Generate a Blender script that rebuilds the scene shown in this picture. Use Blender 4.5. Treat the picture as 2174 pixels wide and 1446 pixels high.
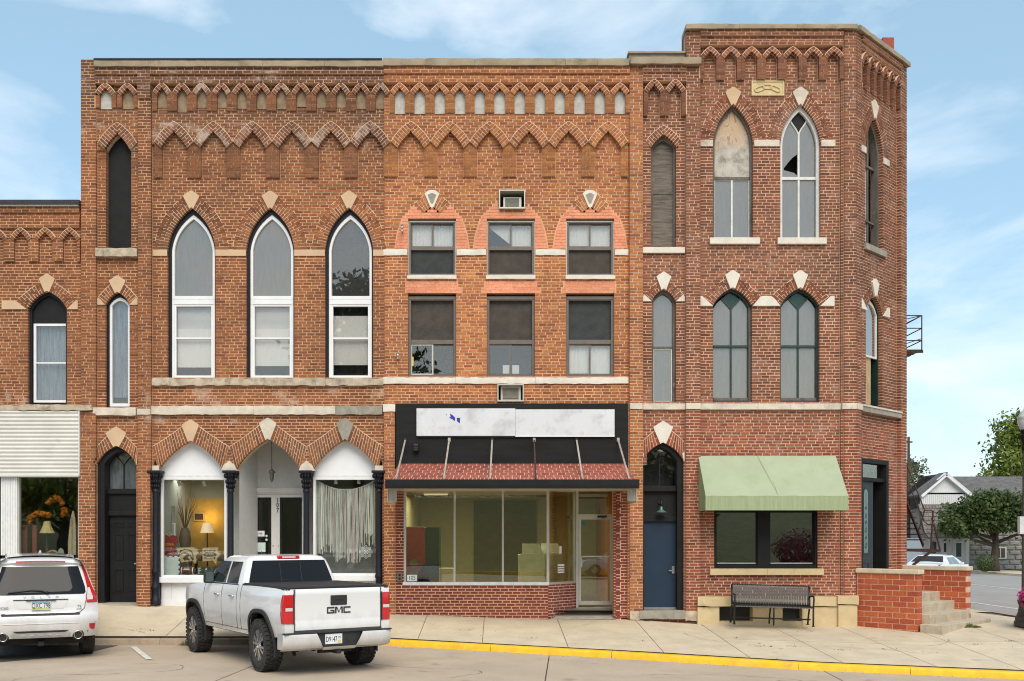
import bpy, bmesh, math, random
import numpy as np
from mathutils import Vector, Matrix
R = math.radians
random.seed(7)
scene = bpy.context.scene
for o in list(bpy.data.objects): bpy.data.objects.remove(o)
col = scene.collection

# ------------------------------------------------------------------ camera
F, CX, HY, CAMZ, D0 = 2180.0, 1087.0, 1140.0, 2.18, 23.0   # focal length and principal point in photograph pixels, eye height, facade distance
S = F / D0
IW, IH = 2174.0, 1446.0
cam = bpy.data.cameras.new('camera'); camo = bpy.data.objects.new('camera', cam); col.objects.link(camo)
camo.location = (0, 0, CAMZ); camo.rotation_euler = (R(90), 0, 0)
cam.sensor_fit = 'HORIZONTAL'; cam.sensor_width = 36.0; cam.lens = 36.0 * F / IW
cam.shift_y = (HY - IH / 2) / IW; cam.shift_x = 0.0
cam.clip_start = 0.1; cam.clip_end = 2000
scene.camera = camo

# ------------------------------------------------------------------ sky and sun
SUN_AZ, SUN_EL = 171.0, 48.0      # compass style: 0 = +y, clockwise; the sun stands behind the camera, a little to its right
world = bpy.data.worlds.new('World'); scene.world = world; world.use_nodes = True
wn, wl = world.node_tree.nodes, world.node_tree.links
wn.clear()
sky = wn.new('ShaderNodeTexSky'); sky.sky_type = 'NISHITA'; sky.sun_disc = False
sky.sun_elevation = R(SUN_EL); sky.sun_rotation = R(SUN_AZ); sky.air_density = 1.0; sky.dust_density = 1.2; sky.ozone_density = 1.4
tc = wn.new('ShaderNodeTexCoord')
mp = wn.new('ShaderNodeMapping'); mp.inputs['Scale'].default_value = (1.0, 1.0, 2.2); mp.inputs['Location'].default_value = (0.35, 0.2, 0.1)
nz = wn.new('ShaderNodeTexNoise'); nz.inputs['Scale'].default_value = 3.4; nz.inputs['Detail'].default_value = 9; nz.inputs['Roughness'].default_value = 0.55; nz.inputs['Distortion'].default_value = 0.35
rmp = wn.new('ShaderNodeMapRange'); rmp.inputs[1].default_value = 0.455; rmp.inputs[2].default_value = 0.70; rmp.inputs[3].default_value = 0.0; rmp.inputs[4].default_value = 0.85
mixc = wn.new('ShaderNodeMixRGB'); mixc.inputs[2].default_value = (7.3, 7.6, 8.0, 1)
lift = wn.new('ShaderNodeMixRGB'); lift.inputs[0].default_value = 0.32; lift.inputs[2].default_value = (4.5, 7.1, 8.1, 1)   # thin high veil
bg = wn.new('ShaderNodeBackground'); bg.inputs['Strength'].default_value = 0.12
wo = wn.new('ShaderNodeOutputWorld')
wl.new(tc.outputs['Generated'], mp.inputs[0]); wl.new(mp.outputs[0], nz.inputs[0]); wl.new(nz.outputs[0], rmp.inputs[0])
wl.new(sky.outputs[0], lift.inputs[1]); wl.new(lift.outputs[0], mixc.inputs[1]); wl.new(rmp.outputs[0], mixc.inputs[0])
wl.new(mixc.outputs[0], bg.inputs[0]); wl.new(bg.outputs[0], wo.inputs[0])
sun = bpy.data.lights.new('sun', 'SUN'); sun.energy = 2.1; sun.angle = R(38); sun.color = (1.0, 0.90, 0.77)
suno = bpy.data.objects.new('sun', sun); col.objects.link(suno)
sd = Vector((math.sin(R(SUN_AZ)) * math.cos(R(SUN_EL)), math.cos(R(SUN_AZ)) * math.cos(R(SUN_EL)), math.sin(R(SUN_EL))))
suno.rotation_euler = sd.to_track_quat('Z', 'Y').to_euler(); suno.location = (0, -10, 30)
scene.cycles.filter_width = 1.1
vs = scene.view_settings
vs.view_transform = 'Standard'; vs.look = 'None'; vs.gamma = 1.0; vs.use_curve_mapping = False; vs.exposure = 0.45

# ------------------------------------------------------------------ helpers
def px(x, y, Z):
    """photograph pixel at depth Z -> world point"""
    return Vector(((x - CX) * Z / F, Z, CAMZ + (HY - y) * Z / F))

class MB:
    def __init__(s): s.v = []; s.f = []; s.m = []; s.mi = 0
    def add(s, vs, fs):
        b = len(s.v); s.v.extend([tuple(v) for v in vs])
        for f in fs: s.f.append(tuple(b + i for i in f)); s.m.append(s.mi)
        return s
    def box(s, x0, y0, z0, x1, y1, z1):
        return s.add([(x0,y0,z0),(x1,y0,z0),(x1,y1,z0),(x0,y1,z0),(x0,y0,z1),(x1,y0,z1),(x1,y1,z1),(x0,y1,z1)],
              [(0,3,2,1),(4,5,6,7),(0,1,5,4),(1,2,6,5),(2,3,7,6),(3,0,4,7)])
    def hexa(s, q, p):
        """front quad q, back quad p (same order)"""
        return s.add(list(q) + list(p), [(0,1,2,3),(7,6,5,4),(1,0,4,5),(2,1,5,6),(3,2,6,7),(0,3,7,4)])
    def bar(s, a, b, w, h=None, up=(0,0,1)):
        a = Vector(a); b = Vector(b); h = h or w; t = (b - a).normalized(); u = Vector(up)
        if abs(t.dot(u)) > .98: u = Vector((0,1,0))
        x = t.cross(u).normalized() * w / 2; y = x.cross(t).normalized() * h / 2
        return s.hexa([a-x-y, a+x-y, a+x+y, a-x+y], [b-x-y, b+x-y, b+x+y, b-x+y])
    def tube(s, pts, r, n=8, caps=True):
        pts = [Vector(p) for p in pts]; k = len(pts); rr = r if isinstance(r, (list, tuple)) else [r] * k
        base = len(s.v); prev = None
        for i, p in enumerate(pts):
            t = (pts[min(i+1,k-1)] - pts[max(i-1,0)]).normalized()
            if prev is None:
                u = Vector((0,0,1)) if abs(t.z) < .9 else Vector((1,0,0))
                x = t.cross(u).normalized()
            else: x = (prev - t * prev.dot(t)).normalized()
            prev = x; y = t.cross(x)
            for j in range(n):
                a = 2*math.pi*j/n; s.v.append(tuple(p + (x*math.cos(a) + y*math.sin(a)) * rr[i]))
        for i in range(k-1):
            for j in range(n):
                s.f.append((base+i*n+j, base+i*n+(j+1)%n, base+(i+1)*n+(j+1)%n, base+(i+1)*n+j)); s.m.append(s.mi)
        if caps:
            s.f.append(tuple(base+j for j in reversed(range(n)))); s.m.append(s.mi)
            s.f.append(tuple(base+(k-1)*n+j for j in range(n))); s.m.append(s.mi)
        return s
    def lathe(s, prof, c=(0,0,0), n=24, axis='z'):
        base = len(s.v); k = len(prof)
        for r, h in prof:
            for j in range(n):
                a = 2*math.pi*j/n; ca, sa = math.cos(a)*r, math.sin(a)*r
                p = (ca, sa, h) if axis == 'z' else ((h, ca, sa) if axis == 'x' else (ca, h, -sa))
                s.v.append((c[0]+p[0], c[1]+p[1], c[2]+p[2]))
        for i in range(k-1):
            for j in range(n):
                s.f.append((base+i*n+j, base+i*n+(j+1)%n, base+(i+1)*n+(j+1)%n, base+(i+1)*n+j)); s.m.append(s.mi)
        return s
    def grid(s, rows):
        """rows: list of equal-length point lists"""
        b = len(s.v); n = len(rows[0])
        for r in rows: s.v.extend([tuple(p) for p in r])
        for i in range(len(rows)-1):
            for j in range(n-1):
                s.f.append((b+i*n+j, b+i*n+j+1, b+(i+1)*n+j+1, b+(i+1)*n+j)); s.m.append(s.mi)
        return s
    def build(s, name, mat, parent=None, smooth=False, loc=None):
        me = bpy.data.meshes.new(name)
        me.from_pydata(s.v, [], s.f)
        ms = mat if isinstance(mat, (list, tuple)) else [mat]
        for m in ms: me.materials.append(m)
        if len(ms) > 1: me.polygons.foreach_set('material_index', s.m)
        if smooth: me.polygons.foreach_set('use_smooth', [True]*len(me.polygons))
        me.update()
        return link(name, me, parent, loc)

def fixn(o):
    bm = bmesh.new(); bm.from_mesh(o.data); bmesh.ops.remove_doubles(bm, verts=bm.verts, dist=1e-5)
    bmesh.ops.recalc_face_normals(bm, faces=bm.faces); bm.to_mesh(o.data); bm.free(); return o
def sharp(o, ang=40):
    """smooth shading broken at sharp edges"""
    bm = bmesh.new(); bm.from_mesh(o.data); bmesh.ops.remove_doubles(bm, verts=bm.verts, dist=1e-5)
    bmesh.ops.recalc_face_normals(bm, faces=bm.faces)
    for f in bm.faces: f.smooth = True
    for e in bm.edges:
        if len(e.link_faces) != 2 or e.calc_face_angle(0) > R(ang): e.smooth = False
    bm.to_mesh(o.data); bm.free(); return o
def bev(o, w=.01, seg=2):
    m = o.modifiers.new('bevel', 'BEVEL'); m.width = w; m.segments = seg; m.limit_method = 'ANGLE'; m.angle_limit = R(35); return o

def link(name, me, parent=None, loc=None):
    o = bpy.data.objects.new(name, me); col.objects.link(o)
    if loc is not None: o.location = loc
    if parent is not None:
        o.parent = parent
        if parent.get('_world'): o.matrix_parent_inverse = Matrix.Translation(-Vector(parent.location))
    return o
def thing(name, label, cat, loc=(0,0,0), rotz=0.0, group=None, world=False):
    o = bpy.data.objects.new(name, None); col.objects.link(o); o.empty_display_size = .2
    o.location = loc; o.rotation_euler = (0,0,rotz); o['label'] = label; o['category'] = cat
    if group: o['group'] = group
    if world: o['_world'] = 1        # its parts are given in world coordinates
    return o
def tag(o, label, cat, group=None):
    o['label'] = label; o['category'] = cat
    if group: o['group'] = group
    return o
def setting(o, kind='structure'): o['kind'] = kind; return o
def copy_tree(o, parent=None):
    c = o.copy(); col.objects.link(c)
    if parent is not None: c.parent = parent
    for ch in o.children: copy_tree(ch, c)
    return c
def text_mesh(name, s, size, mat, parent, M, depth=.004, squeeze=1.0, align='CENTER'):
    cu = bpy.data.curves.new(name, 'FONT'); cu.body = s; cu.size = size; cu.align_x = align; cu.align_y = 'CENTER'; cu.extrude = depth; cu.resolution_u = 3
    to = bpy.data.objects.new(name, cu); col.objects.link(to)
    dg = bpy.context.evaluated_depsgraph_get(); me = bpy.data.meshes.new_from_object(to.evaluated_get(dg))
    bpy.data.objects.remove(to); bpy.data.curves.remove(cu)
    me.transform(M @ Matrix.Diagonal((squeeze,1,1,1))); me.materials.clear(); me.materials.append(mat)
    return link(name, me, parent)

# ------------------------------------------------------------------ materials
def newmat(name):
    m = bpy.data.materials.new(name); m.use_nodes = True
    n = m.node_tree.nodes; b = n['Principled BSDF']; return m, n, m.node_tree.links, b
def tex(n, l, scale, detail=4, rough=.55, coord='pos', stretch=None):
    g = n.new('ShaderNodeNewGeometry') if coord == 'pos' else n.new('ShaderNodeTexCoord')
    t = n.new('ShaderNodeTexNoise'); t.inputs['Scale'].default_value = scale; t.inputs['Detail'].default_value = detail; t.inputs['Roughness'].default_value = rough
    src = g.outputs['Position'] if coord == 'pos' else g.outputs['Object']
    if stretch:
        mp = n.new('ShaderNodeMapping'); mp.inputs['Scale'].default_value = stretch; l.new(src, mp.inputs[0]); src = mp.outputs[0]
    l.new(src, t.inputs['Vector']); return t
def ramp(n, l, src, stops, interp='LINEAR'):
    r = n.new('ShaderNodeValToRGB'); r.color_ramp.interpolation = interp
    e = r.color_ramp.elements
    while len(e) > 1: e.remove(e[0])
    e[0].position = stops[0][0]; e[0].color = (*stops[0][1], 1)
    for p, c in stops[1:]:
        x = e.new(p); x.color = (*c, 1)
    l.new(src, r.inputs[0]); return r
def mixc_(n, l, a, b, fac, mode='MIX'):
    m = n.new('ShaderNodeMixRGB'); m.blend_type = mode
    for k, v in ((0, fac), (1, a), (2, b)):
        if isinstance(v, (int, float)): m.inputs[k].default_value = v
        elif isinstance(v, tuple): m.inputs[k].default_value = (*v, 1)
        else: l.new(v, m.inputs[k])
    return m
def bump(n, l, b, h, strength=.3, dist=.01):
    bp = n.new('ShaderNodeBump'); bp.inputs['Strength'].default_value = strength; bp.inputs['Distance'].default_value = dist
    l.new(h, bp.inputs['Height']); l.new(bp.outputs[0], b.inputs['Normal']); return bp
def plain(name, c, rough=.6, metal=0.0, var=.15, scale=6.0, bmp=0.0, bscale=60, coat=0.0, dirt=None, dirt_lo=.55, stretch=None, coord='pos', spec=.5):
    m, n, l, b = newmat(name)
    t = tex(n, l, scale, 5, .6, coord, stretch)
    lo = tuple(max(0, x*(1-var)) for x in c); hi = tuple(min(1, x*(1+var)) for x in c)
    r = ramp(n, l, t.outputs[0], [(.3, lo), (.7, hi)])
    out = r.outputs[0]
    if dirt:
        t2 = tex(n, l, scale*.6+.7, 6, .65, coord)
        mr = n.new('ShaderNodeMapRange'); mr.inputs[1].default_value = dirt_lo; mr.inputs[2].default_value = dirt_lo+.16; l.new(t2.outputs[0], mr.inputs[0])
        out = mixc_(n, l, out, dirt, mr.outputs[0]).outputs[0]
    l.new(out, b.inputs['Base Color'])
    b.inputs['Roughness'].default_value = rough; b.inputs['Metallic'].default_value = metal; b.inputs['Coat Weight'].default_value = coat
    b.inputs['Specular IOR Level'].default_value = spec
    if bmp: bump(n, l, b, tex(n, l, bscale, 4, .6, coord).outputs[0], bmp, .01)
    return m
def brick_mat(name, cols, stain=(.05,.035,.028), stain_amt=.55, pale=(.55,.44,.36), pale_amt=.0, pale_z=None, rough=.85, zgrad=None, soot_z=None):
    m, n, l, b = newmat(name)
    g = n.new('ShaderNodeNewGeometry'); oi = n.new('ShaderNodeObjectInfo')
    ad = n.new('ShaderNodeMath'); ad.operation = 'ADD'; l.new(g.outputs['Random Per Island'], ad.inputs[0]); l.new(oi.outputs['Random'], ad.inputs[1])
    fr = n.new('ShaderNodeMath'); fr.operation = 'FRACT'; l.new(ad.outputs[0], fr.inputs[0])
    k = len(cols); r = ramp(n, l, fr.outputs[0], [(i/(k-1), c) for i, c in enumerate(cols)])
    out = r.outputs[0]
    if zgrad:   # different brick lots laid in different storeys: (z, half-transition, colour multiplier below)
        sp = n.new('ShaderNodeSeparateXYZ'); l.new(g.outputs['Position'], sp.inputs[0])
        t0 = tex(n, l, .7, 3); a0 = n.new('ShaderNodeMath'); a0.operation = 'MULTIPLY_ADD'; a0.inputs[1].default_value = 1.5; l.new(t0.outputs[0], a0.inputs[0]); l.new(sp.outputs[2], a0.inputs[2])
        mr = n.new('ShaderNodeMapRange'); mr.inputs[1].default_value = zgrad[0]-zgrad[1]+.75; mr.inputs[2].default_value = zgrad[0]+zgrad[1]+.75; mr.inputs[3].default_value = 1; mr.inputs[4].default_value = 0
        l.new(a0.outputs[0], mr.inputs[0]); out = mixc_(n, l, out, mixc_(n, l, out, zgrad[2], 1.0, 'MULTIPLY').outputs[0], mr.outputs[0]).outputs[0]
    f1 = tex(n, l, 26, 4, .7); r1 = ramp(n, l, f1.outputs[0], [(.25, (.62,.62,.62)), (.7, (1.18,1.15,1.12))])
    out = mixc_(n, l, out, r1.outputs[0], 1.0, 'MULTIPLY').outputs[0]
    f2 = tex(n, l, .75, 6, .65); m2 = n.new('ShaderNodeMapRange'); m2.inputs[1].default_value = .52; m2.inputs[2].default_value = .78; m2.inputs[4].default_value = stain_amt; l.new(f2.outputs[0], m2.inputs[0])
    out = mixc_(n, l, out, stain, m2.outputs[0]).outputs[0]
    f4 = tex(n, l, 1.0, 5, .7, stretch=(4.5, 4.5, .28)); m4 = n.new('ShaderNodeMapRange'); m4.inputs[1].default_value = .56; m4.inputs[2].default_value = .74; m4.inputs[4].default_value = .5; l.new(f4.outputs[0], m4.inputs[0])
    out = mixc_(n, l, out, tuple(x*.75 for x in stain), m4.outputs[0]).outputs[0]
    f5 = tex(n, l, .33, 3, .5); r5_ = ramp(n, l, f5.outputs[0], [(.32, (.80,.78,.76)), (.68, (1.16,1.15,1.12))]); out = mixc_(n, l, out, r5_.outputs[0], 1.0, 'MULTIPLY').outputs[0]
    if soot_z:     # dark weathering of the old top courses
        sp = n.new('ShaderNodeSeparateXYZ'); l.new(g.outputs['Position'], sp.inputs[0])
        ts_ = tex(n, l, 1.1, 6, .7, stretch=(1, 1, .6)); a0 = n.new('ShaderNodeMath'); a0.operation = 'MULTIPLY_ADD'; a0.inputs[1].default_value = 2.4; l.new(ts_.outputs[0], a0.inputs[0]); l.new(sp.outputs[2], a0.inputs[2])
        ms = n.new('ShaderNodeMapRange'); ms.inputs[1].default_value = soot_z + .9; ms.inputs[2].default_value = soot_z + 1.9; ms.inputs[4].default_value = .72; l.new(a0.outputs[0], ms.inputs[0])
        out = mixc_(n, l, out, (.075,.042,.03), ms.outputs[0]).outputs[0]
    if pale_amt:
        f3 = tex(n, l, 1.6, 7, .72); m3 = n.new('ShaderNodeMapRange'); m3.inputs[1].default_value = .53; m3.inputs[2].default_value = .70; m3.inputs[4].default_value = pale_amt; l.new(f3.outputs[0], m3.inputs[0]); pf = m3.outputs[0]
        if pale_z:
            sp = n.new('ShaderNodeSeparateXYZ'); l.new(g.outputs['Position'], sp.inputs[0])
            tot = None
            for zc, hw in pale_z:
                a = n.new('ShaderNodeMath'); a.operation = 'COMPARE'; a.inputs[1].default_value = zc; a.inputs[2].default_value = hw; l.new(sp.outputs[2], a.inputs[0])
                if tot is None: tot = a.outputs[0]
                else:
                    q = n.new('ShaderNodeMath'); q.operation = 'MAXIMUM'; l.new(tot, q.inputs[0]); l.new(a.outputs[0], q.inputs[1]); tot = q.outputs[0]
            q = n.new('ShaderNodeMath'); q.operation = 'MULTIPLY'; l.new(tot, q.inputs[0]); l.new(pf, q.inputs[1]); pf = q.outputs[0]
        out = mixc_(n, l, out, pale, pf).outputs[0]
    l.new(out, b.inputs['Base Color']); b.inputs['Roughness'].default_value = rough
    bump(n, l, b, tex(n, l, 90, 5, .7).outputs[0], .35, .008)
    return m
def glass(name, refl=.25, tint=(.8,.85,.83), body=None, body_amt=0.0, wav=.02, rcol=(1,1,1)):
    m, n, l, b = newmat(name); n.remove(b); out = n['Material Output']
    tr = n.new('ShaderNodeBsdfTransparent'); tr.inputs[0].default_value = (*tint, 1)
    gl = n.new('ShaderNodeBsdfGlossy'); gl.inputs['Roughness'].default_value = .01; gl.inputs[0].default_value = (*rcol, 1)
    src = tr.outputs[0]
    if body:
        df = n.new('ShaderNodeBsdfDiffuse'); df.inputs[0].default_value = (*body, 1)
        t0 = tex(n, l, 5, 6, .7, stretch=(3,3,.5)); r0 = ramp(n, l, t0.outputs[0], [(.3, tuple(x*.85 for x in body)), (.75, tuple(x*1.15 for x in body))]); l.new(r0.outputs[0], df.inputs[0])
        mx0 = n.new('ShaderNodeMixShader'); mx0.inputs[0].default_value = body_amt; l.new(tr.outputs[0], mx0.inputs[1]); l.new(df.outputs[0], mx0.inputs[2]); src = mx0.outputs[0]
    lw = n.new('ShaderNodeLayerWeight'); lw.inputs[0].default_value = .25
    ma = n.new('ShaderNodeMath'); ma.operation = 'MULTIPLY_ADD'; ma.inputs[1].default_value = .35; ma.inputs[2].default_value = refl; ma.use_clamp = True; l.new(lw.outputs['Fresnel'], ma.inputs[0])
    mx = n.new('ShaderNodeMixShader'); l.new(ma.outputs[0], mx.inputs[0]); l.new(src, mx.inputs[1]); l.new(gl.outputs[0], mx.inputs[2]); l.new(mx.outputs[0], out.inputs[0])
    if wav:
        t = tex(n, l, 1.3, 2); bp = n.new('ShaderNodeBump'); bp.inputs['Strength'].default_value = wav; bp.inputs['Distance'].default_value = .05; l.new(t.outputs[0], bp.inputs['Height']); l.new(bp.outputs[0], gl.inputs['Normal'])
    return m
def leaf_mat(name, c1, c2, c3):
    m, n, l, b = newmat(name)
    g = n.new('ShaderNodeNewGeometry'); r = ramp(n, l, g.outputs['Random Per Island'], [(0, c1), (.55, c2), (1, c3)])
    t = tex(n, l, .9, 3); r2 = ramp(n, l, t.outputs[0], [(.3, (.75,.75,.75)), (.7, (1.25,1.2,1.0))])
    o = mixc_(n, l, r.outputs[0], r2.outputs[0], 1.0, 'MULTIPLY'); l.new(o.outputs[0], b.inputs['Base Color']); b.inputs['Roughness'].default_value = .6
    tb = n.new('ShaderNodeBsdfTranslucent'); l.new(o.outputs[0], tb.inputs[0]); mx = n.new('ShaderNodeMixShader'); mx.inputs[0].default_value = .3
    l.new(b.outputs[0], mx.inputs[1]); l.new(tb.outputs[0], mx.inputs[2]); l.new(mx.outputs[0], n['Material Output'].inputs[0])
    return m

M = {}
M['mortar_l'] = plain('mortar_tan', (.57,.335,.19), .95, var=.25, scale=2.2, dirt=(.24,.14,.085), dirt_lo=.55, bmp=.3)
M['mortar_m'] = plain('mortar_salmon', (.68,.385,.235), .95, var=.18, scale=2.0, dirt=(.50,.29,.19), dirt_lo=.56, bmp=.3)
M['mortar_r'] = plain('mortar_peach', (.60,.39,.265), .95, var=.2, scale=2.0, dirt=(.48,.31,.24), dirt_lo=.54, bmp=.3)
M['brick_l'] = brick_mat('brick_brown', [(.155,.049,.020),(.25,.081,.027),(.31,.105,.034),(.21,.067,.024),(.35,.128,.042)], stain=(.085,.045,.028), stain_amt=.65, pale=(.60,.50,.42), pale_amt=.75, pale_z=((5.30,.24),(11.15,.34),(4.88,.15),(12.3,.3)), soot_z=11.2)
M['pier_l'] = brick_mat('pier_brick_brown', [(.15,.058,.028),(.23,.088,.036),(.28,.108,.042),(.19,.072,.03)], stain=(.10,.055,.036), stain_amt=.6)
M['pier_m'] = brick_mat('pier_brick_orange', [(.28,.105,.036),(.40,.155,.048),(.46,.19,.054),(.33,.122,.04)], stain=(.16,.08,.038), stain_amt=.5)
M['pier_r'] = brick_mat('pier_brick_dark', [(.13,.050,.028),(.20,.075,.037),(.24,.09,.042),(.16,.060,.031)], stain=(.08,.045,.03), stain_amt=.5)
M['brick_lr'] = brick_mat('brick_arch_brown', [(.15,.05,.026),(.22,.075,.036),(.26,.095,.045),(.18,.06,.03)], stain=(.085,.05,.036), stain_amt=.6, pale=(.62,.54,.46), pale_amt=.75)
M['mortar_arch'] = plain('arch_mortar_pale', (.60,.45,.31), .95, var=.2, scale=3, dirt=(.40,.28,.19), dirt_lo=.58, bmp=.3)
M['mortar_arch_m'] = plain('arch_mortar_peach', (.70,.47,.32), .95, var=.12, scale=3, dirt=(.55,.36,.25), dirt_lo=.6, bmp=.3)
M['brick_m'] = brick_mat('brick_orange', [(.23,.070,.028),(.40,.135,.043),(.46,.175,.050),(.31,.098,.034),(.51,.215,.060)], stain=(.20,.085,.042), stain_amt=.45)
M['brick_r'] = brick_mat('brick_red', [(.12,.040,.020),(.21,.070,.032),(.26,.087,.038),(.16,.051,.025),(.30,.107,.045)], stain=(.10,.05,.034), stain_amt=.5, pale=(.55,.37,.30), pale_amt=.3, zgrad=(4.9,.7,(1.30,.98,.98)))
M['brick_dark'] = brick_mat('brick_dark_red', [(.17,.038,.026),(.22,.05,.032),(.26,.062,.038),(.19,.043,.03)], stain=(.14,.04,.028), stain_amt=.3)
M['brick_pent'] = brick_mat('brick_pent', [(.30,.075,.05),(.38,.10,.066),(.34,.086,.058),(.25,.062,.043)], stain=(.22,.07,.05), stain_amt=.3)
M['mortar_d'] = plain('mortar_pink', (.70,.44,.34), .9, var=.12, scale=4)
M['stoop_brick'] = brick_mat('stoop_brick_red', [(.33,.060,.022),(.41,.084,.029),(.47,.112,.034),(.36,.068,.025)], stain=(.22,.045,.022), stain_amt=.35, rough=.7)
M['salmon'] = plain('salmon_patch_brick', (.62,.20,.10), .9, var=.18, scale=5, dirt=(.50,.22,.13), bmp=.3)
M['tan_stone'] = plain('tan_painted_stone', (.58,.40,.25), .85, var=.08, scale=3, bmp=.15)
M['stone'] = plain('pale_limestone', (.60,.52,.42), .9, var=.18, scale=4, dirt=(.33,.28,.21), dirt_lo=.58, bmp=.35, bscale=30)
M['stone_w'] = plain('white_stone', (.68,.62,.53), .85, var=.12, scale=4, dirt=(.45,.38,.30), dirt_lo=.64, bmp=.2)
M['stone_grey'] = plain('grey_repaired_stone', (.30,.27,.22), .92, var=.2, scale=7, bmp=.35)
M['stone_rough'] = plain('weathered_limestone', (.46,.38,.28), .95, var=.3, scale=5, dirt=(.20,.16,.12), dirt_lo=.52, bmp=.6, bscale=22)
M['coping'] = plain('coping_stone', (.33,.265,.18), .92, var=.2, scale=2.5, dirt=(.20,.16,.11), dirt_lo=.55, bmp=.3)
M['plaster_tan'] = plain('tan_niche_plaster', (.27,.195,.125), .95, var=.25, scale=9, dirt=(.22,.13,.08), bmp=.3)
M['plaster_grey'] = plain('grey_niche_plaster', (.47,.45,.41), .95, var=.15, scale=9, dirt=(.36,.33,.30), bmp=.3)
M['cream_stone'] = plain('cream_painted_stone', (.56,.44,.25), .85, var=.12, scale=3, dirt=(.36,.29,.18), dirt_lo=.6, bmp=.25, bscale=25)
M['black'] = plain('black_paint', (.012,.012,.012), .6, var=.25, scale=4, spec=.22)
M['black_board'] = plain('black_sign_board', (.014,.014,.014), .7, var=.3, scale=2, stretch=(.6,1,4), spec=.2)
M['navy'] = plain('navy_black_paint', (.010,.011,.017), .5, var=.2, spec=.3)
M['white'] = plain('white_paint', (.76,.76,.76), .5, var=.05, scale=3)
M['white_d'] = plain('weathered_white_paint', (.66,.65,.62), .7, var=.12, scale=9, dirt=(.38,.35,.31), dirt_lo=.66)
M['offwhite'] = plain('off_white_wall', (.60,.59,.56), .7, var=.05)
M['brown'] = plain('bronze_aluminium', (.14,.112,.092), .5, var=.15)
M['brown_panel'] = plain('brown_stucco_panel', (.058,.048,.038), .85, var=.25, scale=5, bmp=.7, bscale=28)
M['grey_panel'] = plain('dark_grey_stucco_panel', (.036,.040,.040), .85, var=.25, scale=5, bmp=.7, bscale=28)
M['alu'] = plain('beige_aluminium', (.52,.50,.43), .4, .3, var=.08)
M['grey_wood'] = plain('weathered_grey_wood', (.13,.11,.09), .9, var=.4, scale=7, stretch=(1,1,.25), dirt=(.30,.28,.25), dirt_lo=.62, bmp=.4)
M['dark_board'] = plain('dark_weathered_board', (.15,.125,.10), .9, var=.5, scale=6, stretch=(.5,1,5), dirt=(.42,.40,.36), dirt_lo=.63, bmp=.3)
M['green_paint'] = plain('dark_green_paint', (.014,.034,.027), .45, var=.3)
M['green_glass'] = plain('dark_green_glass', (.012,.050,.032), .2, var=.3)
M['grey_pane'] = glass('grey_storm_glass', .16, (.35,.37,.38), body=(.185,.18,.172), body_amt=.74, rcol=(1,.90,.78))
M['pane'] = glass('window_glass', .09, (.95,.95,.94), rcol=(1,.92,.84))
M['shop_glass'] = glass('shop_glass', .16, (.86,.88,.82), wav=.01)
M['blind'] = plain('white_blind', (.62,.63,.64), .8, var=.06, scale=3)
M['curtain'] = plain('white_curtain', (.70,.70,.68), .85, var=.08, scale=9, stretch=(6,1,.4))
M['curtain_blue'] = plain('grey_blue_curtain', (.20,.23,.28), .85, var=.4, scale=5, stretch=(6,1,.4))
M['interior'] = plain('dark_interior', (.05,.05,.05), .9)
M['roof_tar'] = plain('tar_roof', (.035,.037,.042), .9, var=.2)
M['metal_dark'] = plain('dark_steel', (.03,.03,.032), .45, .6, var=.2)
M['chrome'] = plain('chrome', (.62,.62,.62), .18, 1.0, var=.05)
M['steel'] = plain('brushed_steel', (.5,.5,.5), .35, .9, var=.1)
M['rust'] = plain('rusty_iron', (.055,.025,.018), .8, .2, var=.4, scale=12)
M['shop_glass2'] = glass('shop_glass_bright', .10, (.80,.80,.66), wav=.006)
M['shop_glass3'] = glass('shop_glass_dark', .20, (.5,.55,.52), wav=.01)
M['shop_glass'] = glass('shop_glass_clear', .025, (.95,.96,.94), wav=.01)
M['shop_glass_dk'] = glass('shop_glass_dark_room', .11, (.94,.95,.93), wav=.01)
# ------------------------------------------------------------------ ground, street, pavements
def interp(x, tab):
    if x <= tab[0][0]: return tab[0][1]
    for (a, b), (c, d) in zip(tab, tab[1:]):
        if x <= c: return b + (d-b)*(x-a)/(c-a)
    return tab[-1][1]
def zs(x): return 0.0 if x < -3 else max(-.34, -.028*(x+3))          # the street falls gently to the right
KERB = [(-30,20.7),(-2.75,20.72),(1.9,19.6),(5.2,18.62),(9.05,18.1),(10.9,18.0),(12.1,18.5),(12.75,19.6),(12.9,21.5),(12.9,120)]
def yk(x): return interp(x, KERB[:8])
def zst(x, y): return zs(x) + (.06 - zs(x))*min(1, max(0, (y-18.6)/4.4))*min(1, max(0, (x-9)/3))
FB = [(-14,.74),(-9.4,.70),(-8.1,.63),(-2.4,.44),(.8,.33),(2.9,.33),(4.15,.235),(7.5,.18),(9.5,.25),(11,.22),(13,.18)]   # pavement level along the fronts
def zsw(x, y):
    k = yk(x); t = min(1.0, max(0.0, (y-k)/(23.0-k)))
    return zs(x) + .125 + (interp(x, FB) - zs(x) - .125)*t
M['concrete'] = plain('pavement_concrete', (.54,.44,.32), .92, var=.10, scale=1.4, dirt=(.45,.36,.26), dirt_lo=.56, bmp=.25, bscale=45)
M['concrete2'] = plain('pavement_concrete_pale', (.57,.47,.345), .92, var=.10, scale=1.4, dirt=(.47,.38,.28), dirt_lo=.58, bmp=.25, bscale=45)
M['street'] = plain('street_concrete', (.45,.36,.265), .93, var=.12, scale=.9, dirt=(.35,.275,.20), dirt_lo=.54, bmp=.3, bscale=50)
M['joint'] = plain('joint_dirt', (.12,.09,.065), .95, var=.4, scale=6)
M['asphalt'] = plain('worn_asphalt', (.085,.078,.070), .93, var=.3, scale=3, dirt=(.14,.12,.10), bmp=.5, bscale=80)
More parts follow.
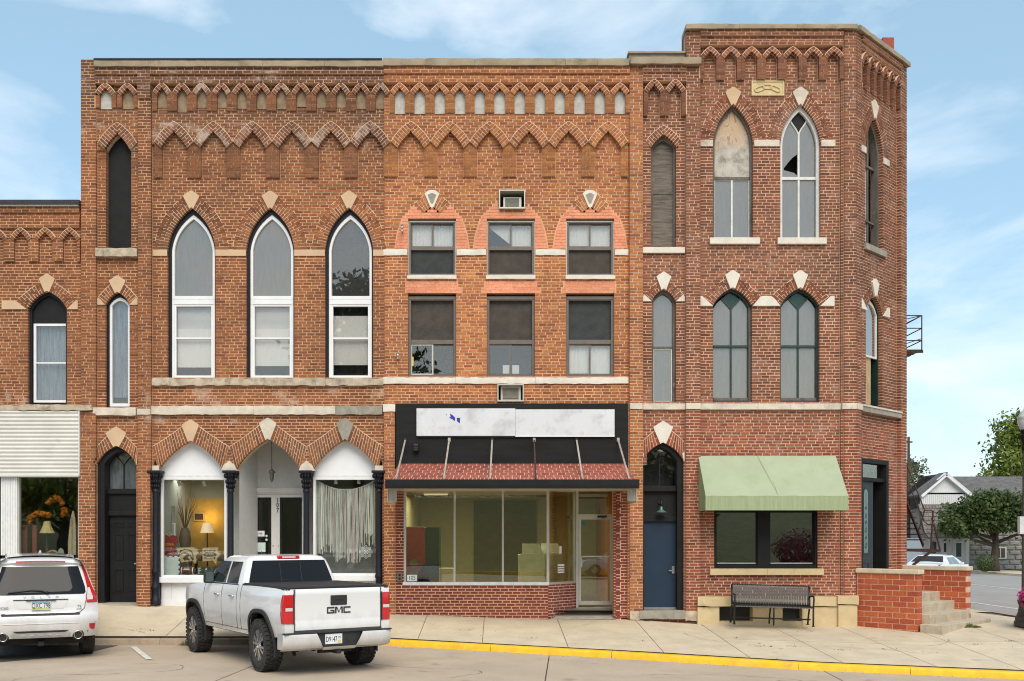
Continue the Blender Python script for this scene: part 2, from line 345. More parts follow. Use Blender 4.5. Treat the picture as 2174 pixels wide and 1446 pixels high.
M['side_road'] = plain('side_road', (.30,.28,.26), .93, var=.12, scale=.6, dirt=(.24,.22,.20), bmp=.2)
M['yellow'] = plain('yellow_kerb_paint', (.76,.45,.012), .65, var=.14, scale=5, dirt=(.46,.31,.10), dirt_lo=.60, bmp=.2, bscale=30)
M['kerb'] = plain('kerb_concrete', (.36,.28,.20), .93, var=.2, scale=3, dirt=(.20,.15,.105), dirt_lo=.55, bmp=.5, bscale=25)
M['line'] = plain('road_paint', (.66,.64,.58), .8, var=.15, scale=9, dirt=(.42,.36,.29), dirt_lo=.58)
M['lawn'] = plain('lawn', (.085,.095,.030), .95, var=.3, scale=1.5, bmp=.6)

def worn(name, c, blotch, spot, scale):
    m, n, l, b = newmat(name)
    t = tex(n, l, scale, 7, .65); r_ = ramp(n, l, t.outputs[0], [(.28, tuple(x*.84 for x in c)), (.72, tuple(x*1.12 for x in c))])
    t2 = tex(n, l, .55, 6, .7); mr = n.new('ShaderNodeMapRange'); mr.inputs[1].default_value = .53; mr.inputs[2].default_value = .72; mr.inputs[4].default_value = .75; l.new(t2.outputs[0], mr.inputs[0])
    o = mixc_(n, l, r_.outputs[0], blotch, mr.outputs[0])
    t3 = tex(n, l, 22, 3, .6); m3 = n.new('ShaderNodeMapRange'); m3.inputs[1].default_value = .62; m3.inputs[2].default_value = .74; m3.inputs[4].default_value = .45; l.new(t3.outputs[0], m3.inputs[0])
    o = mixc_(n, l, o.outputs[0], spot, m3.outputs[0])
    t4 = tex(n, l, 1.7, 3, .5); m4 = n.new('ShaderNodeMapRange'); m4.inputs[1].default_value = .66; m4.inputs[2].default_value = .74; m4.inputs[4].default_value = .55; l.new(t4.outputs[0], m4.inputs[0])
    o = mixc_(n, l, o.outputs[0], spot, m4.outputs[0])
    l.new(o.outputs[0], b.inputs['Base Color']); b.inputs['Roughness'].default_value = .92
    bump(n, l, b, tex(n, l, 55, 5, .7).outputs[0], .35, .01); return m
M['street'] = worn('street_concrete_worn', (.46,.37,.275), (.34,.265,.195), (.22,.17,.125), 1.1)
M['concrete'] = worn('pavement_worn', (.55,.455,.32), (.46,.375,.255), (.33,.26,.185), 1.6); M['concrete2'] = worn('pavement_worn_pale', (.58,.485,.345), (.48,.395,.275), (.36,.285,.205), 1.6)
def sheet(name, pts, mat, z=None, kind='structure'):
    m = MB(); m.add([(x, y, (zs(x) if z is None else z)) for x, y in pts], [tuple(range(len(pts)))])
    return setting(m.build(name, mat), kind)
g = MB(); g.grid([[(x, y, -.62) for x in (-400,-60,60,400)] for y in (-400,-60,60,600)]); setting(g.build('ground', M['lawn']))
# concrete street in front, laid in slabs on a dirty bed
g = MB(); xs = [-60,-30,-3] + [-3+i*1.0 for i in range(1,15)] + [12, 13, 14.9, 40]
g.grid([[(x, y, zst(x, y)-.03) for x in xs] for y in (-14.5, 0, 10, 14.5, 17, 18.6, 20, 21.5, 23.2)]); road = setting(g.build('street', M['joint']))
XJ = [-30.0,-24.9,-19.8,-14.6,-9.5,-4.35,.62,5.6,10.6,15.6,20.6,25.6]; YJ = [-14.4,-9.0,-4.0,.6,5.2,9.8,14.35,23.2]
gap = .010
for i in range(len(XJ)-1):
    for j in range(len(YJ)-1):
        m = MB(); n = 6
        xx = [XJ[i]+gap+(XJ[i+1]-XJ[i]-2*gap)*k/n for k in range(n+1)]
        y0, y1 = YJ[j]+gap, YJ[j+1]-gap
        sk = lambda x, y: x + (0.055*(y-18) if y > 9 else 0)
        rows = [[(sk(x, y), y, zst(x, y)) for x in xx] for y in [y0+(y1-y0)*q/6 for q in range(7)]]
        if XJ[i] > 14 : rows = [[(x, y, z+.0) for x, y, z in r] for r in rows]
        m.grid(rows); setting(m.build('street_slab', M['street'], road))
# worn asphalt patch by the left kerb
m = MB(); pts = [(-14,20.6),(-14,16.2),(-10.6,16.6),(-9.3,17.4),(-8.6,18.2),(-8.0,18.9),(-7.9,20.6)]
m.add([(x, y, .006) for x, y in pts], [tuple(range(len(pts)))]); setting(m.build('asphalt_patch', M['asphalt']))
# parking line
def strip(name, a, b, w, mat, zf, parent=None):
    a = Vector((*a, 0)); b = Vector((*b, 0)); t = (b-a).normalized(); s_ = Vector((-t.y, t.x, 0))*w/2
    m = MB(); n = max(1, int((b-a).length/1.0)); rows = []
    for i in range(n+1):
        p = a + (b-a)*i/n; rows.append([(q.x, q.y, zf(q.x, q.y)) for q in (p-s_, p+s_)])
    m.grid(rows); return setting(m.build(name, mat, parent))
strip('parking_line', (-7.49, 20.3), (-6.43, 18.2), .11, M['line'], lambda x, y: zs(x)+.012)
# kerb stones
def kerb_run(a, b, yellow):
    (x0, y0), (x1, y1) = a, b; t = Vector((x1-x0, y1-y0, 0)); L = t.length; t.normalize(); nrm = Vector((-t.y, t.x, 0))   # nrm points to the pavement
    k = max(1, int(round(L/2.3)))
    for i in range(k):
        rows = []; n = 8; p0 = i*L/k + .004; p1 = (i+1)*L/k - .004
        for j in range(n+1):
            q = Vector((x0, y0, 0)) + t*(p0+(p1-p0)*j/n); z = zst(q.x, q.y); w = random.uniform(-.006, .006)
            prof = [(-.0, -.04), (.012+w, .09), (.03+w, .118), (.06, .127+w*.4), (.17, .128), (.172, -.03)]
            rows.append([tuple(q + nrm*a_ + Vector((0, 0, z+h))) for a_, h in prof])
        m = MB(); m.grid(rows); m.add(rows[0], [(0,1,2,3,4,5)]); m.add(rows[-1], [(5,4,3,2,1,0)])
        o = sharp(m.build('kerb_stone', M['yellow'] if yellow else M['kerb'], kerbo), 55); setting(o)
kerbo = setting(bpy.data.objects.new('kerb', None)); col.objects.link(kerbo)
for a, b in zip(KERB[:-1], KERB[1:]):
    if a[0] < -3:
        kerb_run((-18, 20.7), (-2.75, 20.72), False)
    elif b[1] < 100: kerb_run(a, b, True)
    else: kerb_run(a, (12.9, 60), False)
# pavement: bed and slabs
g = MB()
for x in range(-18, 15): pass
bed = []
xs = [-18+.5*i for i in range(62)]
rows = []
for x in xs:
    k = yk(x)+.16; rows.append([(x, k+(26.5-k)*j/8, zsw(x, k+(26.5-k)*j/8)-.014) for j in range(9)])
g.grid(rows); g.grid([[(x, y, zsw(x, 26)-.03) for x in (8, 10, 12, 12.73)] for y in (26.5, 70)])
walk = setting(g.build('pavement', M['joint']))
XS = [-18,-15.9,-13.7,-11.5,-9.35,-7.05,-5.1,-3.45,-1.9,-.62,1.02,2.75,4.22,5.75,7.3,8.7,10.05,11.4,12.72]
for i in range(len(XS)-1):
    far = 23.3 if XS[i+1] < 8.5 else 27.2
    cuts_ = [(0, 1)] if XS[i] < 3.5 else ([(0, .48), (.48, 1)] if far < 24 else [(0, .30), (.30, .62), (.62, 1)])
    for c0, c1 in cuts_:
        rows = []; lean = .24 if XS[i] > -4 else .05
        for a in range(5):
            row = []
            for b_ in range(7):
                x0 = XS[i]+.006; x1 = XS[i+1]-.006; x = x0+(x1-x0)*a/4; k = yk(x)+.172
                t = c0 + (c1-c0)*b_/6; y = k + (far-k)*t + (.006 if b_ == 0 else 0) - (.006 if b_ == 6 else 0)
                xx = x + lean*(23-y)*.28*(x+2)/8 if x > -2 else x
                xx = min(xx, 12.72)
                row.append((xx, max(y, yk(xx)+.171), zsw(xx, y)))
            rows.append(row)
        m = MB(); m.grid(rows); setting(m.build('pavement_slab', M['concrete'] if (i*3+int(c0*9)) % 3 else M['concrete2'], walk))
m = MB(); m.grid([[(x, y, zsw(x, 26)) for x in (8.6, 10.5, 11.5, 12.72)] for y in (27.21, 34, 45, 70)]); setting(m.build('pavement_slab', M['concrete'], walk))
# side street running away on the right, far pavement and verge
g = MB(); g.grid([[(x, y, .055) for x in (12.9, 30)] for y in (23.19, 60, 160)]); g.grid([[(x, y, .05) for x in (-2, 12.9)] for y in (70, 160)]); setting(g.build('side_street', M['side_road']))
strip('lane_line', (14.9, 24), (14.9, 44), .12, M['line'], lambda x, y: -0+.062)
strip('lane_line', (20.5, 24), (20.5, 60), .12, M['line'], lambda x, y: -0+.062)
g = MB(); g.box(27.5, 23.3, -.6, 30.2, 150, .17); setting(g.build('far_pavement', M['concrete2']))
g = MB(); g.grid([[(x, y, .20) for x in (30.2, 120)] for y in (20, 160)]); setting(g.build('verge', M['lawn']))
# the green across the street (behind the camera, mirrored in the shop windows)
g = MB(); g.grid([[(x, y, z) for x in (-60, -10, 20, 60)] for y, z in ((-15, .1), (-18, .5), (-26, 2.4), (-40, 5.6), (-70, 12.0))]); setting(g.build('green', M['lawn']))
kr = MB(); kr.box(-60, -15, -.1, 60, -14.75, .15); setting(kr.build('far_kerb', M['yellow']))
# weeds in the pavement joint
M['weed'] = leaf_mat('weed_leaf', (.07,.10,.02), (.11,.15,.03), (.16,.17,.05))
M['leaf_dead'] = plain('dead_leaf', (.10,.065,.03), .9)
def tuft(name, label, x, y, z, r, n, h, group=None):
    m = MB()
    for i in range(n):
        a = random.uniform(0, 6.28); q = random.random()**.6*r; p = Vector((x+q*math.cos(a), y+q*math.sin(a)*.5, z-.01)); hh = h*random.uniform(.4, 1)*(1.1-q/r)
        d = Vector((random.uniform(-.5,.5), random.uniform(-.5,.5), 1)).normalized(); w = Vector((math.cos(a*3), math.sin(a*3), 0))*.008
        m.add([p-w, p+w, p+d*hh*.6+w*.8+Vector((0,0,0)), p+d*hh+d.cross(w)*3], [(0,1,2,3)])
    return tag(m.build(name, M['weed']), label, 'weed', group)

# hairline cracks
rc = random.Random(77); cm = MB()
def crack(x, y, a, n, zf, w=.006):
    pts = []
    for k in range(n): pts.append(Vector((x, y, zf(x, y)))); a += rc.uniform(-.5, .5); s_ = rc.uniform(.08, .2); x += math.cos(a)*s_; y += math.sin(a)*s_*.9
    for p, q in zip(pts, pts[1:]):
        t = (q-p).normalized(); s_ = Vector((-t.y, t.x, 0))*w*rc.uniform(.4, 1.1); cm.add([p-s_, p+s_, q+s_*.8, q-s_*.8], [(0,1,2,3)])
zf1 = lambda x, y: zst(x, y)+.005
zf2 = lambda x, y: zsw(x, y)+.005
for (x, y, a, n) in ((-6.5,17.6,.1,40),(-1.2,16.2,.3,30),(2.2,17.4,-.15,26),(-9,16.9,.05,30),(5.5,16.9,2.9,22)): crack(x, y, a, n, zf1, .008)
for (x, y, a, n) in ((-6.6,22.2,-.6,12),(-2.0,22.4,-1.2,9),(3.6,21.6,-.9,12),(6.2,20.4,.2,14),(8.0,20.6,-.7,12),(9.6,20.2,.3,12),(-8.4,21.4,.3,8)): crack(x, y, a, n, zf2)
setting(cm.build('surface_cracks', M['joint']), 'stuff')
# ------------------------------------------------------------------ brick facades
CH, BL, JT = 6.36, 18.3, 1.8        # course height, brick pitch and joint in facade units (94.8 units = 1 m)
RINGM = {'mortar_l': 'mortar_arch', 'mortar_m': 'mortar_arch_m', 'mortar_r': 'mortar_arch_m'}
BRICKS = {}                          # root name -> list of (8 corner points, area, material key)

def front(u, v, d): return Vector(((u - CX) / S, D0 - d, CAMZ + (HY - v) / S))

class Facade:
    def __init__(s, root, u0, u1, v0, v1, mortar, brick, fr=front, seed=1):
        s.root, s.u0, s.v0, s.P, s.mortar, s.brick = root, u0, v0, fr, mortar, brick
        s.nr = int(math.ceil((v1 - v0) / CH)); s.nc = int(round(u1 - u0))
        s.D = np.full((s.nr, s.nc), np.nan); s.K = np.zeros((s.nr, s.nc), int); s.kinds = [brick]
        s.mb = MB(); s.mr = MB(); s.rng = random.Random(seed); s.B = BRICKS.setdefault(root.name, [])
    def kind(s, key):
        if key not in s.kinds: s.kinds.append(key)
        return s.kinds.index(key)
    def rect(s, u0, u1, v0, v1, d, key=None):
        for r in range(s.nr):
            vc = s.v0 + (r + .5) * CH
            if v0 <= vc < v1:
                a = max(0, int(round(u0 - s.u0))); b = min(s.nc, int(round(u1 - s.u0)))
                s.D[r, a:b] = d
                if key: s.K[r, a:b] = s.kind(key) if key != 'none' else -1
    def poly(s, pts, d, key=None):
        n = len(pts)
        for r in range(s.nr):
            vc = s.v0 + (r + .5) * CH; xs = []
            for i in range(n):
                (x0, y0), (x1, y1) = pts[i], pts[(i+1) % n]
                if (y0 <= vc) != (y1 <= vc): xs.append(x0 + (vc - y0) * (x1 - x0) / (y1 - y0))
            xs.sort()
            for a, b in zip(xs[::2], xs[1::2]):
                a = max(0, int(round(a - s.u0))); b = min(s.nc, int(round(b - s.u0)))
                if b > a:
                    s.D[r, a:b] = d
                    if key: s.K[r, a:b] = s.kind(key) if key != 'none' else -1
    def brick_quad(s, q, d, depth, key):
        """q: four (u,v) corners"""
        dd = d + s.rng.uniform(-.0025, .0025)
        fq = [s.P(u, v, dd) for u, v in q]; bq = [s.P(u, v, d - depth) for u, v in q]
        ar = abs(sum(q[i][0]*q[(i+1)%4][1] - q[(i+1)%4][0]*q[i][1] for i in range(4))) / 2
        s.B.append((fq + bq, ar, key))
    def build(s):
        runs_prev = {}; strips = []
        for r in range(s.nr + 1):
            cur = {}
            if r < s.nr:
                row = s.D[r]; kr = s.K[r]; c = 0
                while c < s.nc:
                    if np.isnan(row[c]): c += 1; continue
                    e = c + 1
                    while e < s.nc and row[e] == row[c] and kr[e] == kr[c]: e += 1
                    cur[(c, e, float(row[c]))] = kr[c]
                    if kr[c] >= 0: s.lay(r, c, e, float(row[c]), s.kinds[kr[c]], row)
                    c = e
            for k in list(runs_prev):
                if k not in cur: strips.append((k, runs_prev.pop(k), r))
            for k in cur:
                if k not in runs_prev: runs_prev[k] = r
        for (a, b, d), r0, r1 in strips:
            u0, u1, va, vb = s.u0 + a, s.u0 + b, s.v0 + r0*CH, s.v0 + r1*CH
            q = [(u0, vb), (u1, vb), (u1, va), (u0, va)]
            s.mb.hexa([s.P(u, v, d - .006) for u, v in q], [s.P(u, v, -.42) for u, v in q])
        if s.mr.v: s.mr.build('arch_mortar', M[RINGM.get(s.mortar, s.mortar)], s.root)['kind'] = 'stuff'
        return s.mb.build('wall', M[s.mortar], s.root)
    def lay(s, r, c, e, d, key, row):
        JT = .7 if key in ('salmon_b', 'pier_l', 'pier_m', 'pier_r')  else globals()['JT']
        va, vb = s.v0 + r*CH + JT/2, s.v0 + (r+1)*CH - JT/2
        xa, xb = s.u0 + c, s.u0 + e
        def out(i): return i < 0 or i >= s.nc or np.isnan(row[i]) or row[i] < d - .001
        def same(i): return 0 <= i < s.nc and row[i] == d
        ea = -.3 if out(c-1) else JT*.95; eb = -.3 if out(e) else JT*.95
        xa += ea; xb -= eb
        ph = (r % 2) * BL/2 + s.rng.uniform(-1.2, 1.2) + s.rng.choice((0, 0, 0, BL/4))
        cuts = [xa]; k = math.floor((xa - ph) / BL) + 1
        while True:
            x = ph + k*BL + s.rng.uniform(-.7, .7)
            if x > xb - 5: break
            if x > xa + 5: cuts.append(x)
            k += 1
        cuts.append(xb)
        for i in range(len(cuts)-1):
            a = cuts[i] + (JT/2 if i else 0); b = cuts[i+1] - (JT/2 if i < len(cuts)-2 else 0)
            if b - a < 1.5: continue
            t = s.rng.uniform(-.25, .25)
            s.brick_quad([(a, vb+t), (b, vb+t), (b, va+t), (a, va+t)], d, .10, key)
    # ---- arches
    def ring(s, intr, extr, n, d, key=None, mode=3, depth=.10):
        """a run of voussoirs between two curves (from the springing to the key)"""
        key = key or s.brick; I = resample(intr, n); E = resample(extr, n); JT = 1.45
        for i in range(n):
            q = [I[i], I[i+1], lerp(I[i+1], E[i+1], 1 + 1.5/max(4, math.dist(I[i+1], E[i+1]))), lerp(I[i], E[i], 1 + 1.5/max(4, math.dist(I[i], E[i])))]
            s.mr.hexa([s.P(u, v, d - .006) for u, v in q], [s.P(u, v, -.42) for u, v in q])
            L0 = math.dist(I[i], I[i+1]); L1 = math.dist(E[i], E[i+1]); g0 = JT/2/max(L0, 1.6); g1 = JT/2/max(L1, 1.6)
            a0, a1 = lerp(I[i], I[i+1], g0), lerp(I[i], I[i+1], 1-g0); b0, b1 = lerp(E[i], E[i+1], g1), lerp(E[i], E[i+1], 1-g1)
            T = math.dist(I[i], E[i])
            if mode == 1: parts = [(0, 1)]
            elif mode == 2: parts = [(0, 1)] if i % 2 else [(0, .5), (.5, 1)]
            else: parts = [(0, .36), (.36, 1)] if i % 2 else [(0, .66), (.66, 1)]
            j = JT/2/T
            for t0, t1 in parts:
                t0 = t0 + j if t0 > 0 else -.3/T; t1 = t1 - j if t1 < 1 else 1
                s.brick_quad([lerp(a0, b0, t0), lerp(a1, b1, t0), lerp(a1, b1, t1), lerp(a0, b0, t1)], d, depth, key)
    def gable(s, cx, wi, vi, vai, th, d, key=None, mode=1, depth=.10):
        """two straight bands of parallel bricks meeting over the apex (cx, vai)"""
        key = key or s.brick; h = vi - vai; L = math.hypot(wi, h); dx, dy = wi/L, -h/L; nx, ny = -h/L, -wi/L
        o0 = (cx - wi + nx*th, vi + ny*th); Lo = (cx - o0[0])/dx; n = max(3, round(Lo/6.4)); g = .72
        for sg in (0, 1):
            for i in range(n):
                a, b = Lo*i/n, Lo*(i+1)/n
                def at(t, k):       # k 0 inner edge, 1 outer edge, clipped at the centre line
                    bl_ = .075*Lo*4*(t/Lo)*(1 - t/Lo)*.9; x0_, y0_ = cx - wi + dx*t + nx*bl_, vi + dy*t + ny*bl_
                    x, y = x0_ + nx*th*k, y0_ + ny*th*k
                    if x > cx: kk = (cx - x0_)/(nx*th); x, y = cx, y0_ + ny*th*kk
                    return (2*cx - x, y) if sg else (x, y)
                q = [at(a, 0), at(b, 0), at(b, 1 + 1.4/th), at(a, 1 + 1.4/th)]
                s.mr.hexa([s.P(u, v, d - .006) for u, v in q], [s.P(u, v, -.42) for u, v in q])
                parts = [(-.02, 1)] if mode == 1 or i % 2 else [(-.02, .5 - g/th), (.5 + g/th, 1)]
                for k0, k1 in parts:
                    q = [at(a+g, k0), at(b-g, k0), at(b-g, k1), at(a+g, k1)]
                    if abs(q[0][0]-q[2][0]) + abs(q[0][1]-q[2][1]) > 2: s.brick_quad(q, d, depth, key)
    def plate(s, name, pts, d1, d0, mat, parent=None):
        """a flat slab with outline pts (u,v), front at d1, back at d0"""
        m = MB(); n = len(pts)
        m.add([s.P(u, v, d1) for u, v in pts] + [s.P(u, v, d0) for u, v in pts],
              [tuple(range(n)), tuple(reversed(range(n, 2*n)))] + [(i, n+i, n+(i+1) % n, (i+1) % n) for i in range(n)])
        return m.build(name, mat, parent or s.root)
    def fbox(s, m, u0, u1, v0, v1, d0, d1):
        q = [(u0, v1), (u1, v1), (u1, v0), (u0, v0)]
        m.hexa([s.P(u, v, d1) for u, v in q], [s.P(u, v, d0) for u, v in q]); return m
    def block(s, name, u0, u1, v0, v1, d0, d1, mat, parent=None, bv=0):
        o = s.fbox(MB(), u0, u1, v0, v1, d0, d1).build(name, mat, parent or s.root)
        if bv: fixn(o); bev(o, bv)
        return o
    def rough_block(s, name, u0, u1, v0, v1, d0, d1, mat, seg=10, amp=1.2, parent=None):
        """a stone with broken, uneven arrises"""
        m = MB(); rows = []; n = max(2, int((u1-u0)/seg))
        for j, (fv, dd) in enumerate(((0, d0), (.02, d1), (.5, d1+.004), (.98, d1), (1, d0))):
            row = []
            for i in range(n+1):
                a = amp if j in (1, 3) else amp*.3
                row.append(s.P(u0 + (u1-u0)*i/n, v0 + (v1-v0)*fv + s.rng.uniform(-a, a), dd + s.rng.uniform(-.006, .006)*(0 < j < 4)))
            rows.append(row)
        m.grid(rows); m.add([r[0] for r in rows], [(0,1,2,3,4)]); m.add([r[-1] for r in rows], [(4,3,2,1,0)])
        return sharp(m.build(name, mat, parent or s.root), 50)
    def frame(s, name, outer, inner, d1, d0, mat, parent=None):
        m = MB(); n = len(outer)
        of = [s.P(u, v, d1) for u, v in outer]; nf = [s.P(u, v, d1) for u, v in inner]; ob = [s.P(u, v, d0) for u, v in outer]; nb = [s.P(u, v, d0) for u, v in inner]
        fs = []
        for i in range(n):
            j = (i+1) % n; fs += [(i, j, n+j, n+i), (n+i, n+j, 3*n+j, 3*n+i), (i, 2*n+i, 2*n+j, j)]
        m.add(of + nf + ob + nb, fs); return m.build(name, mat, parent or s.root)

def lerp(a, b, t): return (a[0] + (b[0]-a[0])*t, a[1] + (b[1]-a[1])*t)
def resample(pts, n):
    L = [0]
    for a, b in zip(pts, pts[1:]): L.append(L[-1] + math.dist(a, b))
    out = []; k = 0
    for i in range(n+1):
        t = L[-1]*i/n
        while k < len(pts)-2 and L[k+1] < t: k += 1
        out.append(lerp(pts[k], pts[k+1], (t - L[k]) / max(L[k+1]-L[k], 1e-6)))
    return out
def arc(cx, w, vs, va, b, n=12):
    """left half of a pointed arch from its springing (cx-w, vs) to its apex (cx, va)"""
    h = vs - va; L = math.hypot(w, h); nx, ny = -h/L, -w/L
    return [(cx - w + w*t + nx*b*4*t*(1-t)*L, vs - h*t + ny*b*4*t*(1-t)*L) for t in [i/n for i in range(n+1)]]
def mir(pts, cx): return [(2*cx - u, v) for u, v in pts]
def arch_poly(cx, w, vs, va, vb, b, n=12):
    l = arc(cx, w, vs, va, b, n); return [(cx - w, vb)] + l + list(reversed(mir(l, cx)))[1:] + [(cx + w, vb)]
def cut(pts, cx, half): return [p for p in pts if abs(p[0]-cx) >= half]
def ends(pts, cx, half):
    """trim a left half curve so that it ends at |u-cx| = half"""
    out = []
    for a, b in zip(pts, pts[1:]):
        out.append(a)
        if b[0] > cx - half:
            t = (cx - half - a[0]) / (b[0] - a[0]); out.append(lerp(a, b, t)); return out
    out.append(pts[-1]); return out

def gothic(f, cx, w, vs, va, b, wo, vso, vao, bo, n, d, kt=0, kb=0, key=None, mode=3, kmat=None, khigh=0, kname='keystone', kproud=.02):
    """voussoir arch with an optional keystone of half width kt at the top and kb at the bottom"""
    I = ends(arc(cx, w, vs, va, b, 24), cx, kb); Eall = arc(cx, wo, vso, vao, bo, 24); E = ends(Eall, cx, kt)
    if kmat:      # the key widens outwards to half width kt at its shoulders, above the extrados
        iy = I[-1][1]; ysh = vao - khigh + kt*.62; ey = ends(Eall, cx, kt*.78)[-1][1]
        E = ends(Eall, cx, kb + (kt-kb)*max(.3, (iy-ey)/(iy-ysh)))
    plen = lambda p: sum(math.dist(a_, b_) for a_, b_ in zip(p, p[1:]))
    n = max(3, round((plen(I) + plen(E))/2/6.5)) if mode != 1 else n
    f.ring(I, E, n, d, key, mode); f.ring(mir(I, cx), mir(E, cx), n, d, key, mode)
    if kmat:
        e = E[-1]; pts = [(cx - kb, I[-1][1]), (cx, va - .5), (cx + kb, I[-1][1]), (2*cx - e[0], e[1]), (cx + kt, ysh), (cx + 2, vao - khigh + .3), (cx - 2, vao - khigh + .3), (cx - kt, ysh), e]
        f.plate(kname, pts, d + kproud, d - .2, kmat)
def zigzag(f, cxs, half, vs, va, wi, vi, vai, bot, d_ring, d_pier, d_niche, n, b=.06, pier_edges=None, plaster=None, plaster_bot=None, key=None, mode=1, pkey=None):
    """a corbel table: gabled brick arches on short piers, blind niches between them"""
    for cx in cxs:
        f.rect(cx - half, cx + half, vs - 2, bot, d_pier, pkey)
    for i, cx in enumerate(cxs):
        f.poly(arch_poly(cx, wi, vi, vai, bot + CH, .1), d_niche, f.brick)
        f.gable(cx, wi, vi, vai, (vai-va)*.72, d_ring, key, 1)
        if plaster:
            pb = plaster_bot if not callable(plaster_bot) else plaster_bot(i)
            f.plate('niche_panel', arch_poly(cx, wi + 1, vi, vai, pb, .1, 6), d_niche + .012, d_niche - .02, plaster if not isinstance(plaster, list) else plaster[i % len(plaster)])

def finish_bricks(root, limit=300):
    B = BRICKS.pop(root.name, [])
    B.sort(key=lambda b: (-round(b[1], -1), b[0][0].z))
    cache = {}
    for pts, ar, key in B[:limit]:
        c = sum(pts, Vector()) / 8; rel = [p - c for p in pts]
        k = (key,) + tuple(round(x, 3) for p in rel for x in p)
        me = cache.get(k)
        if me is None:
            me = bpy.data.meshes.new('brick'); me.from_pydata([tuple(p) for p in rel], [], [(0,1,2,3),(1,0,4,5),(2,1,5,6),(3,2,6,7),(0,3,7,4)]); me.materials.append(M[key]); cache[k] = me
        link('brick', me, root, c)
    keys = []; m = MB()
    for pts, ar, key in B[limit:]:
        if key not in keys: keys.append(key)
        m.mi = keys.index(key); m.add(pts, [(0,1,2,3),(1,0,4,5),(2,1,5,6),(3,2,6,7),(0,3,7,4)])
    if keys:
        o = m.build('brickwork', [M[k] for k in keys], root); o['kind'] = 'stuff'

def shell(root, x0, x1, ztop, zbot, ydeep, mat_side, mat_in, floors=()):
    """side walls, back wall, roof and floors behind a street front"""
    y0 = D0 + .42
    MB().box(x0, y0, zbot, x0+.25, ydeep, ztop).build('side_wall', mat_side, root)
    MB().box(x1-.25, y0, zbot, x1, ydeep, ztop).build('side_wall', mat_side, root)
    MB().box(x0+.25, ydeep-.25, zbot, x1-.25, ydeep, ztop).build('rear_wall', mat_side, root)
    MB().box(x0+.25, y0, ztop-.75, x1-.25, ydeep-.25, ztop-.55).build('roof', M['roof_tar'], root)
    for z in floors: MB().box(x0+.25, y0, z-.3, x1-.25, ydeep-.25, z).build('floor_slab', mat_in, root)
# ================================================================== left building (three storeys, lancet windows, shop 107)
PAN, PIL = -.10, 0.0
def coping_run(f, pts, d0, d1, name='coping', mat=None, t=10):
    """coping stones along (u, vtop, vbot) segments"""
    for (ua, ub, vt, vb) in pts:
        f.rough_block(name, ua + .15, ub - .15, vt, vb, d0, d1, mat or M['coping'], seg=14, amp=.7)
def cornice(f, u0, u1, rows):
    for v0, v1, d in rows: f.rect(u0, u1, v0, v1, d)
def rect_frame(u0, u1, v0, v1): return [(u0, v1), (u0, v0), (u1, v0), (u1, v1)]
def sash(f, u0, u1, v0, v1, d, mat, t=4, rails=(), stiles=(), pane=None, parent=None, depth=.05, rt=3, name='window'):
    """rectangular frame with bars and a pane; returns the frame"""
    w = f.frame(name, rect_frame(u0, u1, v0, v1), rect_frame(u0+t, u1-t, v0+t, v1-t), d, d-depth, mat, parent)
    par = w if parent is None else parent
    for r_ in rails: f.block('rail', u0+t, u1-t, r_-rt/2, r_+rt/2, d-depth, d-.006, mat, par)
    for s_ in stiles: f.block('stile', s_-rt/2, s_+rt/2, v0+t, v1-t, d-depth, d-.009, mat, par)
    if pane: f.block('pane', u0+t-.5, u1-t+.5, v0+t-.5, v1-t+.5, d-depth*.75, d-depth*.65, pane, par)
    return w

rootL = thing('brick_building', 'three-storey brown brick building with three white-framed lancet windows over arched shopfronts', 'building', (front(495, 0, 0).x, D0+.2, .6), world=True)
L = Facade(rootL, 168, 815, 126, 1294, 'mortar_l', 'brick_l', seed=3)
L.rect(168, 815, 143, 1294, PAN)
L.rect(172, 203, 126, 1294, PIL); L.rect(168, 202, 868, 1294, PIL)
L.rect(293, 320, 143, 1294, PIL)
# cornice
cornice(L, 203, 815, ((143, 156, .05), (156, 163, -.01), (163, 176, .03), (176, 203, -.13)))
L.rect(293, 320, 143, 210, .055)
for a, b in ((203, 293), (321, 815)): L.rect(a, b, 203, 305, -.035)
sm1 = [224, 271]; sm2 = [344 + 42.2*i for i in range(12)]
pt = [M['plaster_tan']]*5
zigzag(L, sm1, 22.5, 202, 177, 13, 203, 190, 230, .03, 0.0, -.085, 5, key='brick_lr', pkey='pier_l', plaster=[M['plaster_grey'], M['plaster_tan']], plaster_bot=229)
zigzag(L, sm2, 21, 201, 177, 11, 202, 190, 236, .03, 0.0, -.085, 5, key='brick_lr', pkey='pier_l', plaster=[M['plaster_tan']], plaster_bot=lambda i: [226, 236, 226, 226, 228, 229, 229, 224, 226, 226, 228, 228][i])
# large corbel table
big = [369 + 83.4*i for i in range(6)]
for cx in big: L.rect(cx-41.7, cx+41.7, 300, 372, -.045, 'pier_l')
for cx in big:
    L.poly(arch_poly(cx, 27.5, 313, 270, 380, .02), PAN, 'brick_l')
    L.gable(cx, 27.5, 313, 284, 18, .01, 'brick_lr', 2)
L.rect(203, 293, 296, 318, -.06)
# narrow bay, top: blind black lancet
bpl = arch_poly(248, 27, 316, 287, 527, .10)
L.poly(arch_poly(248, 27, 316, 280, 527, .10), np.nan)
L.gable(248, 27, 316, 287, 19, -.01, 'brick_lr', 2)
L.plate('blind_panel', arch_poly(248, 29, 316, 285, 528, .10), -.24, -.28, M['black']); L.block('panel_seam', 221, 275, 511, 512.2, -.24, -.236, M['navy'])
L.rough_block('sill', 203, 291, 527, 545, -.3, .02, M['stone_rough'])
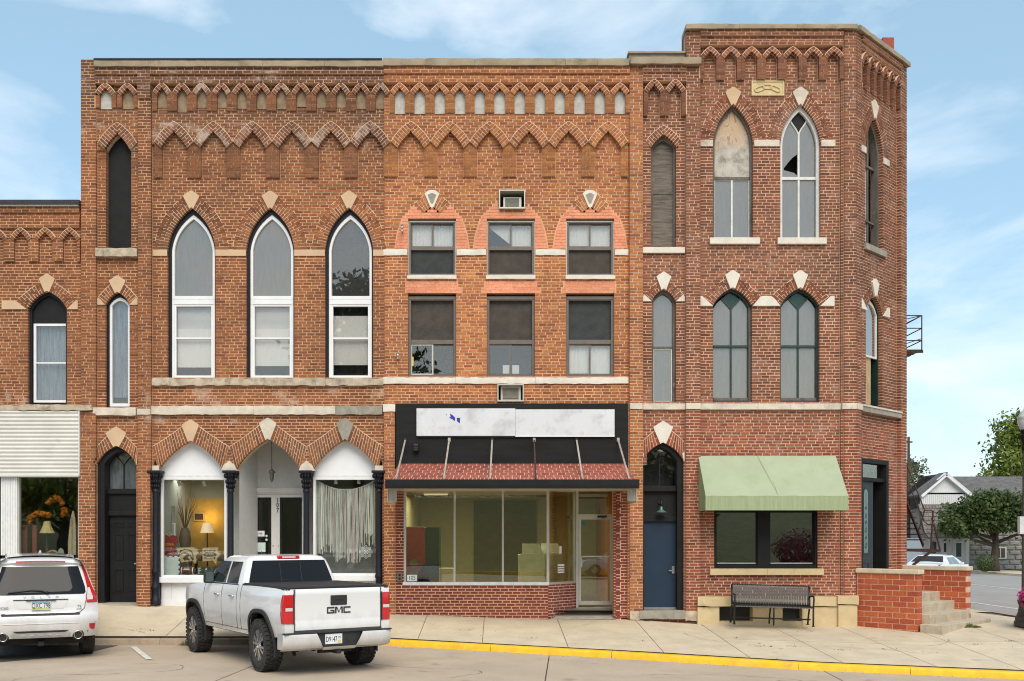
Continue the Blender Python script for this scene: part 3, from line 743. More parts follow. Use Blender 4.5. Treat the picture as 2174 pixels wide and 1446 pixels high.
# three lancet windows
for wi_, cx in enumerate((403.5, 571.5, 739.5)):
    w = 51.5
    L.poly(arch_poly(cx, w+8, 527, 424, 527, .14) , np.nan); L.rect(cx-w, cx+w, 524, 801, np.nan)
    gothic(L, cx, w, 527, 438, .112, 79, 527, 405, .135, 19, PAN+.005, kt=17, kb=4, kmat=M['tan_stone'], khigh=3, mode=3)
    op = arch_poly(cx, w+.5, 527, 437.5, 801, .112); i1 = arch_poly(cx+1.5, 46, 527, 450, 800, .112)
    win = L.frame('window', op, i1, -.19, -.30, M['navy'])
    i2 = arch_poly(cx+1.5, 40.8, 527, 459, 796, .112)
    L.frame('white_frame', i1, i2, -.205, -.30, M['white'], win)
    L.block('transom', cx-44, cx+47, 624, 642, -.30, -.20, M['white'], win, .004)
    L.block('transom_groove', cx-44.5, cx+47.5, 630.5, 631.4, -.21, -.198, M['blind'], win)
    L.plate('pane', arch_poly(cx+1.5, 41.5, 527, 458, 626, .112), -.262, -.268, M['grey_pane'] if wi_ < 2 else M['pane'], win)
    if wi_ == 2: L.plate('backing_panel', arch_poly(cx+1.5, 41.5, 527, 458, 626, .112), -.30, -.31, M['interior'], win)
    s_ = sash(L, cx-40, cx+43, 642, 798, -.215, M['white'], 4, (714,), (), None, win, .07, 3.4, 'sash')
    L.block('pane', cx-37, cx+40, 645, 713, -.262, -.258, M['pane'], win); L.block('pane', cx-37, cx+40, 715, 795, -.274, -.270, M['pane'], win)
    # blinds: fine slats above, plain shade below
    m = MB(); top = 646 if wi_ < 2 else 664
    if wi_ < 2:
        for k in range(20): L.fbox(m, cx-37, cx+40, 646+k*2.3, 647.9+k*2.3, -.36, -.345)
        m.build('blind', M['blind'], win)
    L.block('shade', cx-37, cx+40, 692 if wi_ < 2 else 664, (775, 772, 770)[wi_], -.34, -.335, M['curtain'], win)
    L.block('window_back', cx-45, cx+48, 640, 801, -.55, -.54, M['interior'], win)
# tan string course between the lancets, weathered sill course, lower stone course
for a, b in ((321, 352), (455, 520), (623, 688), (791, 815)): L.block('string_stone', a, b, 528, 541, PAN-.1, PAN+.02, M['tan_stone'])
for a, b in ((321, 455), (455.5, 560), (560.5, 690), (690.5, 813)): L.rough_block('sill_stone', a, b, 802, 818, -.3, -.03, M['stone_rough'], 12, 1.4)
L.rough_block('sill_stone', 292, 320, 868, 881, -.2, .03, M['stone'], 9, .8)
for a, b, mm in ((317, 432, 'stone'), (432.4, 538, 'stone'), (538.4, 643, 'stone'), (643.4, 711, 'stone'), (711.4, 760, 'stone_grey'), (760.4, 811, 'stone_grey')): L.rough_block('string_stone', a, b, 861, 880, -.3, -.02, M[mm], 12, 1.0)
# narrow bay, middle: slim lancet
cx = 246
L.poly(arch_poly(cx, 30, 645, 612, 645, .1), np.nan); L.rect(cx-26, cx+26, 640, 862, np.nan)
gothic(L, cx, 26, 645, 618, .10, 44, 633, 590, .03, 9, PAN+.01, kt=18, kb=5, kmat=M['tan_stone'], khigh=7, mode=2)
for sg in (-1, 1): L.plate('skewback', [(cx+sg*26, 645.5), (cx+sg*43.5, 645.5), (cx+sg*43.5, 633), (cx+sg*40, 630)], PAN+.03, -.3, M['tan_stone'])
op = arch_poly(cx, 26.5, 645, 617.5, 862, .1); i1 = arch_poly(cx+1.5, 22, 645, 627, 861, .11); i2 = arch_poly(cx+1.5, 17, 645, 634, 854, .11)
win = L.frame('window', op, i1, -.19, -.30, M['navy']); L.frame('white_frame', i1, i2, -.205, -.30, M['white'], win)
L.plate('pane', arch_poly(cx+1.5, 17.5, 645, 633, 855, .11), -.262, -.268, M['pane'], win)
m = MB(); rows = [[L.P(u, v, -.33 + .02*math.sin(u*.9)) for u in range(228, 268, 2)] for v in (628, 740, 840)]
m.grid(rows); m.build('curtain', M['curtain_blue'], win, True); L.block('window_back', 215, 277, 612, 866, -.5, -.49, M['interior'], win)
L.rough_block('sill', 197, 288, 865, 882, -.3, .0, M['stone'], 10, .8)
# doorway of the narrow bay
cx = 243.5
L.poly(arch_poly(cx, 47, 985, 938, 985, .1), np.nan); L.rect(cx-42.5, cx+42.5, 980, 1294, np.nan)
gothic(L, cx, 42.5, 985, 946, .10, 47, 956, 912, .05, 9, PAN+.01, kt=22, kb=6, kmat=M['tan_stone'], khigh=7, mode=2)
for sg in (-1, 1): L.plate('skewback', [(cx+sg*42, 986), (cx+sg*44, 986), (cx+sg*46, 958), (cx+sg*45, 956)], PAN+.02, -.3, M['tan_stone'])
fr_ = L.frame('door_frame', arch_poly(cx, 43, 985, 945.5, 1283, .1), arch_poly(cx+6, 34, 985, 956, 1283, .1), -.17, -.5, M['black'])
L.plate('transom_window', arch_poly(cx+6, 34.5, 985, 955, 1036, .1), -.40, -.41, M['pane'], fr_); L.plate('transom_back', arch_poly(cx+6, 34.5, 985, 955, 1040, .1), -.52, -.53, M['curtain_blue'], fr_)
m = MB(); c_ = cx+6
L.fbox(m, c_-1.3, c_+1.3, 985, 1036, -.41, -.38)
for sg in (-1, 1): m.tube([L.P(c_+sg*14*(1-t)*1.0*2.2*.55+sg*2*(1-t), 962+26*t*t+4*t, -.39) if False else L.P(c_+sg*(16*(1-t)**1.3), 966+20*t, -.39) for t in (0, .25, .5, .75, 1)], .013, 6)
m.build('tracery', M['black'], fr_)
L.block('transom_bar', 206, 286, 1036, 1047, -.5, -.36, M['black'], fr_, .006); L.block('panel', 209, 286, 1047, 1086, -.5, -.42, M['black'], fr_); L.block('panel_rail', 206, 286, 1084, 1094, -.5, -.36, M['black'], fr_, .006)
dr = L.block('door', 218, 285.5, 1093, 1281, -.47, -.43, M['black'])
for (a, b, c, d) in ((228, 247, 1108, 1118), (257, 276, 1108, 1118), (228, 247, 1134, 1190), (257, 276, 1134, 1190), (228, 247, 1210, 1258), (257, 276, 1210, 1258)):
    L.frame('door_panel', rect_frame(a, b, c, d), rect_frame(a+2, b-2, c+2, d-2), -.418, -.44, M['black'], dr)
m = MB(); L.fbox(m, 277, 281.5, 1190, 1203, -.43, -.41); L.fbox(m, 271, 279, 1196, 1199, -.40, -.385); m.build('handle', M['steel'], dr)
L.block('door_sill', 201, 287, 1281, 1285, -.55, -.1, M['stone_grey'])
# ground-floor arcade
for gi, (cx, va) in enumerate(((402, 935), (567, 931), (731.5, 932))):
    w = 69
    L.poly(arch_poly(cx, w+14, 997, 915, 1000, .16), np.nan); L.rect(cx-w-1, cx+w+1, 995, 1294, np.nan)
    gothic(L, cx, w, 997, va, .072, 81.5, 948, va-44, -.02, 17, PAN+.015, kt=18, kb=5, kmat=M[('tan_stone', 'stone', 'stone_grey')[gi]], khigh=1, mode=3, kproud=.03)
for cx in (484.5, 649.5):
    L.rect(cx-14, cx+14, 960, 1000, PAN); L.plate('springer', [(cx-17, 999), (cx-12, 987), (cx, 978), (cx+12, 987), (cx+17, 999)], PAN+.04, -.3, M['stone'])
    L.rect(cx-15, cx+15, 1000, 1294, np.nan)
L.rect(318, 335, 997, 1294, np.nan); L.rect(798, 815, 997, 1294, np.nan)
for cx in (326, 804): L.block('springer', cx-9, cx+9, 988, 999, -.3, PAN+.03, M['stone'])
L.rect(811, 815, 861, 1294, -.1)
# cast-iron columns
for cx, base in ((327, 1284), (486.5, 1288), (648.5, 1292), (803, 1294)):
    c = L.P(cx, base, -.12); z = lambda v: (base - v)/S
    prof = [(.10, 0), (.10, z(base-12)), (.085, z(base-14)), (.085, z(base-32)), (.095, z(base-34)), (.095, z(base-38)), (.075, z(base-42)), (.072, z(base-66)), (.09, z(base-68)), (.09, z(base-72)), (.070, z(base-78)), (.062, z(1045)), (.078, z(1044)), (.078, z(1040)), (.066, z(1038)), (.075, z(1025)), (.105, z(1012)), (.13, z(1004)), (.0, z(1003.5))]
    cl = sharp(MB().lathe(prof, tuple(c), 20).build('column', M['navy'], rootL), 45)
    m = MB()
    for k in range(12):      # leaves of the capital
        a = 2*math.pi*k/12; r0, r1, r2 = .068, .10, .145
        for (zz, rr, sz) in ((1036, .07, .02), (1026, .085, .024), (1014, .115, .024)):
            p = c + Vector((math.cos(a)*rr, math.sin(a)*rr, z(zz))); q = c + Vector((math.cos(a)*(rr+.022), math.sin(a)*(rr+.022), z(zz-8)))
            m.tube([p, (p+q)/2 + Vector((math.cos(a)*.012, math.sin(a)*.012, 0)), q], [sz, sz*.9, .006], 6)
    m.build('capital_leaf', M['navy'], cl, True)
    o = MB().box(c.x-.15, c.y-.15, c.z+z(1004), c.x+.15, c.y+.15, c.z+z(998.6)).build('abacus', M['navy'], cl); bev(o, .008)
# white infill and shop windows of the side bays
for cx, va, ul, ur, vb in ((402, 935, 333, 474, 1225), (731.5, 932, 660, 803, 1221)):
    L.plate('tympanum', arch_poly(cx, 70, 997, va-1, 1013, .072), -.30, -.34, M['white'])
    L.block('tympanum_moulding', ul, ur, 1008, 1013, -.34, -.275, M['white_d'])
    w_ = sash(L, ul, ur, 1012, vb+2, -.27, M['white'], 5, (), (), M['shop_glass'], None, .06, 3, 'shop_window')
    L.block('sill', ul-3, ur+3, vb+1, vb+13, -.42, -.17, M['white'], w_, .006)
    L.block('apron', ul, ur, vb+13, 1292, -.42, -.31, M['white']); L.block('apron_moulding', ul, ur, 1276, 1292, -.4, -.295, M['white'])
    for q in (ul+22, ul+70, ul+118): L.block('apron_stile', q-.6, q+.6, vb+14, 1276, -.35, -.306, M['offwhite'])
# recessed entrance
ent = MB(); rz = L.P(0, 1290, 0).z
yb = D0 + 1.35; xl, xr = front(500, 0, 0).x, front(637, 0, 0).x
xl2, xr2 = xl + .16, xr + .12
zt = front(0, 925, 0).z
ent.add([(xl, D0+.32, rz), (xl2, yb, rz), (xl2, yb, zt+.3), (xl, D0+.32, zt+.3)], [(0,1,2,3)]); ent.add([(xr, D0+.32, rz), (xr2, yb, rz), (xr2, yb, zt+.3), (xr, D0+.32, zt+.3)], [(3,2,1,0)])
ent.add([(xl, D0+.32, zt+.3), (xr, D0+.32, zt+.3), (xr2, yb, zt+.3), (xl2, yb, zt+.3)], [(0,1,2,3)]); ent.build('entrance_wall', M['offwhite'], rootL)
def B(u, v, d=0): return px(u, v, yb - d)       # points of the entrance back wall
def bplate(name, u0, u1, v0, v1, d0, d1, mat, parent):
    q = [(u0, v1), (u1, v1), (u1, v0), (u0, v0)]; k = lambda u, v, d: B(u, v) - Vector((0, d, 0))
    return MB().hexa([k(u, v, d1) for u, v in q], [k(u, v, d0) for u, v in q]).build(name, mat, parent)
bw = MB()
def bb(u0, u1, v0, v1, d0, d1):
    q = [(u0, v1), (u1, v1), (u1, v0), (u0, v0)]; bw.hexa([B(u, v) - Vector((0, d1, 0)) for u, v in q], [B(u, v) - Vector((0, d0, 0)) for u, v in q])
bb(480, 660, 915, 1056, -.1, 0); bb(480, 527, 1056, 1290, -.1, 0); bb(576, 594, 1056, 1290, -.1, 0); bb(641, 660, 1056, 1290, -.1, 0)
back = bw.build('entrance_rear_wall', M['offwhite'], rootL)
bplate('cornice', 512, 650, 1036, 1046, 0, .06, M['offwhite'], back); bplate('architrave', 515, 650, 1046, 1049, 0, .03, M['offwhite'], back)
bplate('architrave', 517, 521, 1049, 1285, 0, .025, M['offwhite'], back)
for a, b, st in ((527, 576, 1), (594, 641, 0)):
    q = lambda a, b, c, d: [(a, d), (a, c), (b, c), (b, d)]
    m = MB()
    for (p, r_, s_, t_) in ((a, a+5.5, 1056, 1275), (b-5.5, b, 1056, 1275), (a+5.5, b-5.5, 1056, 1062), (a+5.5, b-5.5, 1235, 1275)):
        qq = [(p, t_), (r_, t_), (r_, s_), (p, s_)]; m.hexa([B(u, v) - Vector((0, .0, 0)) for u, v in qq], [B(u, v) + Vector((0, .06, 0)) for u, v in qq])
    d_ = m.build('door', M['black'], rootL)
    bplate('pane', a+5, b-5, 1061, 1236, -.04, -.034, M['shop_glass'], d_)
    if st:
        bplate('sticker', 540, 561, 1127, 1139, -.032, -.030, M['white'], d_); bplate('notice', 539, 563, 1152, 1172, -.032, -.030, plain('pale_green_paper', (.55,.66,.62), .8), d_)
        for vv in (1138, 1146): MB().lathe([(.0, 0), (.028, 0), (.028, .003), (0, .003)], tuple(B(565, vv)+Vector((0, .034, 0))), 14, 'y').build('sticker', M['white'], d_)
        text_mesh('lettering', 'LOVE', .055, M['black'], d_, Matrix.Translation(B(550, 1133)+Vector((0, .027, 0))) @ Matrix.Rotation(R(90), 4, 'X'), .002)
        text_mesh('lettering', 'HOME', .045, M['rust'], d_, Matrix.Translation(B(551, 1160)+Vector((0, .027, 0))) @ Matrix.Rotation(R(90), 4, 'X'), .002) if False else None
    bplate('lock', b+3 if st else a-4, b+5 if st else a-2, 1157, 1160, 0, .02, M['steel'], d_)
for k, ch in enumerate('107'):
    text_mesh('house_number', ch, .155, M['black'], rootL, Matrix.Translation(B(589.5, 1062+11*k)-Vector((0, .012, 0))) @ Matrix.Rotation(R(90), 4, 'X'), .006, .8)
# lantern
lc = px(577, 1000, D0+.75)
lan = MB().tube([(lc.x, lc.y, zt+.3), (lc.x, lc.y, lc.z+.06)], .008, 6).build('lantern', M['metal_dark'], rootL)
MB().lathe([(.008, .16), (.03, .12), (.05, .10), (.075, .07), (.085, .05), (.07, .045), (.055, .04), (.045, -.10), (.03, -.13), (.012, -.16), (0, -.2)], tuple(lc - Vector((0, 0, .09))), 6).build('lantern_housing', plain('bronze_lantern', (.13,.12,.10), .5, .5), lan)
L.block('entrance_step', 500, 637, 1286, 1294, -1.4, -.1, M['concrete'])
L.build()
# parapet cap, corner stub and coping
for a, b in ((203, 318), (318.4, 440), (440.4, 560), (560.4, 690), (690.4, 815)): L.rough_block('coping', a, b, 131, 145, -.45, .10, M['coping'], 16, .6)
L.block('flashing', 203, 812, 128.5, 131.5, -.5, .12, M['roof_tar'])
shell(rootL, front(173,0,0).x, front(814.5,0,0).x, front(0,150,0).z, .3, D0+16, M['brick_l'], M['interior'], (front(0,835,0).z,))
for (u, v) in ((854, 487), (845, 758)):
    c = front(u, v, -.03); m = MB(); m.lathe([(.0,0),(.025,0),(.035,.03),(.02,.06),(.03,.09),(0,.1)], (c.x, c.y-.05, c.z), 10); m.box(c.x-.012, c.y-.06, c.z-.05, c.x+.012, c.y+.1, c.z+.0); m.build('cable_insulator', M['steel'], rootL)
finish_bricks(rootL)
# ================================================================== middle building (flat windows, canopy, shop 105)
rootM = thing('brick_building', 'three-storey orange brick building with six brown-framed flat windows above a blank white sign', 'building', (front(1075, 0, 0).x, D0+.2, .4), world=True)
Mi = Facade(rootM, 815, 1337, 143-CH*2, 1320, 'mortar_m', 'brick_m', seed=11)
Mi.rect(815, 1337, 143, 858, PAN)
cornice(Mi, 815, 1337, ((143, 156, .05), (156, 163, -.01), (163, 176, .03), (176, 203, -.13)))
Mi.rect(815, 1337, 203, 305, -.035)
zigzag(Mi, [848.6 + 42.5*i for i in range(12)], 21.2, 201, 177, 11.6, 202, 190.5, 239, .03, 0.0, -.085, 5, pkey='pier_m', plaster=[M['plaster_grey']], plaster_bot=239)
for i in range(6):
    cx = 872 + 83.8*i; Mi.rect(cx-41.9, cx+41.9, 300, 371, -.045, 'pier_m')
Mi.rect(815, 831, 300, 371, -.045, 'pier_m')
for i in range(6):
    cx = 872 + 83.8*i
    Mi.poly(arch_poly(cx, 28, 313, 270, 378, .02), PAN, 'brick_m')
    Mi.gable(cx, 28, 313, 284, 18, .01, 'brick_m', 2)
# windows
def flat_window(u0, u1, v0, v1, upper, idx):
    Mi.rect(u0, u1, v0-3, v1, np.nan)
    w = Mi.frame('window', rect_frame(u0-.5, u1+.5, v0-.5, v1), rect_frame(u0+6, u1-6, v0+8, v1-5), -.17, -.34, M['brown'])
    Mi.frame('trim', rect_frame(u0+.5, u1-.5, v0+4, v1-.5), rect_frame(u0+2.2, u1-2.2, v0+6, v1-2.5), -.160, -.2, M['alu'] if upper else M['brown'], w)
    cx = (u0+u1)/2
    if upper: pv0, pv1, sv0, sv1 = 524, v1-5, v0+8, 520
    else: pv0, pv1, sv0, sv1 = v0+8, 718, 727, v1-6
    Mi.block('infill_panel', u0+5.5, u1-5.5, pv0, pv1, -.30, -.255, M['grey_panel'] if idx in (0, 5) else M['brown_panel'], w)
    Mi.block('rail', u0+4, u1-4, 519 if upper else 718, 526 if upper else 727, -.30, -.195, M['brown'], w, .004)
    s1 = Mi.frame('sliding_sash', rect_frame(u0+5, cx+2, sv0, sv1), rect_frame(u0+8, cx-1, sv0+3, sv1-3), -.215, -.24, M['brown'] if idx != 3 else M['alu'], w)
    s2 = Mi.frame('sliding_sash', rect_frame(cx-2, u1-5, sv0, sv1), rect_frame(cx+2, u1-8, sv0+3, sv1-3), -.235, -.26, M['brown'], w)
    Mi.block('pane', u0+7, cx, sv0+2, sv1-2, -.232, -.228, M['pane'], s1); Mi.block('pane', cx, u1-7, sv0+2, sv1-2, -.252, -.248, M['pane'], s2)
    Mi.block('window_back', u0, u1, v0-3, v1, -.9, -.88, M['interior'], w)
    def cur(a, b, va, vb, dd=-.32, amp=.012, fr=.5):
        m = MB(); n = 26; m.grid([[Mi.P(a+(b-a)*k/n, v, dd + amp*math.sin(k*fr*3.1+v*.02)) for k in range(n+1)] for v in (va, (va+vb)/2, vb)]); return m.build('curtain', M['curtain'], w, True)
    if idx == 0:
        cur(u0+5, cx, sv0, sv1); cur(cx, u1-5, sv0, sv1)
    elif idx == 1:
        Mi.plate('curtain', [(u0+6, sv0), (cx, sv0), (cx, sv1-8), (u0+6, sv0+6)], -.32, -.325, M['curtain'], w); cur(cx, u1-5, sv0, sv1)
    elif idx == 2: cur(u0+5, u1-5, sv0, sv1, amp=.006)
    elif idx == 4:
        Mi.block('paper', cx-17, cx-3, 771, sv1-2, -.27, -.268, M['blind'], w); Mi.block('paper', cx+3, cx+18, 771, sv1-2, -.275, -.273, M['blind'], w)
    elif idx == 5: cur(u0+5, u1-5, sv0, sv1, amp=.02, fr=.8)
    elif idx == 3: Mi.block('tag', u0+6, u0+11, 754, 774, -.225, -.213, plain('yellow_tag', (.62,.50,.20), .8), w)
    return w
WX = ((865, 968), (1032.5, 1136), (1202, 1305))
for k, (a, b) in enumerate(WX):
    flat_window(a, b, 461, 582, True, k); Mi.rough_block('sill', a-1, b+1, 583, 591, -.3, -.05, M['stone_w'], 14, .5)
for k, (a, b) in enumerate(WX): flat_window(a, b, 626, 799, False, 3+k)
# salmon infill brick and the stumps of the old arches
def patch(pts): Mi.poly(pts, PAN, 'salmon_b')
M['salmon_b'] = brick_mat('salmon_brick', [(.68,.245,.135),(.76,.31,.18),(.72,.275,.15),(.78,.34,.20)], stain=(.62,.30,.19), stain_amt=.4)
for k, (a, b) in enumerate(WX):
    cx = (a+b)/2; L_ = a-28 if k < 2 else a-26
    outer = [(a-28, 525), (a-22, 490), (a-12, 460), (cx-38, 432)]
    if k != 1: outer += [(cx-14, 447), (cx, 437), (cx+14, 447)]
    else: outer += [(cx-30, 425), (cx-24, 450), (cx+26, 450), (cx+30, 437)]
    outer += [(cx+38, 432), (b+12, 460), (b+22, 490), (b+28, 525)]
    col_keep = Mi.D.copy()
    Mi.poly(outer, PAN, 'salmon_b'); Mi.D[np.isnan(col_keep)] = np.nan
    Mi.rect(a-4, b+3, 594, 626 - CH, PAN, 'salmon_b'); Mi.rect(a-9 if k else a-4, b+12 if k < 2 else b+2, 610, 626 - CH, PAN, 'salmon_b')
    if k != 1:
        Mi.poly([(cx-38, 434), (cx-15, 450), (cx, 436), (cx+15, 450), (cx+38, 434), (cx, 398)], np.nan)
        for sg in (1, -1):
            I = [(cx-sg*19, 449), (cx-sg*4, 437)]; E = [(cx-sg*39, 431), (cx-sg*15, 409)]
            Mi.ring(I, E, 4, PAN+.006, mode=3)
        Mi.plate('keystone', [(cx, 400), (cx+8, 402), (cx+16, 408), (cx+4, 436), (cx, 439), (cx-4, 436), (cx-16, 408), (cx-8, 402)], PAN+.02, -.3, M['stone_w'])
        Mi.plate('keystone_carving', [(cx, 407), (cx+9, 411), (cx+2, 429), (cx-2, 429), (cx-9, 411)], PAN+.03, -.1, M['stone_grey'])
for a, b in ((813, 864), (969, 1031.5), (1137, 1201), (1306, 1335)): Mi.rough_block('string_stone', a, b, 527, 540, -.25, -.075, M['stone_w'], 10, .7)
for a, b in ((813, 967), (967.4, 1137), (1137.4, 1335)): Mi.rough_block('sill_stone', a, b, 800, 814, -.35, -.06, M['stone_w'], 10, .9)
# air conditioners in wall sleeves
for (a, b, c, d) in ((1059.5, 1115, 402, 442), (1056, 1112, 815, 852)):
    Mi.rect(a, b, c, d, np.nan)
    ac = Mi.frame('wall_sleeve', rect_frame(a, b, c, d), rect_frame(a+2.2, b-2.2, c+2.2, d-3), -.02, -.5, M['alu'])
    Mi.block('sleeve_back', a, b, c, d, -.52, -.5, M['interior'], ac)
    k = 9 if c < 500 else 7
    body = Mi.block('air_conditioner', a+k, b-k+1, c+(12 if c < 500 else 3), d-4, -.45, -.16, M['alu'], ac)
    m = MB()
    for q in range(13): Mi.fbox(m, a+k+4, b-k-4, c+15+q*1.75-(8 if c > 500 else 0), c+16+q*1.75-(8 if c > 500 else 0), -.2, -.152)
    m.build('grille_slat', M['stone_grey'], ac)
    Mi.block('grille_back', a+k+4, b-k-4, c+(14 if c < 500 else 6), d-6, -.2, -.158, M['metal_dark'], ac)
# ground floor: piers either side of the shop front
Mi.rect(815, 1337, 858, 1320, np.nan)
Mi.rect(811, 838, 858, 1312, -.02); Mi.rect(838, 856, 1000, 1312, -.10, 'brick_dark')
Mi.rect(1334, 1337, 858, 1316, -.02); Mi.rect(1304, 1334, 1000, 1312, -.10, 'brick_dark')
Mi.rough_block('pier_stone', 813, 839, 858, 874, -.25, .0, M['stone_w'], 8, .6); 
# bulkhead below the window
Mi.rect(856, 1164, 1240, 1320, -.10, 'brick_dark')
# black sign board and its blank white panels
bd = Mi.plate('sign_board', [(840.5, 857), (1333.5, 857), (1333.5, 998), (1322, 983), (852, 983), (840.5, 998)], .02, -.3, M['black_board'])
M['sign_white'] = plain('blank_sign_face', (.64,.65,.67), .5, var=.05, scale=3, dirt=(.50,.50,.50), dirt_lo=.50, stretch=(1,1,.6))
for a, b, c, d in ((885, 1094, 868, 926), (1094.4, 1304, 870, 927)):
    s_ = Mi.block('sign_panel', a, b, c, d, .0, .075, M['sign_white'], bd); 
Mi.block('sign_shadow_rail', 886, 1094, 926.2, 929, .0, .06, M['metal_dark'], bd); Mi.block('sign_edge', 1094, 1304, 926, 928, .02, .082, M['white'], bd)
M['blue_scrap'] = plain('blue_vinyl', (.02,.03,.30), .5)
for pts in ([(956, 879), (961, 882), (967, 888), (966, 895), (961, 891), (954, 888), (957, 886)], [(970, 888), (977.5, 888), (976.5, 900), (970.5, 895)], [(947, 880), (949, 881), (948, 883)]):
    Mi.plate('vinyl_scrap', pts, .079, .07, M['blue_scrap'] if len(pts) > 3 else M['black'], bd)
c = front(884, 950, .05); m = MB(); m.box(c.x-.06, c.y-.10, c.z-.10, c.x+.06, c.y+.08, c.z+.07); bev(m.build('sensor_box', M['metal_dark'], bd), .02)
# canopy: brick-faced pent roof on a steel edge, hung from struts
ZF = 21.05          # depth of the canopy edge
cl_, cr_ = px(818, 0, ZF).x, px(1357, 0, ZF).x
zt0 = front(0, 984, 0).z; zt1 = px(0, 1019, ZF).z; zb1 = px(0, 1036, ZF).z
xl0, xr0 = front(848, 0, 0).x, front(1326, 0, 0).x
can = MB()
def slope(u, t, h=0):     # t 0 at the wall, 1 at the edge
    a = Vector((xl0+(xr0-xl0)*u, D0-.03, zt0)); b = Vector((cl_+.06+(cr_-cl_-.12)*u, ZF+.05, zt1)); return a.lerp(b, t) + Vector((0, 0, h))
can.hexa([slope(0,1,-.008), slope(1,1,-.008), slope(1,0,-.008), slope(0,0,-.008)], [slope(0,1,-.12), slope(1,1,-.12), slope(1,0,-.12), slope(0,0,-.12)])
can_o = can.build('canopy', M['mortar_d'], rootM)
NR = 7; rb = random.Random(4)
for r_ in range(NR):
    t0 = r_/NR + .013; t1 = (r_+1)/NR - .013; hd = r_ >= NR-1
    n = 62 if hd else 29
    for k in range(-1, n+1):
        a = (k + (.5 if r_ % 2 else 0))/n; b = a + 1/n; g_ = .0016 if n > 40 else .0017
        a = max(a+g_, 0.0); b = min(b-g_, 1.0)
        if b - a < .004: continue
        q = [slope(a, t1), slope(b, t1), slope(b, t0), slope(a, t0)]
        BRICKS[rootM.name].append((q + [p - Vector((0, 0, .03)) for p in q], 45 if n > 40 else 95, 'brick_pent'))
fas = MB(); fas.box(cl_, ZF-.04, zb1, cr_, ZF+.02, zt1+.01); fo = bev(fas.build('canopy_edge', M['black'], can_o), .006)
m = MB(); m.box(cl_-.004, ZF-.05, zb1+.05, cr_+.004, ZF-.041, zb1+.062); m.box(cl_, ZF-.06, zb1-.012, cr_, ZF+.04, zb1-.002); m.build('edge_trim', M['metal_dark'], can_o)
m = MB(); m.add([(cl_, ZF, zb1+.02), (cr_, ZF, zb1+.02), (xr0+.1, D0+.1, zb1+.02), (xl0-.1, D0+.1, zb1+.02)], [(0,1,2,3)]); m.build('soffit', M['alu'], can_o)
for sx, xx in ((-1, cl_), (1, cr_)):    # corrugated returns at both ends
    m = MB(); n = 14
    a0, a1 = (xx+.01, xx+.20) if sx < 0 else (xx-.20, xx-.01)
    m.grid([[(a0+(a1-a0)*k/n, ZF+.35+.012*(k % 2), z_) for k in range(n+1)] for z_ in (zb1-.26, zb1)]); m.box((a0 if sx < 0 else a1)-.008, ZF+.33, zb1-.28, (a0 if sx < 0 else a1)+.008, D0-.1, zb1)
    m.build('canopy_return', M['alu'], can_o)
M['strut'] = plain('galvanised_strut', (.45,.40,.33), .5, .4, var=.25, scale=8)
for k in range(6):
    tu = (861, 954, 1045, 1134, 1224, 1312)[k]; bu = (841, 942, 1040.6, 1137.5, 1237, 1336)[k]
    a = front(tu, 934, .03); b = px(bu, 1017, ZF+.06)
    st = MB().bar(a, b, .035, .02).build('strut', M['strut'] if k != 3 else M['rust'], can_o)
    bev(MB().box(a.x-.03, a.y-.03, a.z-.05, a.x+.03, a.y+.05, a.z+.04).build('bracket', M['strut'] if k % 2 else M['metal_dark'], can_o), .004)
# shop front 105
ZR = D0 + .82        # plane of the recessed door
fl = lambda u, v: front(u, v, -.12)
sw = Mi.frame('shop_window', rect_frame(856, 1165.5, 1030, 1242), rect_frame(861, 1161, 1042, 1236), -.10, -.18, M['alu'])
for u in (964.5, 1067.5): Mi.block('mullion', u-2, u+2, 1040, 1237, -.17, -.105, M['alu'], sw)
for a, b in ((861, 963), (966, 1066), (1069, 1161.5)): Mi.block('pane', a, b, 1041, 1237, -.142, -.136, M['shop_glass2'] if 'shop_glass2' in M else M['shop_glass'], sw)
Mi.block('window_sill', 854, 1166, 1236, 1243, -.2, -.07, M['white_d'], sw, .004)
# angled pane and bulkhead leading back to the door
A = front(1165, 0, -.10); xd0 = px(1223, 0, ZR).x; xd1 = px(1306, 0, ZR).x
Bp = Vector((xd0, ZR, 0))
zlo, zsill, ztop = .25, front(0, 1242, 0).z, front(0, 1030, 0).z
dv = (Vector((Bp.x, Bp.y, 0)) - Vector((A.x, A.y, 0))); Lb = dv.length; dv.normalize(); nb = Vector((dv.y, -dv.x, 0))   # faces the street
def ang(u, v, d): p = Vector((A.x, A.y, 0)) + dv*(u/S) + nb*d; return Vector((p.x, p.y, CAMZ+(HY-v)/S))
An = Facade(rootM, 0, round(Lb*S), 1240, 1320, 'mortar_d', 'brick_dark', ang, 21)
An.rect(0, 300, 1240, 1320, 0.0)
WT = .2
for r_ in (An,):
    r_.build = r_.build
_ob = An.P
def ang2(u, v, d): return _ob(u, v, max(d, -.18))
An.P = ang2; An.build()
ag = An.frame('angled_window', rect_frame(0, Lb*S, 1030, 1242), rect_frame(3, Lb*S-4, 1042, 1237), -.0, -.06, M['alu']); An.block('pane', 2.5, Lb*S-3, 1041, 1238, -.034, -.030, M['shop_glass2'] if 'shop_glass2' in M else M['shop_glass'], ag)
# lettering stickers on the angled pane
for (v0, v1, u0, u1) in ((1160, 1176, .42, .50), (1199, 1203, .36, .60), (1205, 1208, .36, .60), (1210, 1213, .36, .60), (1215, 1218, .36, .60)):
    An.block('sticker', u0*Lb*S, u1*Lb*S, v0, v1, -.028, -.026, M['white'], ag)
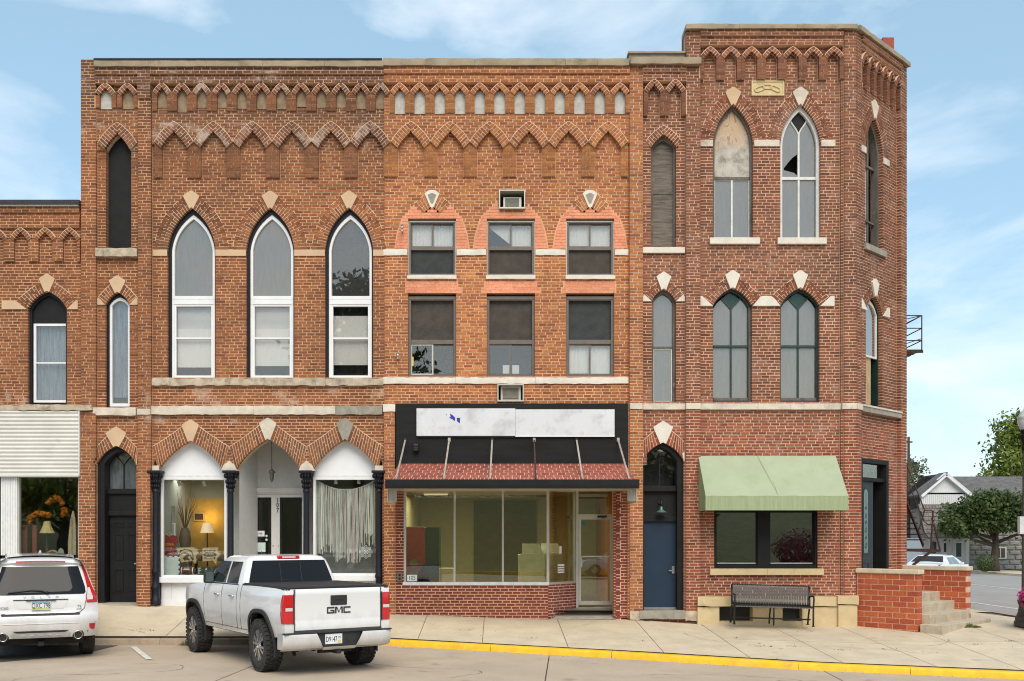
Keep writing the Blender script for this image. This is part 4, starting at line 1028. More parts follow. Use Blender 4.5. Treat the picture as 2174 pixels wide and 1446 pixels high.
# door wall
zd = lambda v: px(0, v, ZR).z
def dbox(m, u0, u1, v0, v1, y0, y1): m.box(px(u0, 0, ZR).x, ZR+y0, zd(v1), px(u1, 0, ZR).x, ZR+y1, zd(v0)); return m
m = MB(); dbox(m, 1223, 1228, 1032, 1290, -.03, .06); dbox(m, 1300, 1306, 1032, 1290, -.03, .06); dbox(m, 1228, 1300, 1032, 1043, -.03, .06); dbox(m, 1228, 1300, 1092, 1098, -.03, .06)
dfr = m.build('door_frame', M['alu'], rootM); dbox(MB(), 1227, 1301, 1042, 1093, .0, .006).build('transom_pane', M['shop_glass2'] if 'shop_glass2' in M else M['shop_glass'], dfr)
m = MB(); dbox(m, 1228.5, 1233.5, 1098, 1284, -.02, .03); dbox(m, 1294.5, 1299.5, 1098, 1284, -.02, .03); dbox(m, 1233.5, 1294.5, 1098, 1103, -.02, .03); dbox(m, 1233.5, 1294.5, 1276, 1284, -.02, .03)
dr = m.build('door', M['alu'], rootM); dbox(MB(), 1233, 1295, 1102, 1277, .002, .008).build('pane', M['shop_glass2'] if 'shop_glass2' in M else M['shop_glass'], dr)
m = MB(); dbox(m, 1234, 1294, 1180, 1183, -.06, -.04); dbox(m, 1232, 1236, 1180, 1204, -.06, -.03); m.build('push_bar', M['alu'], dr)
m = MB(); dbox(m, 1268, 1288, 1095, 1099, -.10, -.03); m.bar(px(1270, 1096, ZR-.1), px(1284, 1101, ZR-.22), .015); m.build('door_closer', M['metal_dark'], dr)
m = MB(); c = px(1238, 1111, ZR); m.lathe([(0, 0), (.045, 0), (.045, .003), (0, .003)], (c.x, ZR-.002, c.z), 18, 'y'); m.build('sticker', plain('teal_sticker', (.01,.16,.20), .5), dr)
m = MB(); dbox(m, 1230, 1232, 1207, 1216, -.04, -.02); m.build('lock', M['steel'], dr)
# right reveal of the recess: brick
xr_ = front(1308, 0, 0).x
def rev(u, v, d): return Vector((xd1 + .03 + (xr_-xd1-.03)*(1-u/90) - d*0 - d, ZR + (D0+.1-ZR)*(u/90) , CAMZ+(HY-v)/S))
ul = 90*1.0
Rv = Facade(rootM, 0, 90, 1030, 1316, 'mortar_d', 'brick_dark', lambda u, v, d: Vector((xd1+.02+(xr_-xd1-.02)*(u/76.) - max(d, -.12), ZR+.06 + (D0+.10-ZR-.06)*(u/76.), CAMZ+(HY-v)/S)), 31)
Rv.nc = 76; Rv.D = Rv.D[:, :76]; Rv.K = Rv.K[:, :76]
Rv.rect(0, 76, 1030, 1316, 0.0); Rv.build()
m = MB(); m.add([(A.x-.02, D0+.1, .32), (xr_+.05, D0+.1, .335), (xd1+.03, ZR+.1, .56), (xd0-.05, ZR+.1, .56)], [(0,1,2,3)]); m.build('entrance_ramp', plain('grey_ramp_concrete', (.44,.385,.31), .9, var=.2, scale=5, bmp=.3), rootM)
m = MB(); m.add([(A.x-.4, D0+.1, ztop-.02), (xr_+.05, D0+.1, ztop-.02), (xr_+.05, ZR+.1, ztop-.02), (A.x-.4, ZR+.1, ztop-.02)], [(0,1,2,3)]); m.build('recess_ceiling', M['alu'], rootM)
Mi.block('number_plate', 863, 884, 1221, 1234.5, -.135, -.131, M['white'], sw)
text_mesh('house_number', '105', .13, M['black'], sw, Matrix.Translation(front(873.5, 1227.8, -.129)) @ Matrix.Rotation(R(90), 4, 'X'), .002, .85)
m = MB(); c = front(848, 1225, -.09); m.box(c.x-.05, c.y-.06, c.z-.10, c.x+.05, c.y+.02, c.z+.10); bx_ = m.build('outlet_box', plain('grey_box', (.16,.15,.14), .6, .3), rootM)
for dz in (-.04, .045): MB().lathe([(0, 0), (.03, 0), (.03, .012), (0, .012)], (c.x, c.y-.072, c.z+dz), 14, 'y').build('outlet_cover', M['metal_dark'], bx_)
Mi.build()
for a, b in ((815, 905), (905.4, 1008), (1008.4, 1072), (1072.4, 1200), (1200.4, 1268), (1268.4, 1335)): Mi.rough_block('coping', a, b, 128, 143, -.45, .10, M['coping'], 16, .6)
shell(rootM, front(815.3,0,0).x, front(1336,0,0).x, front(0,150,0).z, .2, D0+15, M['brick_m'], M['interior'], (front(0,840,0).z,))
finish_bricks(rootM)
# ================================================================== corner building with the cut-off corner
rootC = thing('brick_building', 'tall red brick corner building with cut-off corner, pointed windows and green awning', 'building', (front(1580, 0, 0).x, D0+.2, .2), world=True)
C = Facade(rootC, 1337, 1818, 70-CH, 1334, 'mortar_r', 'brick_r', seed=5)
C.rect(1364, 1818, 140, 1334, PAN); C.rect(1457, 1818, 60, 1334, PAN)
C.rect(1337, 1365, 143, 1316, PIL); C.rect(1457, 1487, 60, 1316, PIL); C.rect(1787, 1793, 60, 1280, -.05); C.rect(1793, 1818, 60, 1280, PIL)
# orange brick on the shared pilaster
C.rect(1337, 1365, 143, 1316, PIL, 'brick_m')
cornice(C, 1365, 1457, ((140, 152, .04), (152, 160, -.01), (160, 170, .02), (170, 196, -.14))); C.rect(1365, 1457, 196, 244, -.07)
zigzag(C, [1389, 1434], 22.5, 196, 170, 13, 197, 183, 244, .03, 0.0, -.105, 5, pkey='pier_r')
cornice(C, 1487, 1790, ((60, 79, .05), (79, 86, -.01), (86, 98, .03), (98, 124, -.14)))
zigzag(C, [1508 + 43.7*i for i in range(7)], 21.8, 123, 100, 13, 124, 112, 168, .03, 0.0, -.105, 5, pkey='pier_r')
# stair bay windows
WOODY = None
def bay_opening(cx, w, vs, va, vb, wo, vso, vao, n, d=PAN+.005, **kw):
    C.poly(arch_poly(cx, w+5, vs, va-6, vs, .1), np.nan); C.rect(cx-w, cx+w, vs-3, vb, np.nan)
    gothic(C, cx, w, vs, va, .10, wo, vso, vao, .03, n, d, **kw)
cx = 1410.5
C.poly(arch_poly(cx, 31, 309, 278, 309, .1), np.nan); C.rect(cx-27, cx+27, 306, 524, np.nan); C.gable(cx, 27, 309, 285, 16, PAN+.02, None, 2)
w_ = C.frame('window', arch_poly(cx, 27.5, 309, 283.5, 524, .1), arch_poly(cx, 22, 309, 292, 521, .1), -.20, -.32, M['grey_wood'])
C.plate('board', arch_poly(cx, 22.5, 309, 291, 401, .1), -.28, -.30, M['dark_board'], w_); C.block('board', cx-22, cx+22, 405, 521, -.27, -.255, M['dark_board'], w_); C.block('rail', cx-23, cx+23, 400, 405, -.3, -.24, M['grey_wood'], w_)
C.block('sill', 1365, 1455, 524, 536, -.3, -.03, M['stone_w'], bv=.006)
bay_opening(cx, 26, 638, 611, 854, 44.5, 627, 588, 9, kt=16, kb=5, kmat=M['stone_w'], khigh=13, mode=2)
for sg in (-1, 1): C.plate('skewback', [(cx+sg*26, 638), (cx+sg*44.5, 638), (cx+sg*44.5, 628), (cx+sg*41, 624)], PAN+.03, -.3, M['stone_w'])
w_ = C.frame('window', arch_poly(cx, 26.5, 638, 610.5, 854, .1), arch_poly(cx, 20.5, 638, 620, 850, .1), -.20, -.32, M['grey_wood'])
C.block('rail', cx-21, cx+21, 732, 736, -.30, -.235, M['grey_wood'], w_); C.plate('pane', arch_poly(cx, 21, 638, 619, 733, .1), -.262, -.268, M['grey_pane'], w_); C.block('pane', cx-21, cx+21, 735, 851, -.275, -.27, M['grey_pane'], w_)
C.frame('sash', rect_frame(cx-21, cx+20, 736, 851), rect_frame(cx-19, cx+17.5, 738, 848.5), -.25, -.28, M['white_d'], w_)
# tall lancets of the lodge floor
M['plywood'] = None
def ply():
    m, n, l, b = newmat('weathered_plywood')
    g = n.new('ShaderNodeNewGeometry'); mp_ = n.new('ShaderNodeMapping'); mp_.inputs['Scale'].default_value = (3.2, 1, .8); l.new(g.outputs['Position'], mp_.inputs[0])
    t = n.new('ShaderNodeTexNoise'); t.inputs['Scale'].default_value = 1.6; t.inputs['Detail'].default_value = 2; t.inputs['Distortion'].default_value = 1.2; l.new(mp_.outputs[0], t.inputs[0])
    mu = n.new('ShaderNodeMath'); mu.operation = 'MULTIPLY'; mu.inputs[1].default_value = 26; l.new(t.outputs[0], mu.inputs[0])
    si = n.new('ShaderNodeMath'); si.operation = 'SINE'; l.new(mu.outputs[0], si.inputs[0])
    r_ = ramp(n, l, si.outputs[0], [(0, (.50,.36,.24)), (.75, (.56,.42,.29)), (1, (.34,.20,.11))])
    sp = n.new('ShaderNodeSeparateXYZ'); l.new(g.outputs['Position'], sp.inputs[0])
    t2 = tex(n, l, 3, 5); ad = n.new('ShaderNodeMath'); ad.operation = 'MULTIPLY_ADD'; ad.inputs[1].default_value = .9; l.new(t2.outputs[0], ad.inputs[0]); l.new(sp.outputs[2], ad.inputs[2])
    mr = n.new('ShaderNodeMapRange'); mr.inputs[1].default_value = 11.35; mr.inputs[2].default_value = 11.75; mr.inputs[3].default_value = 1; mr.inputs[4].default_value = 0; l.new(ad.outputs[0], mr.inputs[0])
    t3 = tex(n, l, 5, 6, .7); r3 = ramp(n, l, t3.outputs[0], [(.3, (.20,.18,.14)), (.5, (.46,.42,.36)), (.7, (.58,.54,.48))])
    o = mixc_(n, l, r_.outputs[0], r3.outputs[0], mr.outputs[0]); l.new(o.outputs[0], b.inputs['Base Color']); b.inputs['Roughness'].default_value = .85
    return m
M['plywood'] = ply()
for k, cx in enumerate((1558.5, 1702)):
    w = 43
    C.poly(arch_poly(cx, w+9, 302, 205, 302, .13), np.nan); C.rect(cx-w, cx+w, 298, 503, np.nan)
    gothic(C, cx, w, 302, 217, .105, 71, 302, 184, .125, 18, PAN+.005, kt=16.5, kb=4, kmat=M['tan_stone'] if not k else M['stone'], khigh=3, mode=3)
    fm = M['grey_wood'] if not k else M['white_d']; t = 5 if not k else 6.5
    op = arch_poly(cx, w+.5, 302, 216, 503, .105); i1 = arch_poly(cx, w-t, 302, 226 if not k else 229, 499, .105)
    w_ = C.frame('window', op, i1, -.19, -.34, fm)
    C.block('rail', cx-w+t-1, cx+w-t+1, 368, 374, -.32, -.235, fm, w_)
    if not k:
        C.plate('plywood_board', arch_poly(cx, w-t+.5, 302, 225, 369, .105), -.25, -.27, M['plywood'], w_)
        for a, b in ((cx-37, cx-2), (cx+2, cx+37)): C.block('pane', a, b, 373, 499, -.28, -.275, M['grey_pane'], w_)
        C.block('mullion', cx-2, cx+2, 373, 499, -.30, -.245, M['white_d'], w_)
        C.frame('sash', rect_frame(cx-38, cx+38, 373, 499), rect_frame(cx-36, cx+36, 375, 497), -.25, -.29, M['white_d'], w_)
    else:
        # Y tracery
        m = MB(); C.fbox(m, cx-2, cx+2, 272, 499, -.30, -.245)
        for sg in (-1, 1):
            pts = [C.P(cx+sg*18*math.sin(q*math.pi/2)**1.2 if q else cx, 276-34*q**.8 + 0, -.265) for q in (0, .25, .5, .75, 1)]
            m.tube(pts, .020, 6)
        m.build('tracery', fm, w_)
        C.plate('dark_pane', [(cx-17, 243), (cx, 229), (cx+17, 243), (cx+8, 262), (cx, 275), (cx-8, 262)], -.268, -.27, M['black'], w_)
        C.plate('pane', [(cx+1, 276), (cx+9, 262), (cx+19, 245), (cx+26, 258), (cx+32, 276), (cx+36, 302), (cx+36, 369), (cx+1, 369)], -.275, -.28, M['grey_pane'], w_)
        C.plate('broken_pane', [(cx-1, 276), (cx-9, 262), (cx-19, 245), (cx-26, 258), (cx-32, 276), (cx-36, 302), (cx-36, 369), (cx-1, 369), (cx-1, 365), (cx-9, 358), (cx-31, 352), (cx-31, 348), (cx-22, 336), (cx-12, 325), (cx-1, 317)], -.275, -.28, M['grey_pane'], w_)
        for a, b in ((cx-36, cx-1), (cx+1, cx+36)): C.block('pane', a, b, 373, 499, -.28, -.275, M['grey_pane'], w_)
    C.block('window_back', cx-w-3, cx+w+3, 200, 506, -.7, -.68, M['interior'], w_)
for a, b in ((1488, 1515), (1603, 1657), (1746, 1776)): C.block('string_stone', a, b, 294, 308, -.25, PAN+.03, M['stone'], bv=.006)
for a, b in ((1508, 1614), (1652, 1756)): C.block('sill', a, b, 503.5, 517, -.3, PAN+.08, M['stone_w'], bv=.006)
# second floor: green windows
for k, cx in enumerate((1557, 1701)):
    w = 42.5
    C.poly(arch_poly(cx, w+8, 648, 600, 648, .1), np.nan); C.rect(cx-w, cx+w, 645, 853, np.nan)
    gothic(C, cx, w, 648, 609, .10, 65, 634, 583, .06, 12, PAN+.005, kt=16, kb=5, kmat=M['stone_w'], khigh=11, mode=3, kproud=.04)
    gm = M['green_paint']
    w_ = C.frame('window', arch_poly(cx, w+.5, 648, 608.5, 853, .1), arch_poly(cx-(2 if not k else 0), w-4.5, 648, 615, 848, .1), -.20, -.34, gm)
    if not k: C.block('bare_jamb', cx+w-6, cx+w, 650, 853, -.33, -.195, M['grey_wood'], w_)
    C.block('rail', cx-38, cx+38, 729, 734, -.31, -.235, gm, w_)
    m = MB(); C.fbox(m, cx-1.7, cx+1.7, 645, 848, -.31, -.25)
    for sg in (-1, 1): m.bar(C.P(cx, 650, -.27), C.P(cx+sg*20, 628, -.27), .035, .05)
    m.build('mullion', gm, w_)
    C.plate('green_pane', [(cx, 648), (cx-19, 629), (cx-12, 622), (cx, 614), (cx+12, 622), (cx+19, 629)], -.285, -.29, M['green_glass'], w_)
    C.plate('pane', [(cx-38, 731), (cx-38, 650), (cx-30, 638), (cx-20, 629), (cx, 649), (cx, 731)], -.28, -.285, M['grey_pane'], w_); C.plate('pane', [(cx+38, 731), (cx+38, 650), (cx+30, 638), (cx+20, 629), (cx, 649), (cx, 731)], -.28, -.285, M['grey_pane'], w_)
    for a, b in ((cx-38, cx-1), (cx+1, cx+38)): C.block('pane', a, b, 733, 849, -.292, -.287, M['grey_pane'], w_)
    C.block('bottom_rail', cx-38, cx+38, 842, 852, -.31, -.225, M['grey_wood'], w_)
    C.block('window_back', cx-w-3, cx+w+3, 600, 856, -.7, -.68, M['interior'], w_)
for pts in ([(1514.5, 648), (1486.5, 648), (1486.5, 627), (1492, 627)], [(1599.5, 648), (1615, 630), (1620, 627), (1638, 627), (1643, 630), (1658.5, 648)], [(1743.5, 648), (1773.5, 648), (1773.5, 627), (1766, 627)]):
    C.plate('skewback', pts, PAN+.045, -.3, M['stone_w'])
# stone belt course
for a, b, d in ((1337, 1364, .03), (1364.3, 1456, -.04), (1456.3, 1487, .04), (1487.3, 1610, -.04), (1610.3, 1680, -.038), (1680.3, 1787, -.04), (1787.3, 1818, .04)):
    C.block('belt_stone', a, b, 856, 869, -.3, d, M['stone'], bv=.006)
# plaque with three linked rings
M['plaque'] = plain('cream_plaque_stone', (.62,.47,.25), .85, var=.12, scale=8, dirt=(.5,.40,.24), bmp=.3)
C.rect(1598, 1666, 168, 200, np.nan)
pq = C.block('plaque', 1597, 1667, 168, 200.5, -.3, -.075, M['plaque'], bv=.006)
C.frame('plaque_border', rect_frame(1597.3, 1666.7, 168.3, 200.2), rect_frame(1600, 1664, 171, 197.5), -.06, -.1, M['plaque'], pq)
def link_ring(cu, cv, a, hw, hh):
    pts = []
    for k in range(28):
        t = 2*math.pi*k/28; x = math.copysign(abs(math.cos(t))**.55, math.cos(t))*hw; y = math.copysign(abs(math.sin(t))**.8, math.sin(t))*hh
        pts.append(C.P(cu + x*math.cos(a) - y*math.sin(a), cv + x*math.sin(a) + y*math.cos(a), -.068))
    m = MB(); m.tube(pts + pts[:1], .015, 6, False); m.build('chain_link', M['plaque'], pq, True)
link_ring(1614.5, 186, -.36, 10.5, 4.6); link_ring(1631.5, 181.5, .02, 9.5, 4.4); link_ring(1648, 185.5, .42, 10.5, 4.6)
# ground floor: pointed doorway
cx = 1409
C.poly(arch_poly(cx, 48, 978, 930, 978, .1), np.nan); C.rect(cx-44.5, cx+44.5, 974, 1300, np.nan)
C.rect(1364.5, 1374, 890, 985, PAN)
gothic(C, cx, 44.5, 978, 939, .10, 45, 938, 905, .05, 9, PAN+.01, kt=21, kb=6, kmat=M['stone_w'], khigh=12, mode=2)
for sg in (-1, 1): C.plate('skewback', [(cx+sg*44, 979), (cx+sg*45.5, 979), (cx+sg*45.5, 958), (cx+sg*41, 962)], PAN+.03, -.3, M['stone_w'])
fr_ = C.frame('door_frame', arch_poly(cx, 45, 978, 938.5, 1297, .1), arch_poly(cx-4, 35.5, 978, 948, 1297, .1), -.17, -.5, M['black'])
C.plate('transom_pane', arch_poly(cx-4, 36, 978, 947, 1030, .1), -.38, -.386, M['pane'], fr_); C.plate('transom_back', arch_poly(cx-4, 36, 978, 947, 1034, .1), -.8, -.81, M['interior'], fr_)
m = MB(); C.fbox(m, cx-5.5, cx-2.5, 976, 1030, -.39, -.35)
for sg in (-1, 1): m.tube([C.P(cx-4+sg*22*(q**.75), 976-22*q**1.2, -.37) for q in (0, .25, .5, .75, 1)], .015, 6)
m.build('tracery', M['black'], fr_)
C.block('transom_bar', cx-40, cx+34, 1030, 1042, -.5, -.30, M['black'], fr_, .006); C.block('panel', cx-40, cx+34, 1042, 1098, -.5, -.40, M['black'], fr_); C.block('panel_rail', cx-40, cx+34, 1096, 1107, -.5, -.35, M['black'], fr_, .006)
M['door_blue'] = plain('slate_blue_door', (.020,.038,.066), .55, var=.08, scale=2, spec=.2)
dr = C.block('door', cx-39, cx+31.5, 1106, 1292, -.46, -.41, M['door_blue'])
m = MB(); C.fbox(m, cx+23, cx+29, 1203, 1219, -.41, -.385); C.fbox(m, cx+16, cx+26, 1211, 1214, -.375, -.36); m.build('handle', M['chrome'], dr)
C.block('threshold', cx-42, cx+34, 1292, 1295, -.5, -.34, M['steel'], fr_)
C.rough_block('door_step', 1358, 1455, 1296, 1314, -.6, .05, M['stone_grey'], 12, .6); C.rough_block('plinth_stone', 1337, 1358, 1298, 1316, -.3, .03, M['stone_rough'], 7, .8); C.rough_block('plinth_stone', 1455, 1480, 1297, 1318, -.3, .02, M['stone_rough'], 7, .8)
# gooseneck lamp over the door
lc = C.P(1407, 1070, -.38); lm = MB().tube([lc + Vector((0, .02, .06)), lc + Vector((0, -.06, .10)), lc + Vector((0, -.14, .07)), lc + Vector((0, -.16, -.05))], .014, 8).build('wall_lamp', M['metal_dark'], rootC, True)
MB().lathe([(.02, .0), (.035, -.02), (.04, -.07), (.11, -.12), (.125, -.135), (.12, -.137), (.0, -.09)], tuple(lc + Vector((0, -.16, -.05))), 20).build('lamp_shade', plain('green_enamel', (.06,.16,.12), .35), lm, True)
MB().lathe([(.0, .0), (.05, 0), (.05, .02), (0, .02)], (lc.x, lc.y-.02, lc.z+.06), 16, 'y').build('lamp_base', M['metal_dark'], lm)
# shop window under the awning
C.rect(1518, 1739, 1035, 1207, np.nan)
w_ = C.frame('shop_window', rect_frame(1517.5, 1739.5, 1034, 1207), rect_frame(1523, 1734, 1042, 1200), -.15, -.34, M['black'])
C.block('mullion', 1612, 1639, 1040, 1204, -.33, -.145, M['black'], w_, .006)
for a, b in ((1523, 1613), (1638, 1734)):
    C.frame('sash', rect_frame(a, b, 1085, 1201), rect_frame(a+2.5, b-2.5, 1088, 1197), -.22, -.27, M['black'], w_); C.block('bead', a+3, b-3, 1195.5, 1197, -.25, -.215, M['white_d'], w_)
    C.block('pane', a+1, b-1, 1042, 1199, -.262, -.257, M['shop_glass3'] if 'shop_glass3' in M else M['pane'], w_); C.block('transom', a, b, 1082, 1086, -.27, -.21, M['black'], w_)
C.block('sill', 1508, 1628.5, 1207.5, 1221, -.3, .0, M['cream_stone'], bv=.006); C.block('sill', 1629, 1749.5, 1207.5, 1221, -.3, .0, M['cream_stone'], bv=.006)
# foundation
C.rect(1480, 1818, 1264, 1340, np.nan)
C.rough_block('plinth_ledge', 1480, 1775, 1266, 1287, -.4, .10, M['cream_stone'], 14, .8)
for a, b in ((1480, 1526), (1597, 1660), (1702, 1776)): C.rough_block('plinth_stone', a, b, 1287, 1345, -.45, .06, M['cream_stone'], 12, .7)
C.block('vent_recess', 1526, 1597, 1287, 1345, -.5, -.25, M['interior']); C.block('vent_sill', 1526, 1597, 1319, 1345, -.4, .04, M['cream_stone']); C.block('vent_recess', 1660, 1702, 1287, 1345, -.5, -.2, M['interior']); C.block('vent_board', 1660, 1702, 1300, 1326, -.2, -.18, plain('dark_green_board', (.03,.035,.033), .7)); C.block('vent_sill', 1660, 1702, 1319, 1345, -.4, .04, M['cream_stone'])
C.rough_block('pier_cap', 1774, 1818, 1264, 1283, -.4, .16, M['cream_stone'], 10, 1.0); C.rough_block('pier_stone', 1776, 1816, 1283, 1345, -.4, .13, M['cream_stone'], 10, .8)
# downpipe joint line and the green awning
M['awning'] = plain('sage_awning_cloth', (.35,.395,.26), .85, var=.07, scale=2, dirt=(.30,.34,.215), dirt_lo=.57)
M['awning_v'] = plain('sage_awning_valance', (.30,.35,.20), .85, var=.12, scale=5, stretch=(6,1,.3), dirt=(.27,.32,.17), dirt_lo=.58)
ZA = 22.16; ax0, ax1 = front(1483, 0, 0).x, front(1775, 0, 0).x; az0, az1, az2 = front(0, 968, 0).z, px(0, 1053, ZA).z, px(0, 1083.5, ZA).z
def sagz(t, u): return -.022*math.sin(math.pi*t)*(.55+.45*math.cos(u*math.pi/8*1.5)) - .004*math.sin(u*2.1+t*3)
m = MB(); m.grid([[(ax0+(ax1-ax0)*u/16, D0+.02+(ZA-D0-.02)*t/6, az0+(az1-az0)*t/6 + sagz(t/6, u)) for u in range(17)] for t in range(7)])
aw = m.build('awning', M['awning'], rootC, True)
m = MB(); m.grid([[(ax0+(ax1-ax0)*u/60, ZA+.004*math.sin(u*.9), z_) for u in range(61)] for z_ in (az1, az2)]); m.build('valance', M['awning_v'], aw, True)
for xx in (ax0, ax1):
    m = MB(); m.add([(xx, D0+.02, az0), (xx, ZA, az1), (xx, ZA, az2), (xx, D0+.02, az2)], [(0,1,2,3)]); m.build('side_panel', M['awning_v'], aw)
m = MB()
for a, b in (((ax0+.02, D0, az2+.03), (ax0+.02, ZA+.02, az2+.03)), ((ax1-.02, D0, az2+.03), (ax1-.02, ZA+.02, az2+.03)), ((ax0+.02, ZA+.03, az2+.03), (ax1-.02, ZA+.03, az2+.03))): m.tube([a, b], .012, 6)
m.build('awning_frame', M['steel'], aw)
m = MB(); m.add([(ax0+1.32, D0-.01, az0+.0), (ax0+1.33, D0-.01, az0+.0), (ax0+1.58, ZA+.02, az1+.018), (ax0+1.57, ZA+.02, az1+.018)], [(0,1,2,3)]); m.bar((ax0+(ax1-ax0)*.5, ZA+.30, az1+.353), (ax0+(ax1-ax0)*.5+.02, ZA+.02, az1+.035), .004, .003); m.build('seam', M['awning_v'], aw)
C.build()
# parapet copings of the front
C.rough_block('coping', 1337, 1487, 126, 140, -.5, .12, M['coping'], 14, .6); C.block('parapet_block', 1337, 1456, 110, 126, -.5, -.1, M['stone_grey']); C.rough_block('coping', 1334, 1456.5, 106, 110.5, -.55, -.05, M['coping'], 14, .4)
for a, b in ((1455, 1568), (1568.4, 1690), (1690.4, 1818)): C.rough_block('coping', a, b, 55, 65, -.5, .10, M['coping'], 14, .6)
C.block('parapet_return', 1455, 1487, 65, 140, -.5, -.38, M['brick_r'])

# ---------------- the cut-off corner
c45 = math.sqrt(.5); X0, Y0 = front(1818, 0, 0).x, D0
def cham(u, v, d): return Vector((X0 + (u/S)*c45 + d*c45, Y0 + (u/S)*c45 - d*c45, CAMZ + (HY - v)/S))
def ch(x, y=None):
    """photograph pixel on the cut-off corner -> facade units"""
    r = (x - CX)/F; k = (r*Y0 - X0)/(1 - r); u = k/c45*S
    return u if y is None else (u, HY - (HY - y)*(Y0 + k)/Y0)
Wc = ch(1925)
H = Facade(rootC, 0, round(Wc), 70-CH, 1334, 'mortar_r', 'brick_r', cham, 9)
W_ = round(Wc)
H.rect(0, W_, 60, 1334, PAN); H.rect(0, 24, 60, 1334, PIL); H.rect(W_-30, W_, 60, 1334, PIL)
cornice(H, 24, W_-30, ((60, 79, .05), (79, 86, -.01), (86, 98, .03), (98, 124, -.14)))
nz_ = 6; sp_ = (W_-54)/nz_
zigzag(H, [24+sp_*(i+.5) for i in range(nz_)], sp_/2, 123, 100, sp_*.30, 124, 112, 168, .03, 0.0, -.105, 4, pkey='pier_r')
hc = ch(1865)
# lodge floor window (open, weathered)
def HU(x, y): return ch(x, y)
cx = hc; w = 42
H.poly(arch_poly(cx, w+8, 302, 205, 302, .13), np.nan); H.rect(cx-w, cx+w, 298, 503, np.nan)
gothic(H, cx, w, 302, 217, .105, 70, 302, 184, .125, 18, PAN+.005, kt=18, kb=4, kmat=M['stone'], khigh=6, mode=3)
w_ = H.frame('window', arch_poly(cx, w+.5, 302, 216, 503, .105), arch_poly(cx, w-7, 302, 228, 499, .105), -.20, -.36, M['grey_wood'])
H.block('rail', cx-w+5, cx+w-5, 318, 323, -.33, -.27, M['grey_wood'], w_); H.block('rail', cx-w+5, cx+w-5, 440, 444, -.33, -.27, M['grey_wood'], w_); H.block('mullion', cx+4, cx+11, 230, 500, -.38, -.30, M['grey_wood'], w_)
H.block('pane', cx-36, cx+5, 322, 499, -.335, -.33, M['blind'], w_); H.plate('window_back', arch_poly(cx, w, 302, 217, 503, .125), -.52, -.53, M['interior'], w_)
for a, b in ((cx-70, cx-w), (cx+w, cx+70)): H.block('string_stone', a, b, 294, 308, -.25, PAN+.03, M['stone'], bv=.006)
H.block('sill', cx-50, cx+50, 503.5, 517, -.3, PAN+.07, M['stone_grey'], bv=.006)
# middle window
cx = hc; w = 40
H.poly(arch_poly(cx, w+8, 648, 600, 648, .1), np.nan); H.rect(cx-w, cx+w, 645, 853, np.nan)
gothic(H, cx, w, 648, 609, .10, 63, 634, 583, .06, 12, PAN+.005, kt=16, kb=5, kmat=M['stone_w'], khigh=11, mode=3, kproud=.04)
for sg in (-1, 1): H.plate('skewback', [(cx+sg*w, 648), (cx+sg*(w+28), 648), (cx+sg*(w+28), 627), (cx+sg*(w+23), 627)], PAN+.045, -.3, M['stone_w'])
w_ = H.frame('window', arch_poly(cx, w+.5, 648, 608.5, 853, .1), arch_poly(cx, w-5, 648, 616, 849, .1), -.20, -.40, M['green_paint'])
H.frame('storm_sash', arch_poly(cx-2, w-5, 648, 618, 744, .1), arch_poly(cx-2, w-9, 648, 626, 740, .1), -.205, -.25, M['white_d'], w_); H.plate('pane', arch_poly(cx-2, w-8, 648, 625, 741, .1), -.228, -.232, M['grey_pane'], w_)
H.block('plywood_board', cx-w+4, cx+12, 744, 852, -.27, -.25, M['plywood2'] if 'plywood2' in M else plain('tan_plywood', (.45,.31,.17), .85, var=.35, scale=5, stretch=(4,4,.4), dirt=(.3,.2,.11)), w_); H.block('window_back', cx-w, cx+w, 605, 854, -.6, -.58, M['interior'], w_)
H.block('belt_stone', 0, 24, 856, 869, -.3, .04, M['stone'], bv=.006); H.block('belt_stone', 24.3, W_-31, 856, 871, -.3, .03, M['stone_grey'], bv=.006); H.block('belt_stone', 24.3, W_-31, 856, 860, -.3, .05, M['stone'], bv=.004)
# corner doorway
ua, ub = ch(1832), ch(1891); va_ = ch(1832, 974)[1]
dz = 1246
H.rect(ua, ub, va_, dz+2, np.nan)
fr_ = H.frame('door_frame', rect_frame(ua-.5, ub+.5, va_-2, dz), rect_frame(ua+9, ub-11, va_+7, dz), -.05, -.36, M['black'])
H.block('transom_bar', ua+8, ub-10, va_+38, va_+46, -.3, -.1, M['black'], fr_, .006); H.block('transom_pane', ua+9, ub-11, va_+8, va_+38, -.17, -.165, M['pane'], fr_); H.block('transom_back', ua+9, ub-11, va_+8, va_+38, -.7, -.69, M['interior'], fr_)
M['door_navy'] = plain('dark_slate_door', (.022,.026,.034), .5, var=.2)
dl = H.block('door', ua+9, ua+9+(ub-ua-20)*.62, va_+46, dz, -.21, -.16, M['door_navy'])
H.block('door_back', ua+5, ub-5, va_+40, dz, -.9, -.88, M['interior'], fr_)
dcx = ua+9+(ub-ua-20)*.31
H.frame('glass_rim', arch_poly(dcx, 13, va_+75, va_+58, dz-68, .18), arch_poly(dcx, 10.5, va_+75, va_+62, dz-71, .18), -.148, -.17, M['door_navy'], dl)
H.plate('etched_glass', arch_poly(dcx, 11, va_+75, va_+61, dz-70, .18), -.155, -.165, plain('etched_glass', (.13,.20,.19), .25, var=.2, scale=12), dl)
m = MB()
for q, s_ in ((.30, 3), (.42, 4.5), (.52, 3.5), (.64, 5), (.76, 3), (.88, 5)):
    vv = va_+62+(dz-70-va_-62)*q; m.tube([H.P(dcx-s_, vv, -.153), H.P(dcx, vv-s_*1.4, -.153), H.P(dcx+s_, vv, -.153), H.P(dcx, vv+s_*1.4, -.153), H.P(dcx-s_, vv, -.153)], .006, 5)
